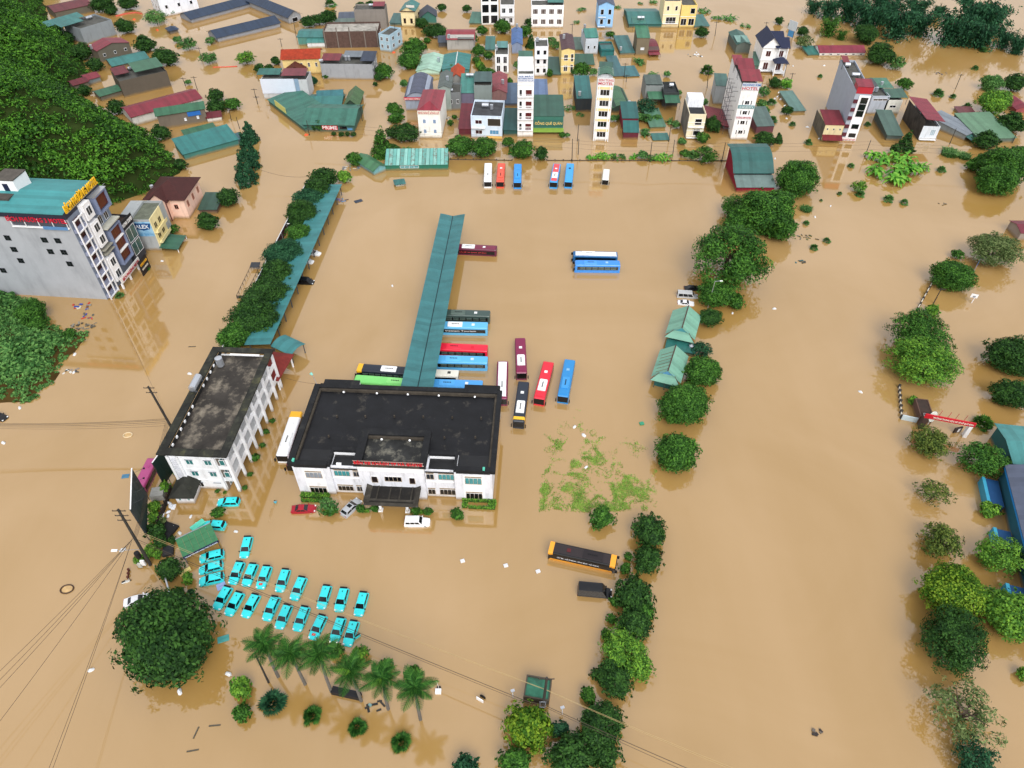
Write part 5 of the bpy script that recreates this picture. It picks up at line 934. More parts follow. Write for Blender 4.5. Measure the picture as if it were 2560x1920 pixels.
    for z0, z1_ in ((4.2, 14.4), (19.0, 23.6)):
        x0, x1 = W*.62, W*.97; n_ = 3 if z1_ < 20 else 1
        fr_ = MB().box(x0, x0+.35, -.9, .84, z0, z1_).box(x1-.35, x1, -.9, .84, z0, z1_).box(x0+.35, x1-.35, -.9, .84, z0, z0+.35).box(x0+.35, x1-.35, -.9, .84, z1_-.35, z1_).build('bay_frame', BG, t)
        for k_ in range(n_):
            zz = (z1_-z0-.7)/n_; zc = z0+.35+zz*(k_+.5); window(t, (x0+x1)/2, -.3, zc, x1-x0-.8, zz*.78, 0, 2, 1, mat('6a3020', .5), mat('5a2a1c', .2))
            if k_: box('bay_sill', WHITE, t, x0+.3, x1-.3, -.8, -.2, z0+.35+zz*k_-.25, z0+.35+zz*k_+.1)
    box('terrace_ledge', mat('b8b8ac', .8), t, W*.56, W*.99, -1.2, .84, 15.2, 15.5)
    window(t, W*.68, .84, 17.0, 1.6, 2.4, 0, 2, 1, WHITE, GLASS); window(t, W*.86, .84, 17.0, 1.6, 2.4, 0, 2, 1, WHITE, GLASS)
    MB().box(W*.6, W, -.9, -.85, 24.4, 24.45).box(W*.6, W, -.9, 1, 23.6, 23.7).build('roof_rail', STEEL, t)
    # ground signs
    sg = box('entrance_sign', mat('e8e6e4', .5), t, W*.3, W*.98, -1.5, -1.35, 1.6, 3.3); text('BÍCH PHƯƠNG MOTEL', mat('a8182c', .5), sg, W*.36, -1.53, 1.9, W*.6, 1.05)
    for x in (.32, .6, .9): box('entrance_post', WHITE, t, W*x-.2, W*x+.2, -1.3, -.9, -2, 1.6)
    sy = box('roof_sign_rail', mat('a09884', .6), t, .0, W*.9, .3, .4, hh+.02, hh+.2); text('BÍCH PHƯƠNG MOTEL', mat('eab820', .45, var=.05), sy, -.3, .3, hh+.2, W*.98, 2.4, ext=.15)
    water_tank('upright water tank beside the white stair block on the motel roof', on(t, W*.42, 23.6, hh+1.2), 0, False, .9, 2.4)
    water_tank('long steel tank lying on the teal motel roof', on(t, W*.24, 25, hh+1.2), rz+math.pi/2, True, .75, 5.2)
    # dark glazed cafe annex at the far side of the front
    r = house('cafe', 'narrow dark glazed cafe with a black street sign beside the motel', 'cafe', e(1195, 640), e(1275, 545), e(1085, 360), 14, '3a3a40', 'flat', hh=12.5, deck='4a3c34')
    W2 = r[1]
    for z0, z1_ in ((2.6, 6.2), (6.6, 10.4)): window(r[0], W2*.55, -.003, (z0+z1_)/2, W2*.8, z1_-z0, 0, 2, 1, WHITE, mat('3f5a58', .15, 'plain', .3, 0, .6))
    sg = box('sign', DARK, r[0], 0, W2, -.25, -.05, 10.9, 13.2); text('RAYNA COFFEE', mat('e8e8e8', .5), sg, .3, -.28, 11.5, W2-.6, 1.0)
    bd = thing('street_sign', 'black menu board with gold writing standing before the cafe', 'sign', tuple(G(*e(1270, 690))), rz); box('board', mat('17151a', .5), bd, -2, 2.2, -.1, .1, -.5, 4.2); text('COFFEE & FOOD', mat('e0a830', .5), kids(bd)[0], -1.6, -.13, 2.6, 3.4, .7); text('BÁNH MÌ PIZZA', mat('d8d0c0', .5), kids(bd)[0], -1.4, -.13, 1.4, 3.0, .6)
motel()
# ---------------- advert house and pink villa ----------------
AX = house('advert_house', 'narrow house with a blue beer advert painted along its wall', 'house', e(1225, 505), e(1395, 505), e(1080, 190), 10, '9a9ea0', 'flat', hh=9.6, deck='6f7466')
def advert():
    A, W, rz = frame_of(e(1080, 470), e(1395, 505))
    r = AX
    bo = box('advert', mat('9cc8e4', .5, 'plain', .2, 0, .3, .4, ('3a86bc', .85, .35, .5, .45)), r[0], -3.2, r[1]-.05, -.1, -.004, 4.6, 9.0)
    sh = MB().loft([[(x, y, z) for x, z in ((2.2-1.6, 8.6), (2.2+3.2, 8.6), (2.2+2.6, 6.9), (2.2+.8, 6.4), (2.2-1.0, 6.9))] for y in (-.16, -.105)]).build('shield', mat('1f4f86', .4), bo); text('ALEX', mat('e8eef4', .4), bo, 1.1, -.2, 7.1, 3.6, 1.1)
    MB().box(-3.3, 0, .0, 10, -2, 9.6).build('side_wing', wallm('9a9ea0'), r[0])
    # front (street) side with balconies, facing right
    W2, D2 = r[1], r[2]
    box('front_face', wallm('d8cc9c'), r[0], W2, W2+.2, 0, D2*.7, -2, 9.8)
    for z in (2.9, 6.0):
        for y in (1.8, 4.6): window(r[0], W2+.203, y, z+1.0, 1.6, 1.7, math.pi/2, 2, 1, mat('d8cc9c', .7), GLASS)
        box('balcony', wallm('d8cc9c'), r[0], W2+.2, W2+1.2, .2, D2*.68, z-.6, z-.4); box('railing', wallm('c8bc8c'), r[0], W2+1.1, W2+1.2, .2, D2*.68, z-.4, z+.3)
    MB().slab([(W2+.2, -1.0, 1.5), (W2+5.2, -1.0, 1.0), (W2+5.2, 6, 1.0), (W2+.2, 6, 1.5)], .1).build('awning', roofm('3f7a64', 'y'), r[0])
    for y in (-.8, 5.8): box('awning_post', WHITE, r[0], W2+5.0, W2+5.15, y-.08, y+.08, -2, .88)
advert()
PV = house('villa', 'pink villa with a dark brown hip roof below the hillside', 'villa', e(1330, 225), e(1640, 230), a(1390, 1640), 12, 'e4bfae', 'hip', '3c1e1c', rise=3.0, ov=.8, hh=6.4, rm=mat('43201e', .6, 'tile', .2, 0, .3, 1.2),
    wins=(('f', 2, 1, .22, .4, .3, .9, 2, GLASS), ('r', 3, 1, .3, .5, .3, .9, 2, mat('7a4a38', .3))), fm=mat('d89a86', .6))
def villa_bits():
    r = PV; W2 = r[1]; tr = mat('7a3a34', .7)
    MB().loft([[(W2*.12, y, 6.2), (W2*.58, y, 6.2), (W2*.35, y, 8.4)] for y in (-1.4, 5)]).build('gable', wallm('e4bfae'), r[0])
    for s in (-1, 1): MB().slab([(W2*.35, -1.9, 8.6), (W2*.35, 5, 8.6), (W2*.35+s*W2*.28, 5, 6.1), (W2*.35+s*W2*.28, -1.9, 6.1)], .1).build('gable_roof', mat('43201e', .6, 'tile', .2, 0, .3, 1.2), r[0])
    MB().box(W2*.12, W2*.58, -1.4, 0, -2, 6.2).build('bay', wallm('e4bfae'), r[0]); window(r[0], W2*.3, -1.405, 4.0, 1.5, 2.6, 0, 2, 2, WHITE, GLASS)
    for x in (.13, .57): box('corner_strip', tr, r[0], W2*x-.15, W2*x+.15, -1.5, -1.38, -1, 6.2)
    pr = house('porch', 'dark green sheet porch at the road side of the pink villa', 'porch', e(1730, 190), e(1880, 190), e(1, 1), 8, '5a4a44', 'shed', '3a5f50', rise=.9, hh=1.6)
    tk((r[0], r[1], r[2], r[3]), 'upright water tank behind the roof of the pink villa', -.06, .5, r[3]-1)
villa_bits()
# ---------------- black lattice billboards and the small sheds by the taxis ----------------
def screen(label, p0, p1, z0, z1_, col, arms=0):
    A, B_ = G(*p0), G(*p1); dv = B_-A; L_ = dv.length; t = thing('billboard', label, 'billboard', (A.x, A.y, 0), math.atan2(dv.y, dv.x)); fm = mat('3a3c3e', .6)
    n_ = max(3, int(L_/1.6))
    for i in range(n_): box('panel', mat(col, .5, 'plain', .25), t, L_*i/n_+.03, L_*(i+1)/n_-.03, -.06, .06, z0, z1_)
    B = MB()
    for i in range(n_+1): B.box(L_*i/n_-.05, L_*i/n_+.05, .07, .19, -2, z1_)
    B.build('frame', fm, t); box('top_edge', WHITE, t, -.05, L_+.05, -.1, .1, z1_, z1_+.08)
    for i in range(arms): x = L_*(i+.5)/arms; MB().cyl((x, -.1, z1_-.1), (x, -2.2, z1_+.5), .03, n=5).build('lamp_arm', fm, t); box('lamp', DARK, t, x-.12, x+.12, -2.4, -2.1, z1_+.4, z1_+.6)
screen('tall dark lattice billboard with lamp arms beside the leaning pole', x4(735, 700), x4(740, 60), 1.6, 9.5, '2e3a3e', 4)
screen('dark green billboard wall at the corner of the side building', y2(660, 960), y2(880, 640), 1.0, 7.6, '0f2a26')
TS = house('taxi_shed', 'green flat-roofed shed with lettered blue edge among the taxis', 'shed', y3(260, 850), y3(870, 560), y3(250, 790), 6.6, '2a2f3a', 'none', hh=.1)
def tshed():
    r = TS; [bpy.data.objects.remove(o_) for o_ in kids(r[0]) if o_.name.startswith('wall')]
    W2 = (G(*y3(870, 490), 2.3)-G(*y3(255, 790), 2.3)).length; p = G(*y3(255, 790), 2.3); q_ = G(*y3(870, 490), 2.3); r[0].location = (p.x, p.y, 0); r[0].rotation_euler[2] = math.atan2((q_-p).y, (q_-p).x)
    d_ = G(*y3(145, 470), 2.6)-p; rz = r[0].rotation_euler[2]; D2 = abs(-d_.x*math.sin(rz)+d_.y*math.cos(rz)); gm = mat('3f7a54', .55, 'plain', .18, 0, .3, .8, ('2c4a38', .5, .6, .6, .52))
    for i in range(6):
        for jq in range(3): MB().slab([(W2*i/6+.02, D2*jq/3+.02, 2.3+.1*jq), (W2*(i+1)/6-.02, D2*jq/3+.02, 2.3+.1*jq), (W2*(i+1)/6-.02, D2*(jq+1)/3-.02, 2.4+.1*jq), (W2*i/6+.02, D2*(jq+1)/3-.02, 2.4+.1*jq)], .06).build('roof_sheet', gm, r[0])
    sg = box('sign', mat('1c2448', .5), r[0], 0, W2, -.12, 0, 1.9, 2.42); text('TRUNG TÂM ĐIỀU HÀNH TAXI HÀ GIANG', mat('dfe6f2', .5), sg, .3, -.15, 2.0, W2-.6, .32); box('rear_edge', GREY, r[0], 0, W2, D2, D2+.15, 2.3, 2.65)
    for x, y in ((.2, .2), (W2-.2, .2), (.2, D2-.2), (W2-.2, D2-.2)): box('post', DGREY, r[0], x-.06, x+.06, y-.06, y+.06, -2, 2.28)
tshed()
GT = house('gatehouse', 'small stained gatehouse with green roof behind the concrete pole', 'gatehouse', x6(330, 520), x6(770, 600), x6(320, 420), 3.4, '4a443c', 'flat', hh=2.2, par_h=.35, deck='3f7a64'); 
# twin green pavilions
for lb, P in (('green hip-and-gable pavilion beside the small white car', ((372, 608), (660, 645), (318, 525), (700, 610), (425, 185))), ('green pavilion with rust-streaked roof seams, by the round trees', ((195, 1150), (500, 1205), (130, 1085), (515, 1180), (262, 695)))):
    ze = 2.6; p0, p1, pb = G(*x3(*P[2]), ze), G(*x3(*P[3]), ze), G(*x3(*P[4]), ze); dv = p1-p0; L_ = dv.length; rz = math.atan2(dv.y, dv.x); bd_ = pb-p0; D2 = abs(-bd_.x*math.sin(rz)+bd_.y*math.cos(rz))
    t = thing('pavilion', lb, 'pavilion', (p0.x, p0.y, 0), rz); rise = 2.4; gy = 1.5; rusty = 'rust' in lb
    pm = mat('76a894', .5, 'corry', .12, 0, .35, .5, ('5a6a58', .5, .4, .4, .54)); yf = gy; zr = ze+rise
    n_ = 9
    for s in (0, 1):
        for i in range(n_):
            u0 = D2*i/n_; u1 = D2*(i+1)/n_-.03
            xo, xm = (0, L_/2) if s == 0 else (L_, L_/2); zi0 = zr if u0 >= yf else ze+rise*.55*u0/yf; 
            ya, yb = max(u0, yf), u1
            if yb > ya+.05: q4 = [(xo, u0, ze), (xm, max(u0, yf), zr), (xm, yb, zr), (xo, yb, ze)]; MB().slab(q4 if s else q4[::-1], .07).build('roof_sheet', pm, t)
            if rusty and s == 0 and 1 < i < 8: MB().slab([(L_*.1, u0-.05, ze+rise*.2+.04), (L_*.1, u0+.06, ze+rise*.2+.04), (xm, u0+.06, zr+.04), (xm, u0-.05, zr+.04)], .03).build('rust_seam', mat('6a4632', .8), t)
    MB().slab([(0, 0, ze), (L_, 0, ze), (L_*.76, yf*1.05, ze+rise*.52), (L_*.24, yf*1.05, ze+rise*.52)], .07).build('front_slope', pm, t)
    MB().loft([[(L_*.24, y, ze+rise*.5), (L_*.76, y, ze+rise*.5), (L_/2, y, zr-.05)] for y in (yf*1.06, yf*1.12)]).build('gable_panel', mat('4f96a0' if not rusty else '5a96c0', .5), t)
    box('ridge_cap', mat('4a3630', .7), t, L_/2-.13, L_/2+.13, yf, D2, zr-.02, zr+.08)
    for x in (0, L_): MB().cyl((x, .02, ze+.02), (x+(L_*.24 if x == 0 else -L_*.24), yf*1.05, ze+rise*.52+.04), .07, n=5).build('hip_cap', mat('4a3630', .7), t)
    box('wall', mat('2f6a66', .7), t, L_*.14, L_*.88, 1.3, D2-.8, -2, ze-.12)
    for x in (.15, .5, .86): box('post', mat('4a5a58', .7), t, L_*x-.08, L_*x+.08, .6, .76, -2, ze-.1)
TKP = water_tank('upright steel tank with a dark band between the two green pavilions', tuple(G(*x3(650, 720))), 0, False, .55, 1.6)
SH2 = house('shed', 'low teal flat shed behind the rust-seamed pavilion', 'shed', x3(330, 720), x3(690, 790), x3(330, 690), 2.6, '2a5a58', 'shed', '2c8078', rise=.3, hh=1.3)
# ---------------- school gate, fence and buildings on the right ----------------
def school():
    zt = 3.9; p0, p1 = G(*x5(622, 212), zt), G(*x5(1078, 300), zt); dv = p1-p0; L_ = dv.length; rz = math.atan2(dv.y, dv.x)
    t = thing('school_gate', 'school gateway with a long red name board on white piers', 'gate', (p0.x, p0.y, 0), rz)
    bd = box('name_board', mat('c4202e', .5), t, 0, L_, -.12, .12, zt-.55, zt+.55); text('TRƯỜNG TRUNG HỌC CƠ SỞ LÊ QUÝ ĐÔN', mat('f0eadc', .5), bd, L_*.16, -.15, zt-.3, L_*.8, .6)
    fr = MB().box(0, L_, .3, .36, zt-.4, zt-.3).box(0, L_, 1.0, 1.06, zt-.4, zt-.3)
    for i in range(13): fr.box(L_*i/12-.03, L_*i/12+.03, .12, 1.06, zt-.4, zt-.32)
    fr.build('truss', STEEL, t)
    for x in (.3, .48, .63, .8): MB().cyl((L_*x, 1.0, zt-.3), (L_*x+.3, 1.4, zt+1.0), .05, n=5).build('flag_pole', mat('a82030', .6), t)
    box('pier', mat('4a3a34', .8), t, .1, 1.0, -.1, 1.3, -2, zt-.56); box('pier', WHITE, t, L_-.9, L_-.2, -.1, .9, -2, zt-.56)
    r1 = house('gate_lodge', 'brown roofed gate lodge with a round white disc beside the red board', 'lodge', x5(545, 285), x5(665, 300), x5(1, 1), 5.4, '5a4640', 'flat', hh=2.3, par_h=.15, deck='4a3a34'); MB().cyl((r1[1]*.72, -.5, 3.1), (r1[1]*.75, -.62, 3.14), 1.2, n=20).build('disc', mat('d8e0d8', .5), r1[0]); MB().cyl((r1[1]*.72, -.45, 0), (r1[1]*.72, -.45, 3.1), .06, n=6).build('disc_pole', WHITE, r1[0])
    w1 = thing('low_wall', 'white low wall with a banner beside the gate lodge', 'wall', tuple(G(*x5(405, 245))), 0); A, B_ = G(*x5(405, 245)), G(*x5(545, 275)); dv = B_-A; w1.rotation_euler[2] = math.atan2(dv.y, dv.x); box('panel', mat('c8d8e0', .5), w1, 0, dv.length, -.1, .1, -1, 1.3)
    # fence of pale posts and panels, two runs
    def fence(lb, pts, n_):
        A, B_ = G(*pts[0]), G(*pts[1]); dv = B_-A; L2 = dv.length; ft = thing('fence', lb, 'fence', (A.x, A.y, 0), math.atan2(dv.y, dv.x))
        for i in range(n_+1): box('post', mat('3f3a36', .8), ft, L2*i/n_-.25, L2*i/n_+.25, -.25, .25, -1.5, .9)
        for i in range(n_): box('panel', mat('d0cabc', .7), ft, L2*i/n_+.27, L2*(i+1)/n_-.27, -.1, .1, -1.5, .55)
    fence('pale fence with dark posts running up from the gate', (x5(405, 235), x5(385, -40)), 6); fence('pale fence with dark posts between the two bushy trees', (h(1285, 1025), h(1437, 750)), 6)
    nb = thing('notice_board', 'small dark notice board with white paper in the gateway', 'notice board', tuple(G(*x5(905, 360))), R(15)); box('board', mat('3a302c', .7), nb, -.9, .9, -.15, .15, -.6, 1.4); box('paper', WHITE, nb, -.1, .5, -.18, -.152, .1, 1.1)
    bb = thing('basketball_hoop', 'white basketball backboard and pole standing in the school yard', 'basketball hoop', tuple(G(*h(1752, 962))), R(-20)); MB().cyl((0, 0, -2), (.3, .3, 2.2), .1, n=6).build('pole', WHITE, bb); box('backboard', WHITE, bb, -.8, .8, .2, .28, 1.6, 2.7); MB().box(-.3, .3, .14, .19, 1.75, 2.2).build('target', mat('8a8f98', .5), bb); MB().cyl((0, -.3, 1.6), (0, -.3, 1.65), .25, n=12, cap=False).build('ring', mat('b86040', .5), bb)
    bn = thing('banner', 'blue banner slung between the two trees in the school yard', 'banner', tuple(G(*h(1770, 700))), R(52)); box('cloth', mat('3a7cc4', .6, 'plain', .2), bn, 0, 7.5, -.03, .03, .2, 2.0)
    # school blocks
    s1 = house('school_block', 'school block with a wide pale teal sheet roof among the trees', 'school', x5(1345, 745), x5(1760, 790), x5(1, 1), 9.5, '2f5a5c', 'gx', '4aa0a0', rise=1.0, ov=.6, hh=4.0)
    A = G(*x5(1330, 1180), 0); s2 = house('school_block', 'blue-edged school block with grey-violet roof and hipped end', 'school', x5(1390, 1460), x5(1235, 800), x5(1, 1), 12, '2a78b8', 'none', hh=4.4)
    r = s2; MB().slab([(-18, -.2, 4.5), (r[1]+.5, -.2, 4.5), (r[1]+.5, -6, 6.6), (-18, -6, 6.6)][::-1], .12).build('roof', roofm('5f6a84', 'x'), r[0]); MB().slab([(-18, -6, 6.6), (r[1]+.5, -6, 6.6), (r[1]+.5, -13, 6.0), (-18, -13, 6.0)][::-1], .12).build('roof', roofm('7d86a8', 'x'), r[0])
    [bpy.data.objects.remove(o_) for o_ in kids(r[0]) if o_.name.startswith('wall')]
    MB().box(-18, r[1], -12, -.6, -2, 4.3).build('wall', wallm('2c5a6a'), r[0]); box('blue_edge', mat('2a86d0', .5), r[0], -18, r[1], -.45, -.2, 3.9, 4.48)
    for x0, x1 in ((r[1]*.55, r[1]*.92), (r[1]*-.02, r[1]*.22), (-14, -8)):
        ob = box('stair_porch', mat('1b4a7a', .6), r[0], x0, x1, .0, 2.4, -2, 1.6); box('porch_edge', mat('3a98b8', .6), r[0], x0, x1, 2.41, 3.0, -2, 1.9)
    s3 = house('shed', 'red-roofed shelter at the edge of the school yard', 'shed', h(2150, 420), h(2300, 420), h(1, 1), 6, '8a8078', 'gx', '8a2c40', rise=.9, hh=2.6)
school()
# ---------------- foliage ----------------
ORD = 'first second third fourth fifth sixth seventh eighth ninth tenth eleventh twelfth'.split()
NTH = {}
rng = np.random.default_rng(7)
def leafm(col, tint, name, ns=2.2):
    mt = bpy.data.materials.new('leaf_'+name); mt.use_nodes = True; nt = mt.node_tree; N = nt.nodes; L = nt.links; bs = N['Principled BSDF']
    ge = N.new('ShaderNodeNewGeometry'); tc = N.new('ShaderNodeTexCoord'); nz = N.new('ShaderNodeTexNoise'); nz.inputs['Scale'].default_value = ns; nz.inputs['Detail'].default_value = 3; oi = N.new('ShaderNodeObjectInfo')
    vm = N.new('ShaderNodeVectorMath'); vm.operation = 'ADD'; cb = N.new('ShaderNodeCombineXYZ'); mm = N.new('ShaderNodeMath'); mm.operation = 'MULTIPLY'; mm.inputs[1].default_value = 50; L.new(oi.outputs['Random'], mm.inputs[0]); L.new(mm.outputs[0], cb.inputs[0])
    L.new(tc.outputs['Object'], vm.inputs[0]); L.new(cb.outputs[0], vm.inputs[1]); L.new(vm.outputs[0], nz.inputs['Vector'])
    ad = N.new('ShaderNodeMath'); ad.operation = 'ADD'; m2 = N.new('ShaderNodeMath'); m2.operation = 'MULTIPLY'; m2.inputs[1].default_value = .55; L.new(ge.outputs['Random Per Island'], m2.inputs[0]); L.new(m2.outputs[0], ad.inputs[0])
    m3 = N.new('ShaderNodeMath'); m3.operation = 'MULTIPLY'; m3.inputs[1].default_value = .9; L.new(nz.outputs['Fac'], m3.inputs[0]); L.new(m3.outputs[0], ad.inputs[1])
    cr = N.new('ShaderNodeValToRGB'); cr.color_ramp.elements[0].position = .3; cr.color_ramp.elements[1].position = 1.05 if False else 1.0
    d_ = hx(col); t_ = hx(tint); cr.color_ramp.elements[0].color = tuple(x*.55 for x in d_)+(1,); cr.color_ramp.elements[1].color = t_+(1,); em = cr.color_ramp.elements.new(.62); em.color = d_+(1,)
    L.new(ad.outputs[0], cr.inputs['Fac']); L.new(cr.outputs['Color'], bs.inputs['Base Color']); bs.inputs['Roughness'].default_value = .55; bs.inputs['Specular IOR Level'].default_value = .12
    tr = N.new('ShaderNodeBsdfTranslucent'); L.new(cr.outputs['Color'], tr.inputs['Color']); mx = N.new('ShaderNodeMixShader'); mx.inputs[0].default_value = .14
    L.new(bs.outputs[0], mx.inputs[1]); L.new(tr.outputs[0], mx.inputs[2]); L.new(mx.outputs[0], N['Material Output'].inputs[0]); return mt
LM = {'dk': leafm('203f1c', '41692c', 'dark'), 'md': leafm('2a521e', '558632', 'mid'), 'lt': leafm('44722a', '7cab3a', 'light'), 'ol': leafm('3c5222', '74843a', 'olive'), 'yg': leafm('3a6418', '86a430', 'yellowgreen'), 'bl': leafm('1f4630', '3a6b46', 'bluish'), 'gr': leafm('3c6a34', '6d9a52', 'grass', .5), 'ban': leafm('4a8a2c', '86bc48', 'banana'), 'pale': leafm('465c30', '7f8f5a', 'pale'), 'hill': leafm('234a18', '5c922e', 'hill', .07), 'palm': leafm('24501f', '4c7f34', 'palm')}
BARK = mat('4a3f34', .9, 'rough', .3)
def quads_mesh(co, mt):
    """co: (n,4,3) quads -> mesh"""
    n_ = len(co); me = bpy.data.meshes.new('leaves'); me.vertices.add(n_*4); me.vertices.foreach_set('co', co.reshape(-1).astype(np.float32)); me.loops.add(n_*4); me.loops.foreach_set('vertex_index', np.arange(n_*4, dtype=np.int32))
    me.polygons.add(n_); me.polygons.foreach_set('loop_start', np.arange(0, n_*4, 4, dtype=np.int32)); me.materials.append(mt); me.update(calc_edges=True); return me
def leaf_quads(P, Nn, size, aspect=.5, jit=.5):
    """rhombic leaves at points P with normals about Nn"""
    n_ = len(P); Nn = Nn+rng.normal(0, jit, (n_, 3)); Nn /= np.linalg.norm(Nn, axis=1)[:, None]
    r_ = rng.normal(0, 1, (n_, 3)); U = np.cross(Nn, r_); U /= np.linalg.norm(U, axis=1)[:, None]+1e-9; Vv = np.cross(Nn, U)
    s = (size*rng.uniform(.6, 1.3, n_))[:, None]
    return np.stack([P-U*s, P-Vv*s*aspect+Nn*s*.15, P+U*s, P+Vv*s*aspect+Nn*s*.15], 1)
def crown_quads(kind, rel, seed):
    """unit crown (radius 1); rel = leaf length relative to the crown"""
    global rng; rng = np.random.default_rng(seed)
    if kind == 'round': K, lr, zz, thr, asp, dens = int(26+5/rel**.8), .30, .78, .68, .55, 1.0
    elif kind == 'loose': K, lr, zz, thr, asp, dens = int(30+4/rel**.8), .25, .68, .82, .42, .7
    elif kind == 'sparse': K, lr, zz, thr, asp, dens = 44, .21, .62, .84, .38, .55
    elif kind == 'cone': K, lr, zz, thr, asp, dens = 80, .27, 1.25, .6, .4, 1.1
    else: K, lr, zz, thr, asp, dens = int(20+3/rel**.8), .34, .85, .62, .5, 1.0
    C_ = []
    while len(C_) < K:
        p = rng.normal(0, 1, 3); p /= np.linalg.norm(p); p = p*rng.uniform(.35, 1)**.5*thr
        if kind == 'cone':
            z = rng.uniform(-1, 1); w_ = (1-z)/2*.75+.08; t = rng.uniform(0, 6.28); p = np.array([w_*math.cos(t), w_*math.sin(t), z])
        if p[2] < -.55 and kind != 'cone': continue
        C_.append(p)
    out = []
    lob = 1+.26*np.sin(np.arange(K)*2.3+seed)*np.abs(np.cos(np.arange(K)*.7))
    for ci, p in enumerate(C_):
        r_ = lr*rng.uniform(.7, 1.3)*(1 if kind != 'cone' else (1.1-p[2])*.55+.25); nl = max(14, int(dens*4.2*(r_/rel)**2*1.5))
        q_ = rng.normal(0, 1, (nl, 3)); q_ /= np.linalg.norm(q_, axis=1)[:, None]; q_[:, 2] = np.where(q_[:, 2] < -.5, -q_[:, 2], q_[:, 2])
        P = p*np.array([1, 1, 1])*lob[ci]+q_*r_*rng.uniform(.72, 1.08, nl)[:, None]; nn = q_*.8+p*.6+np.array([0, 0, .35]); out.append(leaf_quads(P, nn, rel, asp))
    # sprigs that break the outline
    for _ in range(int(K*.7)):
        p = rng.normal(0, 1, 3); p /= np.linalg.norm(p); p[2] = abs(p[2])*.9-.2
        if kind == 'cone': continue
        p *= rng.uniform(.86, 1.12); r_ = rng.uniform(.07, .14); nl = max(8, int(3.2*(r_/rel)**2)); q_ = rng.normal(0, 1, (nl, 3)); q_ /= np.linalg.norm(q_, axis=1)[:, None]; P = p+q_*r_*rng.uniform(.4, 1.1, nl)[:, None]; out.append(leaf_quads(P, q_*.5+p, rel, asp))
    # inner darkness: leaves deep in the crown
    if kind in ('round', 'bush'):
        nl = int(1.6/rel**2); q_ = rng.normal(0, 1, (nl, 3)); q_ /= np.linalg.norm(q_, axis=1)[:, None]; P = q_*rng.uniform(.2, .75, nl)[:, None]; out.append(leaf_quads(P, q_, rel*1.3, .7))
    co = np.concatenate(out); co[:, :, 2] *= zz; return co
def bamboo_quads(seed):
    g_ = np.random.default_rng(seed); out = []
    for i in range(44):
        t = g_.uniform(0, 6.28); dv = np.array([math.cos(t), math.sin(t), 0]); L_ = g_.uniform(.75, 1.25); sp = g_.uniform(.25, .85); nl = 70
        u = g_.uniform(.18, 1, nl); P = dv*(sp*u**1.6)[:, None]*L_+np.array([0, 0, 1.0])*(L_*1.15*(u*1.25-.5*u**3))[:, None]-np.array([0, 0, .62]); P = P+g_.normal(0, .07, (nl, 3))
        d2 = dv+np.array([0, 0, -.7])+g_.normal(0, .4, (nl, 3)); d2 /= np.linalg.norm(d2, axis=1)[:, None]; s_ = np.cross(d2, g_.normal(0, 1, (nl, 3))); s_ /= np.linalg.norm(s_, axis=1)[:, None]; ll = g_.uniform(.07, .13, nl)[:, None]
        out.append(np.stack([P, P+d2*ll*.5+s_*ll*.22, P+d2*ll*1.3, P+d2*ll*.5-s_*ll*.22], 1))
    nl = 900; P = g_.normal(0, .3, (nl, 3)); P[:, 2] = g_.uniform(-.68, .1, nl); d2 = g_.normal(0, 1, (nl, 3)); d2[:, 2] -= .8; d2 /= np.linalg.norm(d2, axis=1)[:, None]; s_ = np.cross(d2, g_.normal(0, 1, (nl, 3))); s_ /= np.linalg.norm(s_, axis=1)[:, None]; ll = g_.uniform(.07, .13, nl)[:, None]; out.append(np.stack([P, P+d2*ll*.5+s_*ll*.3, P+d2*ll*1.3, P+d2*ll*.5-s_*ll*.3], 1))
    return np.concatenate(out)
def palmbush_quads(seed, nl=64):
    g_ = np.random.default_rng(seed); out = []
    for i in range(nl):
        t = g_.uniform(0, 6.28); el = g_.uniform(.12, 1.55); L_ = g_.uniform(.75, 1.05); dv = np.array([math.cos(t)*math.cos(el), math.sin(t)*math.cos(el), math.sin(el)]); sd_ = np.array([-math.sin(t), math.cos(t), 0]); up = np.cross(dv, sd_)
        ba = dv*L_*.42; 
        for k_ in range(7):
            a_ = (k_-3)*.33; d2 = dv*math.cos(a_)+sd_*math.sin(a_); tip = ba+d2*L_*.5*(1-.1*abs(k_-3))-np.array([0, 0, .12]); out.append([ba, ba+d2*.22+up*.03+sd_*.06, tip, ba+d2*.22-sd_*.06])
    return np.array(out)
def banana_quads(seed, stems=9, spread=.75):
    g_ = np.random.default_rng(seed); out = []
    for s in range(stems):
        t = g_.uniform(0, 6.28); r_ = spread*math.sqrt(g_.uniform(0, 1)); b_ = np.array([r_*math.cos(t), r_*math.sin(t), 0])
        for i in range(8):
            t = g_.uniform(0, 6.28); L_ = g_.uniform(.4, .62); dv = np.array([math.cos(t), math.sin(t), 0]); sd_ = np.array([-math.sin(t), math.cos(t), 0]); h0 = g_.uniform(.1, .25); up0 = g_.uniform(.5, 1.1); w_ = L_*.16; pts = []
            for k_ in range(5):
                u = k_/4; pts.append(b_+dv*L_*u+np.array([0, 0, h0+L_*(up0*u-.95*u*u)]))
            for k_ in range(4):
                wa = w_*math.sin(math.pi*(.12+.76*k_/4)); wb = w_*math.sin(math.pi*(.12+.76*(k_+1)/4))*(0 if k_ == 3 else 1)
                out.append([pts[k_]-sd_*wa, pts[k_]+sd_*wa, pts[k_+1]+sd_*wb, pts[k_+1]-sd_*wb])
    return np.array(out)
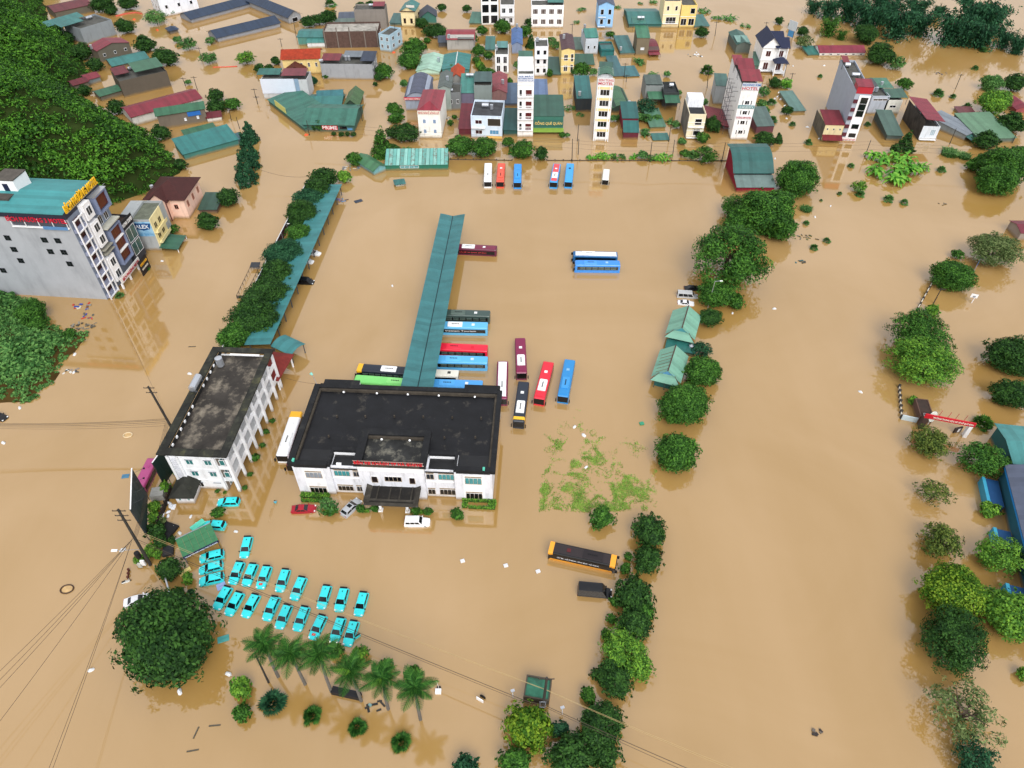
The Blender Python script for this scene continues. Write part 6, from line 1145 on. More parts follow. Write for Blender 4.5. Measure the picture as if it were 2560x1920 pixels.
def grass_quads(seed, nb=260):
    g_ = np.random.default_rng(seed); out = []
    for i in range(nb):
        t = g_.uniform(0, 6.28); r_ = .7*math.sqrt(g_.uniform(0, 1)); b_ = np.array([r_*math.cos(t), r_*math.sin(t), 0]); t2 = g_.uniform(0, 6.28); dv = np.array([math.cos(t2), math.sin(t2), 0]); sd_ = np.array([-math.sin(t2), math.cos(t2), 0])*.03; L_ = g_.uniform(.3, .6)
        m_ = b_+dv*L_*.3+np.array([0, 0, L_*.8]); e_ = b_+dv*L_*.85+np.array([0, 0, L_*.75]); out.append([b_-sd_, b_+sd_, m_+sd_, m_-sd_]); out.append([m_-sd_, m_+sd_, e_, e_-sd_*.2])
    return np.array(out)
_C = {}
def crown_mesh(kind, rel, mk, var):
    key = (kind, rel, mk, var)
    if key not in _C:
        base = (kind, rel, var)
        if base not in _C:
            sd_ = (hash(kind) if False else sum(map(ord, kind)))*31+int(rel*1000)+var*977
            _C[base] = palmbush_quads(sd_) if kind == 'fan' else bamboo_quads(sd_) if kind == 'bamboo' else banana_quads(sd_) if kind == 'banana' else grass_quads(sd_) if kind == 'grassy' else crown_quads(kind, rel, sd_)
        _C[key] = quads_mesh(_C[base], LM[mk])
    return _C[key]
_TK = {}
def trunk_mesh(v):
    if v not in _TK:
        g_ = random.Random(v); B = MB(); pts = [(0, 0, -1.0), (.03, .02, -.4), (g_.uniform(-.08, .08), g_.uniform(-.08, .08), .1)]
        for (p, q_, r0, r1) in ((pts[0], pts[1], .06, .05), (pts[1], pts[2], .05, .04)): B.cyl(p, q_, r0, r1, 7)
        for i in range(7):
            t = i*.9+g_.uniform(0, .5); z = g_.uniform(.05, .55); r_ = g_.uniform(.4, .72); s0 = pts[1] if i % 2 else pts[2]; B.cyl(s0, (r_*math.cos(t), r_*math.sin(t), z), .035, .012, 5)
        _TK[v] = B.mesh(BARK)
    return _TK[v]
_cnt = [0]
def tree(label, px, rpx, mk='dk', kind='round', hs=1.0, name='tree', cat='tree', hc=None, group=None, lift=None):
    """px = photo pixel of the crown centre, rpx = its radius in photo pixels"""
    _cnt[0] += 1; var = _cnt[0] % 3
    r_ = rpx*MPP(px[0], px[1], 1.5)
    zc = hc if hc is not None else ((r_*.56*hs+.3 if kind not in ('bamboo', 'cone') else r_*.75) if kind not in ('fan', 'banana', 'grassy') else 0)
    P = G(px[0], px[1], zc if kind not in ('fan', 'banana', 'grassy') else r_*.35)
    far = P.y > 200
    ll = .25 if not far else .36
    rel = min((.24, .16, .11, .08, .06, .045), key=lambda x: abs(x-ll/r_))
    t = thing(name, label, cat, (P.x, P.y, 0), (_cnt[0]*2.4) % 6.28, group)
    if kind in ('fan', 'banana', 'grassy'):
        ob = link('leaves' if kind != 'grassy' else 'blades', crown_mesh(kind, .1, mk, var), t); ob.scale = (r_*1.08, r_*1.08, r_*1.15*hs)
        return t
    ob = link('crown', crown_mesh(kind, rel, mk, var), t, (0, 0, zc)); sx = 1+.12*math.sin(_cnt[0]*1.7); ob.scale = (r_*1.06*sx, r_*1.06/sx, r_*1.06*hs)
    tr = link('trunk', trunk_mesh(var), t, (0, 0, zc)); hh = zc+1.6; tr.scale = (r_*.9, r_*.9, max(hh, .5)); return t
def TT(label, fn, lst, mk='dk', kind='round', group=None, hs=1.0, name='tree', cat='tree'):
    for it in lst:
        x, y, r_ = it[:3]; m_ = it[3] if len(it) > 3 else mk; k_ = it[4] if len(it) > 4 else kind; lb = it[5] if len(it) > 5 else label
        if '#' in lb: NTH[lb] = NTH.get(lb, -1)+1; lb2 = lb.replace('#', ORD[NTH[lb]])
        else: lb2 = lb
        p = fn(x, y); tree(lb2, p, fn(x+r_, y)[0]-p[0], m_, k_, hs, name, cat, group=group if lb == label and len(lst) > 1 else None)
TT('big dark dome-crowned tree beside the parked taxis', m, [(1450, 530, 425, 'dk', 'round')], hs=.85)
ROW = '# clipped tree of the row by the side canopy, counted from the yellowish bush'
TT(ROW, x1, [(1700, 600, 235), (1630, 800, 240), (1470, 960, 240, 'bl'), (1370, 1190, 285), (1290, 1370, 150), (1310, 1560, 230, 'md')], 'dk', 'round', 'row of clipped trees beside the side canopy')
TT(ROW, x2, [(950, 190, 250, 'bl'), (850, 470, 240), (700, 760, 280), (520, 1060, 340), (270, 1330, 230, 'md')], 'dk', 'round', 'row of clipped trees beside the side canopy')
TT('yellowish bush at the far end of the side canopy', x1, [(2060, 570, 130, 'lt')])
G1 = 'trees along the right edge of the station yard'
TT('x', k, [(1490, 180, 205, 'md', 'round', 'round green tree between the pavilions and the flooded lawn'), (1420, 590, 190, 'md', 'round', 'pointed green tree at the lawn corner'), (780, 1160, 112, 'md', 'bush', 'small bright bush at the near edge of the lawn')])
TT('# dark clump tree beside the orange and black coach, counted from the lawn', k, [(1185, 1265, 155), (1175, 1510, 130)], 'dk', 'round', G1)
TT('clipped cube shrub between the orange coach and the tree line', k, [(1005, 1490, 38), (980, 1590, 50)], 'md', 'bush', 'cube shrubs by the coach', name='shrub', cat='shrub')
TT('# dark clump tree of the line beside the black van, counted from the coach', o, [(1060, 170, 175), (1065, 420, 150), (1130, 300, 110, 'md')], 'dk', 'round', G1)
TT('small shrub at the water side of the tree line by the black van', o, [(860, 370, 45, 'md'), (815, 510, 50, 'md'), (890, 220, 48, 'md')], 'md', 'bush', 'shrubs beside the tree line', name='shrub', cat='shrub')
TT('x', o, [(985, 640, 205, 'lt', 'loose', 'open light green tree showing its dark branches'), (1085, 790, 130, 'lt', 'loose', 'light green side crown of the open tree'), (890, 900, 155, 'dk', 'round', 'dense dark tree below the open light green one'), (725, 850, 50, 'dk', 'bush', 'dark shrub left of the dense tree below the open one'), (660, 1030, 72, 'md', 'bush', 'round bush by the pale power lines'), (800, 1240, 160, 'dk', 'round', 'dark tree under the pale power lines')])
TT('x', x6, [(420, 950, 400, 'yg', 'round', 'tall yellow-green tree in front of the gatehouse'), (950, 980, 140, 'bl', 'loose', 'small bluish tree behind the yellow-green one'), (1640, 1000, 350, 'dk', 'round', 'dark tree right of the gatehouse pole'), (1200, 1420, 400, 'dk', 'round', 'dark broad tree by the gatehouse nearest the water gate'), (1750, 1420, 270, 'dk', 'round', 'dark tree beyond the low black fence by the gatehouse'), (180, 1520, 260, 'md', 'round', 'mid green bush in front of the yellow-green tree')])
TT('dark bush at the water in the middle of the forecourt road', n, [(1810, 1650, 110, 'bl')])
TT('x', x3, [(910, 290, 150, 'dk', 'round', 'round clipped tree beside the first pavilion'), (810, 700, 130, 'bl', 'loose', 'dark open tree between the two pavilions'), (810, 990, 235, 'md', 'round', 'broad tree behind the rust-seamed pavilion'), (950, 920, 80, 'md', 'loose', 'light sprig tree beside the broad pavilion tree'), (575, 1400, 300, 'md', 'round', 'big round tree in front of the rust-seamed pavilion')])
TT('x', x7, [(1270, 520, 320, 'md', 'round', 'large tree behind the curved-roof warehouse'), (790, 1020, 430, 'md', 'round', 'largest tree of the clump beside the curved-roof warehouse'), (330, 920, 200, 'md', 'loose', 'feathery side tree of the warehouse clump'), (400, 1180, 240, 'md', 'round', 'lower left tree of the warehouse clump'), (1030, 1240, 240, 'md', 'round', 'lower right tree of the warehouse clump'), (1400, 950, 110, 'gr', 'grassy', 'grassy tuft at the foot of the warehouse clump')])
TT('x', g, [(1880, 580, 330, 'md', 'loose', 'wide feathery dark tree beside the parked vans'), (1760, 880, 145, 'md', 'round', 'round tree overhanging the parked vans'), (1940, 940, 85, 'md', 'bush', 'bush at the foot of the wide feathery tree')])
# right: school yard and roadside
TT('x', h, [(1600, 720, 165, 'md', 'round', 'round tree at the end of the pale fence'), (1640, 540, 55, 'md', 'loose', 'sprig of branches above the fence tree'), (1970, 500, 190, 'pale', 'loose', 'flat spreading tree beside the blue banner'), (1330, 1240, 240, 'md', 'loose', 'dark shaggy tree at the bend of the pale fence'), (1320, 1480, 250, 'lt', 'loose', 'bright green tree in front of the shaggy one'), (1420, 1030, 65, 'lt', 'bush', 'small bright bush beside the pale fence'), (2130, 1420, 210, 'dk', 'round', 'dark tree at the back of the school yard')])
TT('x', l, [(1400, 500, 160, 'ol', 'loose', 'olive brown tree in front of the school gate'), (1440, 940, 140, 'ol', 'sparse', 'thin olive brown tree, second along the road'), (1500, 1350, 165, 'ol', 'loose', 'olive tree with bright shoots, third along the road'), (1850, 650, 190, 'md', 'loose', 'green tree beside the pale teal school roof'), (2010, 1480, 185, 'lt', 'loose', 'glossy green tree by the blue stair porch'), (1920, 1090, 82, 'lt', 'bush', 'small yellow-green bush between the blue porches'), (1860, 330, 115, 'md', 'fan', 'clump of palms beside the gate pier'), (2110, 90, 160, 'dk', 'round', 'dark tree beyond the school gate'), (1250, 140, 40, 'lt', 'bush', 'little bright shrub inside the pale fence')])
TT('x', q, [(1590, 130, 250, 'yg', 'round', 'dense olive green roadside tree'), (1620, 560, 280, 'dk', 'loose', 'large dark roadside tree with yellow leaves'), (1710, 1180, 275, 'pale', 'sparse', 'thin grey-green roadside tree with bare branches'), (1800, 1620, 180, 'bl', 'loose', 'dark tree at the end of the roadside row'), (2100, 330, 235, 'lt', 'round', 'glossy bright tree overhanging the blue porch'), (2210, 850, 55, 'lt', 'bush', 'bright bush by the school wall corner')])
# forecourt
TT('round broad-leaved bush among the palm trunks', n, [(690, 640, 70), (890, 680, 80, 'lt'), (1120, 790, 65, 'md'), (1345, 845, 72, 'md')], 'md', 'bush', 'bushes among the palms', name='bush', cat='bush')
TT('# fan palm bush in the row before the palms, counted from the big dome tree', n, [(140, 1090, 155, 'bl'), (480, 1200, 115), (870, 1300, 112), (1255, 1430, 115)], 'palm', 'fan', 'fan palm bushes in a row', name='palm_bush', cat='palm bush')
TT('x', m, [(2075, 975, 100, 'lt', 'bush', 'light green bush next to the fan palm row'), (2090, 1190, 82, 'md', 'bush', 'dark bush below the light green one')], name='bush', cat='bush')
TT('x', z6, [(960, 1150, 170, 'gr', 'sparse', 'airy shrub over the terminal hedge end'), (1000, 1230, 100, 'md', 'bush', 'dense foot of the airy shrub by the hedge')], name='shrub', cat='shrub')
TT('dark ball bush beside a portico column', z6, [(1530, 1190, 80), (1770, 1180, 75)], 'md', 'bush', 'ball bushes by the portico', name='bush', cat='bush'); TT('dark ball bush beside a portico column', z7, [(545, 1230, 80), (760, 1240, 80)], 'md', 'bush', 'ball bushes by the portico', name='bush', cat='bush')
TT('little bright ball bush near the silver crossover', z6, [(1645, 1220, 48)], 'lt', 'bush', 'bright balls by the portico', name='bush', cat='bush'); TT('little bright ball bush near the white off-road car', z7, [(635, 1240, 45)], 'lt', 'bush', 'bright balls by the portico', name='bush', cat='bush')
TT('upright leafy bush standing in the water before the right bay', z7, [(1265, 1280, 118)], 'md', 'bush', name='bush', cat='bush')
TT('small bush at the foot of the white colonnade', y1, [(1775, 1060, 40), (1640, 1400, 40), (1540, 1570, 62), (1690, 1210, 45)], 'md', 'bush', 'bushes under the colonnade', name='bush', cat='bush')
TT('x', y2, [(2110, 730, 45, 'md', 'bush', 'little bush at the colonnade corner'), (2020, 960, 48, 'md', 'bush', 'little bush beside the end column'), (1545, 1020, 42, 'md', 'bush', 'small bush under the teal end windows'), (1670, 1040, 48, 'lt', 'fan', 'yellow spiky plant under the teal end windows'), (1550, 1390, 105, 'md', 'bush', 'bush between the lone taxi and the shed taxi'), (640, 960, 115, 'lt', 'bush', 'bright bush below the dark green billboard'), (830, 680, 60, 'lt', 'bush', 'bright bush behind the dark green billboard')], name='bush', cat='bush')
TT('bright hedge bush along the lattice billboard', x4, [(800, 180, 110), (790, 340, 100), (740, 880, 115), (555, 1010, 85), (840, 930, 80)], 'lt', 'bush', 'bushes along the lattice billboard', name='bush', cat='bush')
TT('x', x4, [(810, 560, 150, 'dk', 'round', 'dark tree behind the lattice billboard'), (900, 720, 110, 'dk', 'round', 'low dark tree by the black pit cover'), (1060, 1170, 205, 'dk', 'round', 'dark round tree beside the fallen lamp post'), (1330, 1320, 92, 'lt', 'bush', 'bright round bush under the yellow board'), (1200, 1530, 82, 'md', 'bush', 'bush between the fallen post and the big tree'), (1090, 700, 68, 'dk', 'bush', 'small dark ball bush at the shed corner'), (1390, 1530, 50, 'bl', 'bush', 'little dark bush near the taxi row'), (930, 390, 60, 'pale', 'sparse', 'thin half-drowned shrub by the white bags')], name='bush', cat='bush')
# town and far bank
TT('# garden tree on the street below the hill, counted from the grey concrete house', a, [(1080, 230, 80), (1250, 380, 90), (1430, 500, 95), (1860, 830, 72), (1870, 920, 75), (2010, 900, 68, 'md'), (880, 40, 90), (960, 90, 50), (1110, 30, 75)], 'dk', 'round', 'trees below the hill')
TT('# thin half-drowned tree along the upper road, counted from the tall white house', a, [(1340, 150, 85), (1620, 380, 68), (1800, 500, 68), (1490, 100, 30), (1815, 350, 40), (2120, 500, 78, 'lt'), (1530, 340, 35), (1625, 710, 26)], 'gr', 'loose', 'thin trees along the upper road')
TT('# tiered dark conifer beside the main road, counted from the teal warehouse', a, [(2150, 1160, 85), (2130, 1290, 95), (2110, 1500, 110), (2175, 1400, 70)], 'bl', 'cone', 'conifers beside the main road', hs=1.0)
TT('x', e, [(1970, 45, 98, 'dk', 'round', 'dark ball tree by the road above the pink villa'), (1790, 250, 95, 'dk', 'round', 'dark ball tree at the green porch of the pink villa'), (1500, 320, 50, 'md', 'loose', 'sprawling shrub behind the advert house awning'), (1030, 890, 52, 'gr', 'fan', 'small palm at the foot of the motel corner'), (1265, 660, 40, 'md', 'fan', 'potted plant under the black menu board')])
TT('tree in a flooded garden near the dark market roofs', b, [(540, 170, 60), (620, 150, 75), (450, 190, 62), (900, 55, 45), (990, 60, 55)], 'dk', 'round', 'trees by the market')
TT('small round tree alone in the far flooded field', b, [(1602, 65, 40), (1820, 75, 38)], 'dk', 'round', 'far field trees'); tree('pale drowned palm clump at the far edge of the field', b(640, 25), 20, 'gr', 'fan')
TT('garden tree beside the pale yellow villa', b, [(1430, 200, 55), (1490, 270, 55), (1570, 270, 78)], 'dk', 'round', 'trees by the pale yellow villa')
TT('large light green mango tree beside the mint roofed hall', b, [(1365, 415, 100), (1320, 525, 95)], 'md', 'round', 'mango trees by the mint hall')
TT('tree squeezed between flooded houses', b, [(1925, 440, 60), (2010, 480, 45), (1950, 265, 50), (2130, 230, 75), (2010, 640, 62), (2000, 710, 50), (1930, 560, 40, 'lt'), (1690, 590, 40), (1480, 350, 30)], 'md', 'round', 'trees between the town houses')
TT('bush beside the yellow house and the billboard wall', b, [(170, 525, 45), (110, 590, 42), (30, 590, 50), (480, 700, 50, 'bl')], 'dk', 'round', 'bushes by the yellow house')
TT('x', b, [(1105, 615, 80, 'md', 'round', 'bright tree at the corner of the big grey block'), (1065, 665, 45, 'dk', 'round', 'dark bush at the foot of the big grey block'), (1030, 725, 22, 'dk', 'bush', 'tiny bush in the water by the big grey block'), (540, 1090, 60, 'dk', 'round', 'tree in front of the shop sign of the green hall'), (845, 1375, 72, 'md', 'round', 'round tree behind the pale shed end'), (1300, 1150, 105, 'dk', 'round', 'spreading tree before the white guest house'), (1180, 1150, 62, 'dk', 'round', 'dark tree beside the spreading one'), (1310, 1300, 62, 'gr', 'grassy', 'grass clump behind the striped shed'), (1090, 1260, 105, 'md', 'cone', 'tiered almond tree behind the striped shed'), (1170, 1300, 70, 'dk', 'round', 'dark bush under the tiered almond tree')])
TT('tree along the side of the barrel-roofed hall', b, [(1190, 940, 65), (1210, 1020, 62), (1280, 720, 35, 'gr')], 'md', 'round', 'trees by the barrel-roofed hall')
TT('# round green tree behind the far coaches, counted from the striped shed', b, [(1770, 1270, 112), (1965, 1275, 112)], 'md', 'round', 'round trees behind the far coaches'); TT('round green tree at the street front of the motorbike rental house', c, [(85, 1290, 100)], 'md', 'round')
TT('low shrub row in front of the green hall', b, [(670, 1155, 22), (735, 1158, 24), (790, 1158, 22), (840, 1160, 24)], 'dk', 'bush', 'shrubs before the green hall', name='shrub', cat='shrub')
TT('x', c, [(255, 1330, 65, 'dk', 'bush', 'dark round bush by the rear fence'), (155, 195, 45, 'dk', 'round', 'dark tree by the white and green double house'), (115, 270, 62, 'md', 'round', 'tree behind the blue sheet roof'), (165, 370, 48, 'dk', 'cone', 'dark upright tree beside the white house with red door'), (320, 630, 36, 'md', 'bush', 'bush at the side of the white house with red door'), (600, 600, 72, 'md', 'round', 'tree behind the black-fronted narrow house'), (1740, 1080, 78, 'dk', 'round', 'dark tree over the red annex of the hotel'), (1650, 1190, 55, 'md', 'bush', 'bush at the street front of the cream narrow house'), (1160, 920, 88, 'bl', 'loose', 'dark shaggy tree before the dark grey house'), (1640, 280, 55, 'dk', 'round', 'round dark tree with clear reflection by the villas'), (850, 300, 40, 'md', 'loose', 'shrub by the round dark tanks'), (1685, 600, 82, 'md', 'fan', 'palm with drooping fronds beside the street pole'), (1680, 1340, 95, 'md', 'loose', 'loose green shrub by the rear fence'), (1500, 1330, 45, 'md', 'loose', 'low shrub at the rear fence'), (435, 1165, 28, 'md', 'bush', 'small bush at the restaurant corner'), (2170, 1200, 75, 'dk', 'round', 'dark bush by the dark red lower roof')])
TT('banana clump growing along the rear fence', c, [(690, 1345, 62), (790, 1340, 66), (920, 1345, 58, 'md'), (1040, 1345, 52), (1220, 1355, 62, 'md'), (1310, 1350, 70)], 'ban', 'banana', 'bananas along the rear fence', name='banana_clump', cat='banana plants')
TT('banana clump standing in water between the houses', c, [(1090, 525, 72), (1220, 635, 45), (1660, 85, 55), (1775, 150, 52), (1885, 145, 65), (2020, 215, 42), (610, 75, 48), (910, 55, 35), (500, 925, 52), (1170, 1130, 75), (1380, 1045, 55), (560, 185, 30), (1110, 20, 30), (1220, 10, 40), (590, 985, 35)], 'gr', 'banana', 'bananas among the town houses', name='banana_clump', cat='banana plants')
BB = 'feathery bamboo clump in the belt along the far river bank'
TT(BB, d, [(400, 50, 80), (530, 60, 120), (720, 50, 150), (880, 110, 170), (1040, 60, 170), (1130, 190, 170), (1300, 60, 110), (1330, 180, 150), (1480, 90, 70), (1620, 220, 190), (1800, 110, 200), (1950, 150, 170), (1880, 270, 170), (2060, 320, 110), (2170, 370, 110), (1720, 300, 120), (2160, 420, 60)], 'bl', 'bamboo', 'bamboo belt on the far bank', hs=1.1, name='bamboo_clump', cat='bamboo')
TT('x', d, [(540, 220, 110, 'md', 'bamboo', 'bamboo tuft left of the belt behind the long white building'), (640, 295, 60, 'md', 'bamboo', 'low bamboo tuft by the red sticks'), (850, 300, 105, 'dk', 'round', 'leaning tree at the end of the long red roof'), (970, 470, 122, 'dk', 'round', 'dark round tree behind the grey tower house'), (1115, 545, 72, 'gr', 'loose', 'airy tree beside the dark round one'), (300, 270, 52, 'dk', 'round', 'dark tree behind the small teal roof'), (315, 355, 75, 'pale', 'loose', 'pale airy tree over the small teal roof'), (100, 180, 38, 'dk', 'bush', 'bush behind the pale billboard'), (210, 215, 35, 'md', 'loose', 'shrub right of the pale billboard'), (60, 720, 55, 'dk', 'bush', 'dark hedge bush by the street pole'), (160, 725, 52, 'ban', 'bush', 'bright bush beside the dark hedge bush'), (1180, 725, 62, 'md', 'round', 'tree behind the green upper roof'), (1960, 885, 130, 'lt', 'round', 'bright round tree behind the green warehouse'), (2110, 1060, 110, 'dk', 'round', 'dark tree beside the bright round one'), (2130, 720, 92, 'dk', 'round', 'dark tree on the spit above the bright round one'), (1930, 720, 92, 'gr', 'bush', 'scrubby thicket on the spit'), (1890, 1210, 100, 'dk', 'round', 'dark bushy tree in front of the green warehouse'), (1195, 1225, 62, 'dk', 'cone', 'dark upright tree before the curved green roof'), (1220, 1300, 45, 'dk', 'bush', 'small dark bush below the upright tree'), (1105, 1290, 52, 'dk', 'bush', 'dark bush above the banana grove'), (90, 1205, 38, 'dk', 'cone', 'little cypress by the flooded street'), (10, 1215, 55, 'dk', 'bush', 'dark bush beside the little cypress'), (165, 955, 46, 'dk', 'bush', 'dark ball bush by the grey-green shed roof'), (1580, 1310, 90, 'gr', 'grassy', 'reedy clump by the street pole'), (1700, 1340, 70, 'gr', 'grassy', 'reedy clump next to the big thicket'), (790, 1610, 62, 'lt', 'loose', 'small tree alone in the open water')])
TT('tangled thicket tree where the street ends in water', d, [(2060, 1430, 200), (1900, 1420, 125), (1990, 1550, 175), (2160, 1330, 85), (1780, 1420, 70)], 'md', 'round', 'thicket at the street end')
TT('banana grove clump in the open water', d, [(960, 1360, 120), (1170, 1360, 110), (1040, 1480, 150), (1220, 1470, 150), (1330, 1430, 70), (1130, 1530, 80)], 'ban', 'banana', 'banana grove', name='banana_clump', cat='banana plants', hs=1.2)
TT('scrubby bush between the packed town houses', b, [(1680, 1060, 28), (1715, 1010, 22), (1640, 560, 30), (1880, 330, 35), (1905, 520, 35), (1960, 600, 40), (2190, 700, 30), (1700, 590, 35), (1250, 960, 30), (600, 660, 25), (2180, 1230, 50)], 'md', 'bush', 'bushes packed between town houses', name='bush', cat='bush')
TT('scrubby bush between the packed town houses', c, [(60, 560, 45), (340, 350, 40), (380, 390, 45), (550, 620, 40), (700, 620, 40), (1100, 1010, 45), (1250, 1020, 40), (1420, 1080, 35), (880, 1020, 35), (930, 1010, 25), (1340, 640, 30), (1440, 800, 30), (1660, 880, 35), (2050, 640, 30), (2080, 620, 25), (2180, 790, 55), (2160, 900, 50), (2190, 960, 40), (1470, 1220, 35), (1570, 1340, 50), (1130, 1340, 45), (480, 1165, 22), (1160, 1020, 50)], 'gr', 'loose', 'bushes packed between town houses', name='bush', cat='bush')
TT('small drowned plant tip above the water', d, [(720, 1430, 42), (1500, 1460, 55), (350, 1225, 50), (215, 1070, 42), (450, 655, 32), (1470, 800, 70), (1600, 830, 40), (1860, 430, 45), (1790, 585, 42), (40, 1030, 60), (30, 880, 60), (1720, 915, 55), (860, 1070, 40)], 'gr', 'fan', 'drowned plant tips', name='plant', cat='plant')
TT('small drowned plant tip above the water', h, [(620, 10, 30), (800, 15, 55), (1040, 55, 65), (1180, 85, 50), (460, 70, 20), (330, 265, 40), (510, 415, 45), (400, 475, 50)], 'gr', 'fan', 'drowned plant tips', name='plant', cat='plant')
# royal palms
def frond_quads():
    out = []; n_ = 34
    for k_ in range(n_):
        u = k_/(n_-1); x = u*1.0; z = .32*u-.62*u*u; L_ = .26*math.sin(math.pi*(.12+.8*u)); 
        for s in (-1, 1):
            for dz in (.0,): out.append([(x-.005, 0, z), (x+.028, 0, z), (x+.10+L_*.3, s*L_, z-.03-L_*(.25+.5*(k_%3)/3)), (x+.08+L_*.3, s*L_, z-.03-L_*(.25+.5*(k_%3)/3))])
    for k_ in range(6): u = k_/6; v_ = (k_+1)/6; out.append([(u, -.012, .32*u-.62*u*u+.01), (v_, -.01, .32*v_-.62*v_*v_+.01), (v_, .01, .32*v_-.62*v_*v_+.01), (u, .012, .32*u-.62*u*u+.01)])
    return np.array(out, dtype=float)
FROND = quads_mesh(frond_quads(), LM['palm']); FROND2 = quads_mesh(frond_quads(), LM['lt'])
for pi_, (cx, cy, bx, by) in enumerate([(90, 600, 190, 870), (300, 680, 425, 935), (545, 690, 650, 1000), (820, 830, 910, 1080), (1090, 890, 1140, 1150), (1370, 970, 1420, 1240)]):
    Bp = G(*n(bx, by)); hp = HZ(Bp, n(cx, cy)[1]); cxw = G(*n(cx, cy), hp)
    t = thing('palm_tree', ORD[pi_]+' royal palm of the row, counted from the big dome tree', 'palm tree', tuple(Bp), 0, 'royal palms in a row'); off = Vector((cxw.x-Bp.x, cxw.y-Bp.y, 0)); off = off*(min(1, .5/off.length) if off.length > .5 else 1)
    B = MB(); pts = [(0, 0, -2), (off.x*.3, off.y*.3, hp*.4), (off.x, off.y, hp-1.0)]
    B.cyl(pts[0], pts[1], .26, .24, 10).cyl(pts[1], pts[2], .24, .17, 10); B.build('trunk', mat('6a6660', .9, 'rough', .25), t); MB().cyl(pts[2], (off.x, off.y, hp), .17, .11, 8).build('crownshaft', mat('5f8a34', .5), t)
    nf = 15
    for i in range(nf):
        ob = link('frond', FROND2 if i == 3 and pi_ in (3, 4) else FROND, t, (off.x, off.y, hp-.1)); ob.rotation_euler = (0, -R(38 if i % 2 else 12)-.12*math.sin(i*2.1+pi_)-(.5 if i in (3, 9) else 0), i*2*math.pi/nf+pi_*.7+.2*math.sin(i*3)); s = 2.75+.35*math.sin(i*1.9+pi_); ob.scale = (s, s*1.1, s)
# clipped hedges round the terminal corners
def hedge(label, fn, rects, mk):
    A = G(*fn(rects[0][0], rects[0][3])); t = thing('hedge', label, 'hedge', tuple(A), STATION_RZ)
    for x0, x1, y0_, y1_, hh in rects:
        P0, P1, P2 = G(*fn(x0, y1_)), G(*fn(x1, y1_)), G(*fn(x0, y0_)); w_ = (P1-P0).length; d_ = abs(P2.y-P0.y); oX = (P0-A).x; oY = (P0-A).y; g_ = np.random.default_rng(int(x0)); nl = int(w_*d_*45+w_*hh*60)
        P = np.stack([g_.uniform(0, w_, nl)+oX, g_.uniform(0, d_, nl)+oY, np.where(g_.uniform(0, 1, nl) < .6, hh, g_.uniform(0, hh, nl))+g_.normal(0, .06, nl)], 1); nn = np.tile(np.array([0, -.3, 1.0]), (nl, 1))
        global rng; rng = g_; link('clipped_run', quads_mesh(leaf_quads(P, nn, .16, .6, .6), LM[mk]), t); MB().box(oX+.1, oX+w_-.1, oY+.1, oY+d_-.1, -1, hh-.12).build('branches', mat('2c4a18', .9), t)
hedge('bright clipped hedge at the left corner of the terminal', z6, [(490, 1000, 930, 1010, .7), (500, 900, 1030, 1075, .5)], 'lt')
hedge('bright clipped hedge with a hollow middle at the right corner of the terminal', z7, [(1350, 1940, 1040, 1075, .7), (1350, 1450, 1080, 1180, .6), (1460, 1930, 1150, 1190, .55), (1800, 1940, 1080, 1145, .6)], 'lt')

# ---------------- wooded hill and the green bank ----------------
def vnoise(P, s, seed):
    g_ = np.random.default_rng(seed); tb = g_.uniform(0, 1, (64, 64)); q_ = P/s; i0 = np.floor(q_).astype(int); f_ = q_-i0; f_ = f_*f_*(3-2*f_); A = tb[i0[:, 0] % 64, i0[:, 1] % 64]; B = tb[(i0[:, 0]+1) % 64, i0[:, 1] % 64]; C_ = tb[i0[:, 0] % 64, (i0[:, 1]+1) % 64]; D = tb[(i0[:, 0]+1) % 64, (i0[:, 1]+1) % 64]
    return (A*(1-f_[:, 0])+B*f_[:, 0])*(1-f_[:, 1])+(C_*(1-f_[:, 0])+D*f_[:, 0])*f_[:, 1]
def inside_dist(P, poly):
    poly = np.array(poly); n_ = len(poly); ins = np.zeros(len(P), bool); dm = np.full(len(P), 1e9)
    for i in range(n_):
        p, q_ = poly[i], poly[(i+1) % n_]; cond = ((p[1] > P[:, 1]) != (q_[1] > P[:, 1])); xi = (q_[0]-p[0])*(P[:, 1]-p[1])/((q_[1]-p[1]) or 1e-9)+p[0]; ins ^= cond & (P[:, 0] < xi)
        dv = q_-p; t = np.clip(((P-p)@dv)/(dv@dv+1e-9), 0, 1); dm = np.minimum(dm, np.linalg.norm(P-p-t[:, None]*dv, axis=1))
    return np.where(ins, dm, -dm)
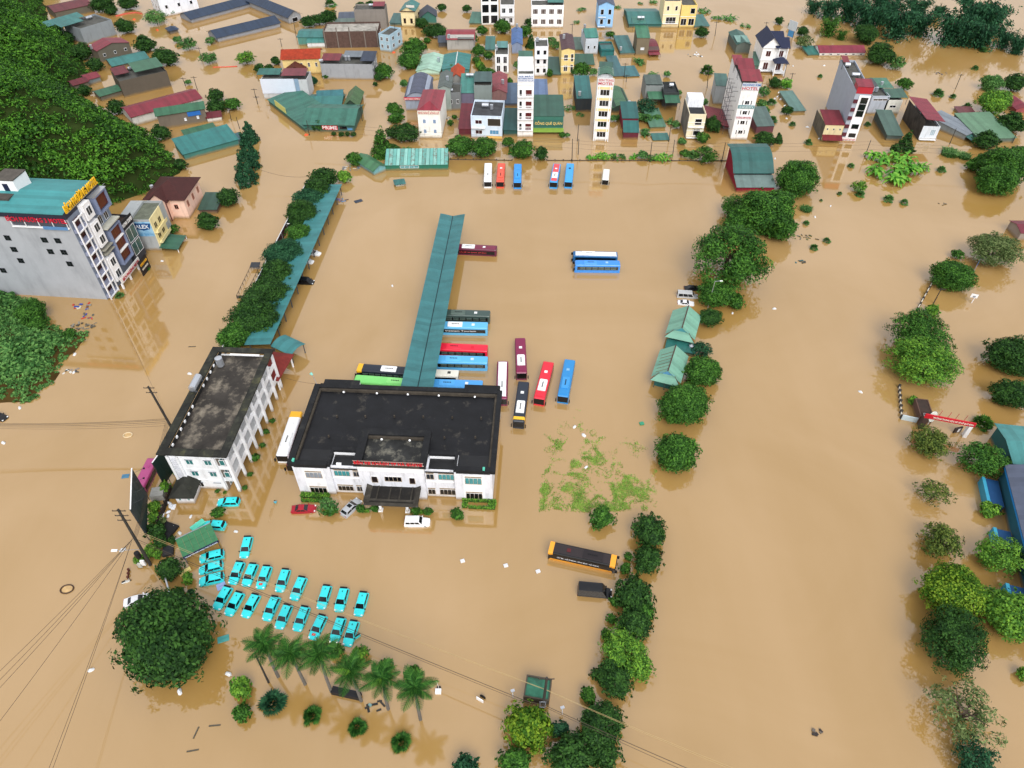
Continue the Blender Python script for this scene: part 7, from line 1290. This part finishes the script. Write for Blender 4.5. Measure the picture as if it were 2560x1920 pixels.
def vegetation(poly, slope, cap, flat, step, clump, leaf, mk, tname, fname, label, earth, seed, nleaf=46, hvar=.5, grass=False):
    poly = [tuple(p) for p in poly]; P_ = np.array(poly); lo, hi = P_.min(0), P_.max(0); g_ = np.random.default_rng(seed)
    hf = lambda P: np.minimum(np.maximum(0, inside_dist(P, poly)-flat)*slope, cap)*(.8+.4*vnoise(P, 22, seed))+(vnoise(P, 9, seed+1)-.5)*1.2
    # terrain
    gs = step*2; xs = np.arange(lo[0], hi[0]+gs, gs); ys = np.arange(lo[1], hi[1]+gs, gs); X, Y = np.meshgrid(xs, ys); Q = np.stack([X.ravel(), Y.ravel()], 1); Dd = inside_dist(Q, poly); Z = np.where(Dd > 0, hf(Q)+.3, -1.5-np.minimum(0, Dd)*-.3); nx = len(xs)
    B = MB(); B.v = [tuple(p) for p in np.column_stack([Q, Z])]; B.f = [(j_*nx+i, j_*nx+i+1, (j_+1)*nx+i+1, (j_+1)*nx+i) for j_ in range(len(ys)-1) for i in range(nx-1) if Dd[[j_*nx+i, j_*nx+i+1, (j_+1)*nx+i+1, (j_+1)*nx+i]].max() > -gs]
    tag(B.build(tname, mat(earth, .95, 'rough', .4, 0, .1, .3), None, True), kind='structure')
    # foliage clumps
    xs = np.arange(lo[0], hi[0], step); ys = np.arange(lo[1], hi[1], step); X, Y = np.meshgrid(xs, ys); Q = np.stack([X.ravel(), Y.ravel()], 1)+g_.uniform(-.5, .5, (X.size, 2))*step; Dd = inside_dist(Q, poly); Q = Q[Dd > clump*.3]; Dd = Dd[Dd > clump*.3]
    # keep what the camera side can see
    vis = [True]*len(Q); Zq = hf(Q); big = vnoise(Q, 11, seed+5); R_ = clump*g_.uniform(.6, 1.25, len(Q))*(.55+.95*big)*np.clip(.45+Dd/12, .45, 1); Zc = Zq+R_*.35+np.maximum(0, big-.62)*clump*2.2*np.clip(Dd/10, 0, 1)
    var = []
    for vq in range(5):
        gg = np.random.default_rng(seed*10+vq); q_ = gg.normal(0, 1, (nleaf, 3)); q_ /= np.linalg.norm(q_, axis=1)[:, None]; q_[:, 2] = np.abs(q_[:, 2])*.9-.12; var.append((q_*gg.uniform(.75, 1.1, nleaf)[:, None]))
    out = []; global rng; rng = g_
    for vq in range(5):
        idx = np.arange(len(Q)) % 5 == vq; c_ = np.column_stack([Q[idx], Zc[idx]]); r_ = R_[idx]
        P = (c_[:, None, :]+var[vq][None]*r_[:, None, None]).reshape(-1, 3); nn = np.tile(var[vq]*.8+np.array([0, 0, .5]), (len(c_), 1)); sz = np.repeat(leaf*np.clip(r_/clump, .6, 1.3), nleaf)
        if grass: nn = nn*np.array([1, 1, .3])
        n2 = len(P); Nn = nn+g_.normal(0, .45, (n2, 3)); Nn /= np.linalg.norm(Nn, axis=1)[:, None]; r3 = g_.normal(0, 1, (n2, 3)); U = np.cross(Nn, r3); U /= np.linalg.norm(U, axis=1)[:, None]+1e-9; Vv = np.cross(Nn, U); s = (sz*g_.uniform(.6, 1.3, n2))[:, None]
        out.append(np.stack([P-U*s, P-Vv*s*.5, P+U*s, P+Vv*s*.5], 1))
    tag(link(fname, quads_mesh(np.concatenate(out), LM[mk])), label, 'vegetation', kind='stuff')
W2 = lambda *p: tuple(G(*p))[:2]
hill_px = [a(330, -140), a(425, 150), a(500, 290), a(640, 400), a(760, 540), a(780, 660), a(640, 760), a(770, 890), a(960, 970), a(1110, 1080), a(1330, 1180), a(1460, 1290), a(1600, 1440), a(1480, 1560), a(1330, 1660)]
hill_w = [W2(*p) for p in hill_px]+[(-122, 188), (-142, 178), (-142, 150), (-330, 140), (-420, 300), (-380, 470), (-240, 470)]
vegetation(hill_w, .78, 95, 1.5, 2.3, 2.2, .42, 'hill', 'hillside', 'hill_thicket', 'dense green thicket covering the steep hillside', '2c3a18', 11, 84)
bank_px = [e(-260, 800), e(60, 860), e(340, 960), e(420, 1090), e(560, 1170), e(800, 1205), e(730, 1310), e(640, 1380), e(555, 1490), e(470, 1650), i_(390, 40), i_(320, 120), i_(230, 185), i_(100, 170), i_(-60, 160)]
vegetation([W2(*p) for p in bank_px]+[(-175, 82), (-190, 140)], .32, 7, 1.0, 1.15, 1.15, .42, 'gr', 'green_bank', 'bank_scrub', 'scrub and tall grass on the bank below the motel', '4a3a1c', 23, 40)
TT('bushy tree on the green bank below the motel wall', e, [(270, 1040, 130), (330, 1150, 80), (600, 1230, 60)], 'md', 'round', 'bushes on the green bank', name='bush', cat='bush')
TT('dark bushy tree at the foot of the wooded hillside', a, [(700, 450, 90), (560, 330, 80), (820, 560, 70), (1000, 930, 80), (1390, 1150, 80), (1560, 1420, 60), (480, 230, 70), (730, 780, 60)], 'dk', 'round', 'trees at the hill foot')
# ---------------- drowned lawn ----------------
def lawn():
    g_ = np.random.default_rng(5); n_ = 90000; A, B, C_, D = [np.array(G(*p)) for p in (k(250, 190), k(1250, 210), k(1290, 1110), k(235, 1110))]
    u = g_.uniform(0, 1, n_); v = g_.uniform(0, 1, n_); P = (A*(1-u)[:, None]+B*u[:, None])*(1-v)[:, None]+(D*(1-u)[:, None]+C_*u[:, None])*v[:, None]
    Pw = P[:, :2]+(np.column_stack([vnoise(P[:, :2], 2.1, 8), vnoise(P[:, :2], 2.1, 9)])-.5)*5; m_ = .5*vnoise(Pw, 4.2, 3)+.3*vnoise(Pw, 1.3, 4)+.2*vnoise(Pw, .45, 6); ew = (vnoise(P[:, :2], 1.1, 12)-.5)*.05; edge = np.maximum(0, .22-u)*.8*np.clip((v-.4)*6, 0, 1)+np.maximum(0, v-.7)*.6+.1*v-np.maximum(0, .5-v)*.1-np.clip(.035-np.minimum.reduce([u, 1-u, v, 1-v])+ew, 0, 1)*9
    keep = g_.uniform(0, 1, n_) < np.clip((m_+edge-.565)/.28, 0, 1)**1.7; P = P[keep]; n_ = len(P); t = g_.uniform(0, 6.28, n_); d_ = np.column_stack([np.cos(t), np.sin(t), np.zeros(n_)]); s_ = np.column_stack([-np.sin(t), np.cos(t), np.zeros(n_)])*.045; L_ = g_.uniform(.1, .3, n_)[:, None]
    up = np.array([0, 0, 1.0]); P[:, 2] = -.01; m2 = P+d_*L_*.5+up*L_*.55; co = np.stack([P-s_, P+s_, m2+d_*L_*.6+s_*.4, m2+d_*L_*.6-s_*.4], 1)
    tag(link('lawn_grass', quads_mesh(co, leafm('628c34', '98ba52', 'lawn', .4))), 'patchy bright grass of a drowned lawn beside the coaches', 'grass', kind='stuff')
lawn()
# ---------------- poles and wires ----------------
POLE = mat('3a3733', .85, 'rough', .25)
def pole(label, top, base, r=.16, arms=0, lamp=False, name='power_pole', cat='pole', group='power poles in the flooded streets', steel=False):
    P = G(*base); hh = max(2.0, HZ(P, top[1])); T_ = G(*top, hh); t = thing(name, label, cat, tuple(P), 0, group); of = Vector((T_.x-P.x, T_.y-P.y, 0))
    if of.length > hh*.25: of = of*(hh*.25/of.length)
    pm = STEEL if steel else POLE
    MB().cyl((0, 0, -2), (of.x, of.y, hh), r*1.15, r*.75, 8).build('shaft', pm, t)
    for i in range(arms):
        z = hh-.4-i*1.3; f_ = z/hh; ob = MB().box(of.x*f_-1.1, of.x*f_+1.1, of.y*f_-.05, of.y*f_+.05, z-.06, z+.06).build('crossarm', pm, t)
        B = MB()
        for x in (-1, -.35, .35, 1): B.cyl((of.x*f_+x, of.y*f_, z+.06), (of.x*f_+x, of.y*f_, z+.25), .05, n=6)
        B.build('insulators', mat('5a4a40', .4), ob)
    if lamp: MB().cyl((of.x, of.y, hh-.1), (of.x+1.1, of.y-.3, hh+.3), .05, n=5).build('lamp_arm', pm, t); MB().box(of.x+1.0, of.x+1.7, of.y-.45, of.y-.2, hh+.22, hh+.36).build('lamp_head', WHITE, t)
    return t, P, hh
p1 = pole('thick dark concrete pole behind the stained roof terrace', i_(1280, 22), i_(1500, 400), .26, 2, group=None)
p2 = pole('tall dark pole tangled with cables beside the lattice billboard', x4(225, 215), x4(735, 1100), .26, 3, group=None)
MB().cyl((-.6, -.4, 3.2), (-.6, -.4, 4.6), .45, n=10).build('cable_coil', DARK, p2[0]); box('meter_box', WHITE, p2[0], -1.0, -.3, -.5, -.2, .6, 2.0); box('meter_box', mat('b8b8b0', .6), p2[0], -1.7, -1.0, -.7, -.3, .2, 1.2); MB().cyl((0, 0, 5.0), (-3.4, -.6, 5.6), .04, n=5).build('lamp_arm', GREY, p2[0]); MB().box(-4.4, -3.4, -.8, -.4, 5.5, 5.7).build('lamp_head', WHITE, p2[0])
p3 = pole('dark pole with grey steel brackets before the small gatehouse', x6(740, 100), x6(655, 700), .24, 1, group=None); MB().box(-.5, .5, -.3, -.2, 2.6, 2.75).box(-.5, .5, -.3, -.2, 4.6, 4.7).box(-.45, -.35, -.3, -.2, 2.6, 4.7).box(.35, .45, -.3, -.2, 2.6, 4.7).build('steel_bracket', GREY, p3[0])
PL = 'thin dark power pole standing in the flooded streets'
for fn, lst in ((c, [(523, 1200, 520, 1395), (575, 1075, 565, 1220), (578, 1200, 573, 1335), (1210, 1228, 1190, 1400), (1405, 1208, 1390, 1345), (1375, 1075, 1355, 1225), (1846, 1232, 1812, 1402), (980, 545, 970, 670), (992, 645, 987, 708), (1702, 570, 1690, 760), (522, 205, 520, 300), (1770, 185, 1756, 310), (2202, 190, 2195, 232)]), (d, [(165, 550, 137, 670), (216, 630, 204, 690), (890, 1210, 836, 1355), (1672, 640, 1620, 770), (1627, 1110, 1570, 1245), (22, 1250, 0, 1340), (2142, 1165, 2112, 1238)]),
                (b, [(435, 1040, 462, 1170), (900, 905, 917, 1045), (325, 190, 347, 325), (207, 330, 222, 402), (1195, 200, 1216, 400), (0, 830, 14, 900)]), (a, [(1670, 660, 1706, 780), (1575, 670, 1606, 742), (1715, 410, 1742, 512), (2192, 765, 2212, 850), (2040, 1010, 2072, 1112), (1975, 930, 1996, 1042)]), (h, [(1500, 830, 1430, 962)])):
    for xa, ya, xb, yb in lst: pole(PL, fn(xa, ya), fn(xb, yb), .13, 1 if ya < 1000 else 0)
pole('grey street lamp rising beside the round tree by the vans', g(1755, 770), g(1690, 1000), .1, 0, True, 'street_lamp', 'street lamp', None, True); pole('street lamp reaching over the row of clipped trees', x2(430, 830), x2(400, 900), .09, 0, True, 'street_lamp', 'street lamp', 'street lamps over the clipped trees', True); pole('street lamp reaching over the row of clipped trees', x1(1060, 1390), x1(1040, 1480), .09, 0, True, 'street_lamp', 'street lamp', 'street lamps over the clipped trees', True); pole('street lamp among the tiered conifers', x1(395, 240), x1(400, 420), .09, 0, True, 'street_lamp', 'street lamp', None, True)
pole('slim palm-side pole with white fittings leaning in the palm row', n(0, 690), n(105, 920), .16, 1, group=None)
fp = thing('lamp_post', 'steel lamp post fallen across the bushes beside the big tree', 'lamp post'); A, B_ = G(*x4(905, 1060), 2.2), G(*x4(1065, 1610), 1.2); MB().cyl(A, B_, .12, .17, 8).build('shaft', STEEL, fp); MB().cyl(B_, B_+Vector((0, 0, -2.5)), .2, .2, 8).build('stub', STEEL, fp)
WM = mat('4a3f34', .7); WL = mat('b8a070', .6)
def wire(label, pts, sag=.8, r=.028, mt=WM, group='overhead cables'):
    """pts: (pixel, height) supports"""
    B = MB(); Ps = [G(*p, z) for p, z in pts]
    for A, C_ in zip(Ps, Ps[1:]):
        seg = [A.lerp(C_, i/10)-Vector((0, 0, sag*4*(i/10)*(1-i/10))) for i in range(11)]; B.tube(seg, r, 4)
    ob = B.build('cable', mt); tag(ob, label, 'cable', group); return ob
C1 = 'dark cable sagging from the roof terrace pole across the flooded road'
for dy, z in ((0, 8.2), (10, 8.0), (25, 7.7), (40, 7.4), (60, 7.0)): wire(C1, [(i_(-500, 330+dy*.6), z), (i_(1430, 300+dy), z)], .9, .035 if dy < 30 else .02)
C2 = 'dark cable running down the road from the tangled pole'
for x, y, z in ((-700, 1480, 7.0), (-640, 1540, 6.8), (-560, 1560, 6.4), (-420, 1800, 6.2), (330, 1900, 6.6), (360, 1920, 6.4)): wire(C2, [(x4(450, 690), 5.6), (m(x, y), z)], .5, .03)
C3 = 'dark cable bundle between the tangled pole and the roof terrace pole'
for dx, z in ((0, 7.4), (20, 7.0), (40, 6.6), (-20, 6.2)): wire(C3, [(x4(470+dx, 690), z*.75), (i_(1440+dx*.5, 330), z)], .4, .03)
C4 = 'long cable over the taxis toward the gatehouse pole'
wire(C4, [(x4(520, 690), 5.4), (n(2212, 1030), 5.6), (x6(670, 560), 5.0), (o(2300, 1990), 5.4)], .5, .045); wire(C4, [(x4(520, 720), 5.2), (n(2212, 1050), 5.3), (x6(670, 590), 4.8), (o(2250, 2010), 5.2)], .5, .03)
C5 = 'pale thin cable over the forecourt past the gatehouse pole'
wire(C5, [(x4(580, 570), 8.0), (x6(720, 300), 6.6), (o(2400, 1850), 7.0)], .6, .022, WL); wire(C5, [(x4(560, 590), 8.0), (x6(720, 310), 6.4), (o(2420, 1880), 6.8)], .6, .022, WL)
C6 = 'thin cable between the poles of the far street'
for y0_, z in ((1212, 7.5), (1240, 6.8), (1280, 6.0)): wire(C6, [(b(440, y0_-160), z), (c(540, y0_), z), (c(1200, y0_+20), z), (c(1840, y0_+20), z), (d(880, y0_+10), z), (d(2300, y0_+60), z)], .5, .022)
wire('single dark cable hanging from the motel front down the road', [(e(660, 280), 20), (i_(1460, 330), 8.0)], 2.0, .03, group=None)
wire('thin cable past the terminal corner to the side building', [(y1(1960, 470), 7), (z5(750, 270), 9)], .3, .025, group=None); wire('thin cable loop from the conifers to the clipped trees', [(x1(560, 420), 5), (x1(1480, 560), 4.5)], 1.2, .035, group=None)
# ---------------- rear fence, railings ----------------
def rail_fence(label, p0, p1, n_, hh, col, name='fence'):
    A, B_ = G(*p0), G(*p1); dv = B_-A; L_ = dv.length; t = thing(name, label, 'fence', tuple(A), math.atan2(dv.y, dv.x))
    for i in range(n_+1): box('post', mat(col, .8), t, L_*i/n_-.15, L_*i/n_+.15, -.15, .15, -1.5, hh+.25)
    for i in range(n_): box('panel', mat(col, .8, 'plain', .2), t, L_*i/n_+.16, L_*(i+1)/n_-.16, -.06, .06, -1.5, hh)
rail_fence('low dark wall with post caps along the rear of the yard', c(300, 1388), c(1875, 1392), 22, .25, '4a423a', 'low_wall')
rail_fence('low dark wall behind the white-roofed coach', b(1680, 1380), c(0, 1388), 8, .25, '4a423a', 'low_wall')
rail_fence('black fence between the bushes and the lodge', x4(880, 470), y2(770, 1010), 9, 1.3, '2a221e'); rail_fence('low black fence between the gatehouse trees', x6(820, 1060), x6(1080, 1150), 4, .8, '26201e'); rail_fence('rusty rail loop sticking out of the water by the scooter', x4(390, 1310), x4(400, 1190), 2, .35, '5a3028')
def dock():
    cs = [x2(280, 770), x2(400, 770), x2(600, 365), x2(475, 365)]; P = [G(*p, .8) for p in cs]; t = thing('railing_enclosure', 'long rectangular railing enclosure standing in the water beside the wall', 'railing', (P[0].x, P[0].y, 0)); Q = [p-Vector((P[0].x, P[0].y, 0)) for p in P]; rm_ = mat('4a4034', .8)
    for A, B_, n_ in ((Q[0], Q[1], 5), (Q[1], Q[2], 7), (Q[2], Q[3], 3), (Q[3], Q[0], 7)):
        MB().cyl(A, B_, .06, n=6).build('top_rail', rm_, t)
        for i in range(n_): p = A.lerp(B_, i/n_); MB().cyl((p.x, p.y, -1.2), p, .07, n=6).build('post', rm_, t)
    A, B_ = Q[0], Q[1]; MB().add([(A.x, A.y-.1, -.5), (B_.x, B_.y-.1, -.5), (B_.x, B_.y-.1, .75), (A.x, A.y-.1, .75), (A.x, A.y-.04, -.5), (B_.x, B_.y-.04, -.5), (B_.x, B_.y-.04, .75), (A.x, A.y-.04, .75)], [(0, 1, 2, 3), (7, 6, 5, 4), (3, 2, 6, 7)]).build('end_panel', mat('4a4440', .8), t)
    A, B_ = Q[3], Q[2]; MB().slab([(A.x, A.y-.6, 1.0), (B_.x, B_.y-.6, 1.0), (B_.x, B_.y+1.4, 1.2), (A.x, A.y+1.4, 1.2)], .15).build('end_roof', mat('3a3c40', .7), t)
dock()
# ---------------- the wading person ----------------
def person(label, px, shirt):
    P = G(*px); t = thing('person', label, 'person', (P.x, P.y, -.95), R(200))
    V = [(0, 0, .92), (0, 0, 1.15), (0, 0, 1.4), (0, .01, 1.5), (0, .02, 1.62), (-.19, 0, 1.4), (-.3, -.08, 1.14), (-.24, -.3, 1.06), (.19, 0, 1.4), (.3, -.08, 1.14), (.26, -.28, 1.1), (-.1, 0, .88), (-.11, -.03, .48), (-.11, 0, .06), (.1, 0, .88), (.11, -.12, .5), (.11, .05, .08), (-.11, -.14, .03), (.11, -.1, .05)]
    Ed = [(0, 1), (1, 2), (2, 3), (3, 4), (2, 5), (5, 6), (6, 7), (2, 8), (8, 9), (9, 10), (0, 11), (11, 12), (12, 13), (0, 14), (14, 15), (15, 16), (13, 17), (16, 18)]; Rr = [.15, .15, .14, .06, .1, .075, .05, .04, .075, .05, .04, .1, .07, .05, .1, .07, .05, .04, .04]
    me = bpy.data.meshes.new('body'); me.from_pydata(V, Ed, []); ob = link('body', me, t); sk = ob.modifiers.new('skin', 'SKIN')
    for i, r_ in enumerate(Rr): me.skin_vertices[0].data[i].radius = (r_, r_*.85)
    me.skin_vertices[0].data[0].use_root = True; ss = ob.modifiers.new('sub', 'SUBSURF'); ss.levels = ss.render_levels = 1; me.materials.append(mat('a8745a', .6))
    MB().loft([[(.2*s*math.cos(q_)+0, .15*s*math.sin(q_), z) for q_ in np.linspace(0, 6.283, 11)[:-1]] for z, s in ((.86, 1.0), (1.15, .98), (1.36, 1.05), (1.46, .6))]).build('shirt', mat(shirt, .7), t)
    for s in (-1, 1): MB().cyl((s*.17, 0, 1.42), (s*.29, -.07, 1.18), .1, .075, 8).build('sleeve', mat(shirt, .7), t)
    MB().loft([[(r_*math.cos(q_), .03+r_*math.sin(q_), z) for q_ in np.linspace(0, 6.283, 11)[:-1]] for z, r_ in ((1.6, .112), (1.68, .118), (1.74, .09), (1.77, .02))]).build('hair', mat('15110e', .6), t)
person('person in a cyan shirt wading waist deep by the red car', z6(62, 1085), '4ab0c8')
def wake():
    for dx in (0, 14, 28):
        pts = [G(*z6(x+dx, y), .012) for x, y in ((40, 1110), (0, 1180), (-30, 1300), (-55, 1420))]; B = MB()
        for A, C_ in zip(pts, pts[1:]):
            nrm = Vector((-(C_-A).y, (C_-A).x, 0)).normalized()*.16; B.loft([[A-nrm, A+Vector((0, 0, .03)), A+nrm], [C_-nrm, C_+Vector((0, 0, .03)), C_+nrm]], False)
        ob = B.build('wake_ripple', bpy.data.materials['flood_water']); tag(ob, kind='structure')
wake()
# ---------------- floating things ----------------
g_ = random.Random(3)
def blob(name, label, px, s, col, group, flat=.45, seed=0):
    P = G(*px); t = thing(name, label, name.split('_')[-1], (P.x, P.y, 0), g_.uniform(0, 6.28), group); gg = random.Random(seed+int(px[0])); rings = []
    for z, rr in ((-.5, .5), (-.1, .95), (.25, .9), (.6, .55), (.75, .12)): rings.append([(rr*s*(1+.25*math.sin(i*1.9+gg.uniform(0, 2)))*math.cos(i*.785), rr*s*.7*(1+.2*math.sin(i*2.7))*math.sin(i*.785), z*s*flat*2) for i in range(8)])
    MB().loft(rings).build('sack', mat(col, .5, 'plain', .12), t); MB().cyl((0, 0, .7*s*flat*2), (.1*s, 0, 1.0*s*flat*2), .12*s, .2*s, 6).build('knot', mat(col, .5, 'plain', .12), t)
WB = 'white plastic bag floating on the brown water'
bags = [x4(1385, 330), x4(1120, 495), x4(1210, 595), x4(1480, 440), x4(300, 865), m(787, 815), m(1085, 668), m(1553, 1000), e(647, 1405), e(640, 1560), e(1400, 598), e(1640, 1572), i_(172, 207), y3(1175, 340), z7(90, 1090), k(540, 372), k(640, 720), k(620, 445), h(55, 1010), h(405, 217), h(540, 122), d(485, 568), d(215, 572), d(440, 1200), d(100, 830), d(145, 915), d(160, 1025), d(340, 1100), d(60, 1372), c(1640, 490), g(1905, 1048), i_(30, 510), x5(40, 1), f(1178, 812), m(1975, 848)]
for i, p in enumerate(bags): blob('floating_bag', WB, p, .4+.2*((i*37) % 10)/10, 'dcdfe2', 'white bags adrift', seed=i)
for i, (p, n_) in enumerate(((x4(1060, 140), 9), (x4(985, 310), 6), (d(85, 830), 6), (c(1580, 470), 5))):
    for j_ in range(n_): blob('floating_bag', ('white bags heaped by the lodge fence', 'white bags heaped beside the drowned shrub', 'white bags heaped by the grey-green shed', 'white bags and foam adrift by the villas')[i], (p[0]+g_.uniform(-9, 9), p[1]+g_.uniform(-9, 9)), .45, 'dfe3ea', ('bags by the lodge', 'bags by the shrub', 'bags by the shed', 'bags by the villas')[i], seed=i*9+j_)
def board(label, px, w_, d_, col, rz, group=None, name='floating_board', th=.12):
    P = G(*px); t = thing(name, label, name.split('_')[-1], (P.x, P.y, 0), R(rz), group); MB().box(-w_/2, w_/2, -d_/2, d_/2, -.05, th).build('panel', mat(col, .6, 'plain', .15), t); MB().box(-w_/2+.05, w_/2-.05, -.05, .05, th, th+.04).build('batten', mat(col, .7, 'plain', .3), t)
FB = 'white foam box adrift in the open forecourt'
for p in (j(1785, 1532), j(2158, 1572), k(225, 1622)): board(FB, p, .75, .6, 'dcdee2', 20, 'white boxes adrift in the forecourt', 'floating_box', .25)
board('dark panel adrift beyond the side canopy', f(885, 80), 2.4, 1.5, '3a4250', 30); board('blue sheet adrift by the magenta minibus', i_(1085, 797), 1.4, 1.0, '4a7a98', 10, None, 'floating_sheet', .06); board('teal sheet adrift under the big dome tree', m(1930, 545), 1.8, 1.1, '4a9a98', 20, None, 'floating_sheet', .1); board('teal sheet at the nose of the taxi under the shed', y3(525, 245), 2.6, 1.2, '5fd0b8', 50, None, 'floating_sheet', .5); board('yellow board among the bushes by the taxis', x4(1300, 1215), 2.0, .6, 'e0d088', 40, None, 'floating_board', .5); board('pale blue sheet behind the end taxi of the second row', y4(185, 475), 1.5, 1.3, '9aa8d8', 30, None, 'floating_sheet', .1); board('green crate adrift on the drowned lawn', k(1120, 345), .9, .7, '3f9a78', 15, None, 'floating_crate', .3)
board('black pit cover with white bottles by the lattice billboard', x4(1000, 580), 2.9, 3.6, '17171a', -20, None, 'pit_cover', .5); board('dark grey cabinet lying by the low dark tree', x4(1035, 890), 1.8, 2.0, '24262a', 15, None, 'fallen_cabinet', .6); board('grey block with a meter standing by the road cables', y6(1280, 1480), 2.4, 2.2, '9a9a96', 10, None, 'concrete_block', 1.5)
board('black stone sign with gold letters in the palm row', n(785, 1025), 4.6, 1.0, '1c1c20', -12, None, 'stone_sign', 1.0)
PK = 'grey timber plank adrift near the drowned palms'
for p, r_ in ((m(1855, 1293), 5), (m(1665, 1510), 10), (m(1695, 1355), 80), (e(1660, 1337), 4)): board(PK, p, 1.7, .2, '5a5448', r_, 'drifting planks', 'floating_plank', .08)
def raft(label, px, n_, cols, sp, name='debris_raft'):
    P = G(*px); t = thing(name, label, 'debris', (P.x, P.y, 0)); gg = random.Random(int(px[0]*7))
    for i in range(n_):
        w_, d_ = gg.uniform(.3, 1.4), gg.uniform(.15, .5); ob = MB().box(-w_/2, w_/2, -d_/2, d_/2, -.06, gg.uniform(.05, .25)).build('piece', mat(cols[i % len(cols)], .7, 'plain', .2), t, False, (gg.uniform(-sp, sp), gg.uniform(-sp*.5, sp*.5), .002*i), gg.uniform(0, 3.1))
raft('red and blue litter adrift below the motel', e(700, 990), 12, ['b84030', '2c48a0', '7a4a38', '8a8a86', 'c8c4b8'], 2.6); raft('tangled red and blue litter beside the green bank', e(750, 1075), 9, ['b84030', '3a4ab0', '5a5a52'], 1.8); raft('grey driftwood raft at the tip of the green bank', e(720, 1160), 22, ['5a5448', '7a7468', '8a8478', '47423a'], 2.8); raft('white and grey litter at the foot of the green bank', e(600, 1550), 8, ['d8d8d4', '4a4a4a', '8a8078'], 1.6); raft('litter of boards and cloth at the far end of the side canopy', f(730, 70), 14, ['5a4a44', '6a8ab0', '8a7ab0', '8a8478'], 2.4); raft('drifting branches and litter below the warehouse clump', h(340, 390), 12, ['5a5448', '7a7468', '4f5a3a'], 2.6); raft('small drift of litter near the warehouse trees', h(275, 605), 8, ['4a4a44', '3a6a70', '5a5448'], 1.6); raft('long drift log far out in the water', h(1525, 100), 5, ['5a5448', '6a6458'], 1.8); raft('drift timber in the open water by the far islands', d(1500, 635), 7, ['6a6870', '7a7468'], 2.4); raft('litter along the wall of the pale shed end', b(820, 1455), 14, ['8a8a88', '6a6a68', 'c8c8c4', '5a6a78'], 2.6); raft('rubble and litter around the white guest house', b(1700, 1020), 16, ['8a8a88', 'c8c4b8', '5a6a78', '6a5a4a'], 3.6); raft('dark wreckage before the royal palm row', n(1010, 1120), 8, ['3a3630', '2a2a2a', '7a9a98'], 1.4); raft('brown driftwood adrift in the wide road', q(430, 1350), 5, ['3a3432', '6a625a'], .8); raft('flotsam between the street and the banana clumps', c(1580, 480), 9, ['9a9a98', '5a5a58', 'd8d8d4'], 2.8)
def scooter(label, px, rz):
    P = G(*px); t = thing('scooter', label, 'scooter', (P.x, P.y, -.35), R(rz)); MB().loft([[(-.7, -.14, .75), (-.7, .14, .75), (-.7, .1, .45), (-.7, -.1, .45)], [(-.1, -.17, .8), (-.1, .17, .8), (-.1, .14, .4), (-.1, -.14, .4)], [(.25, -.15, .45), (.25, .15, .45), (.25, .15, .32), (.25, -.15, .32)], [(.55, -.2, .95), (.55, .2, .95), (.6, .12, .4), (.6, -.12, .4)]]).build('body', paint('dfe3e2'), t); box('seat', BLACK, t, -.65, -.05, -.13, .13, .8, .88); MB().cyl((.5, -.33, 1.0), (.5, .33, 1.0), .025, n=6).build('handlebar', BLACK, t)
    for x in (-.55, .68): MB().cyl((x, -.05, .25), (x, .05, .25), .25, n=12).build('wheel', RUBBER, t)
scooter('white scooter half sunk by the tangled pole', x4(360, 1375), 30)
def ringthing(label, px, r_, col):
    P = G(*px); t = thing('inner_tube', label, 'inner tube', (P.x, P.y, 0)); B = MB(); pts = [(r_*math.cos(q_), r_*.75*math.sin(q_), .08) for q_ in np.linspace(0, 2*math.pi, 15)]; B.tube(pts, .12, 6).build('ring', mat(col, .6), t); MB().cyl((0, 0, -.05), (0, 0, .03), r_*.8, n=12).build('floor', mat('c8a878', .8, 'plain', .3), t)
ringthing('dark round coracle adrift in the wide road', m(580, 115), 1.1, '4a3628'); ringthing('cream round mat adrift beside the roof terrace pole', i_(1105, 443), .9, 'd8c4a0')
pl = thing('drink_stand', 'white and black litter with a leaning stick beside the palm row', 'litter', tuple(G(*n(1590, 1000)))); MB().cyl((0, 0, 0), (-.4, .6, 2.6), .04, n=5).build('stick', mat('d8d4c8', .6), pl); MB().box(-.7, .2, -.4, .3, -.1, .5).build('canvas', WHITE, pl); MB().box(-.5, .1, .3, .7, -.1, .4).build('crate', DARK, pl)
sg = thing('fallen_sign', 'fallen white road sign with a tyre near the cables', 'sign', tuple(G(*n(1935, 1080))), R(-30)); MB().box(-.6, .6, -.06, .06, -.1, .9).build('panel', WHITE, sg); MB().cyl((.1, .6, .2), (.1, .75, .2), .5, n=14).build('tyre', RUBBER, sg)
for nm, p in (('short white street light on a stub in the water by the cables', x6(1010, 740)), ('white lamp stub with yellow head by the gatehouse tree', x6(160, 450))): t = thing('lamp_stub', nm, 'street lamp', tuple(G(*p)), .3); MB().cyl((0, 0, -1), (0, .3, 2.0), .07, n=6).build('shaft', WHITE, t); MB().box(-.3, .3, .1, .5, 2.0, 2.15).build('lamp_head', STEEL, t)
bm_ = thing('floating_boom', 'red floating boom across the upper road', 'boom', (0, 0, 0)); pts = [G(*a(x, y), .15) for x, y in ((1000, 140), (1090, 118), (1170, 108), (1225, 118))]; MB().tube(pts, .35, 6).build('tube', mat('c85a48', .6), bm_)
bm_ = thing('floating_boom', 'thin red boom line near the drowned trees of the upper road', 'boom', (0, 0, 0)); pts = [G(*a(x, y), .1) for x, y in ((1840, 580), (1950, 578), (2050, 572))]; MB().tube(pts, .18, 6).build('tube', mat('d84a40', .6), bm_)
for i, p in enumerate((a(1160, 170), a(1360, 262), b(435, 1168), b(1190, 455))): blob('floating_buoy', 'orange buoy adrift in the upper road', p, .7, 'e85a30', 'orange buoys', seed=i+50)
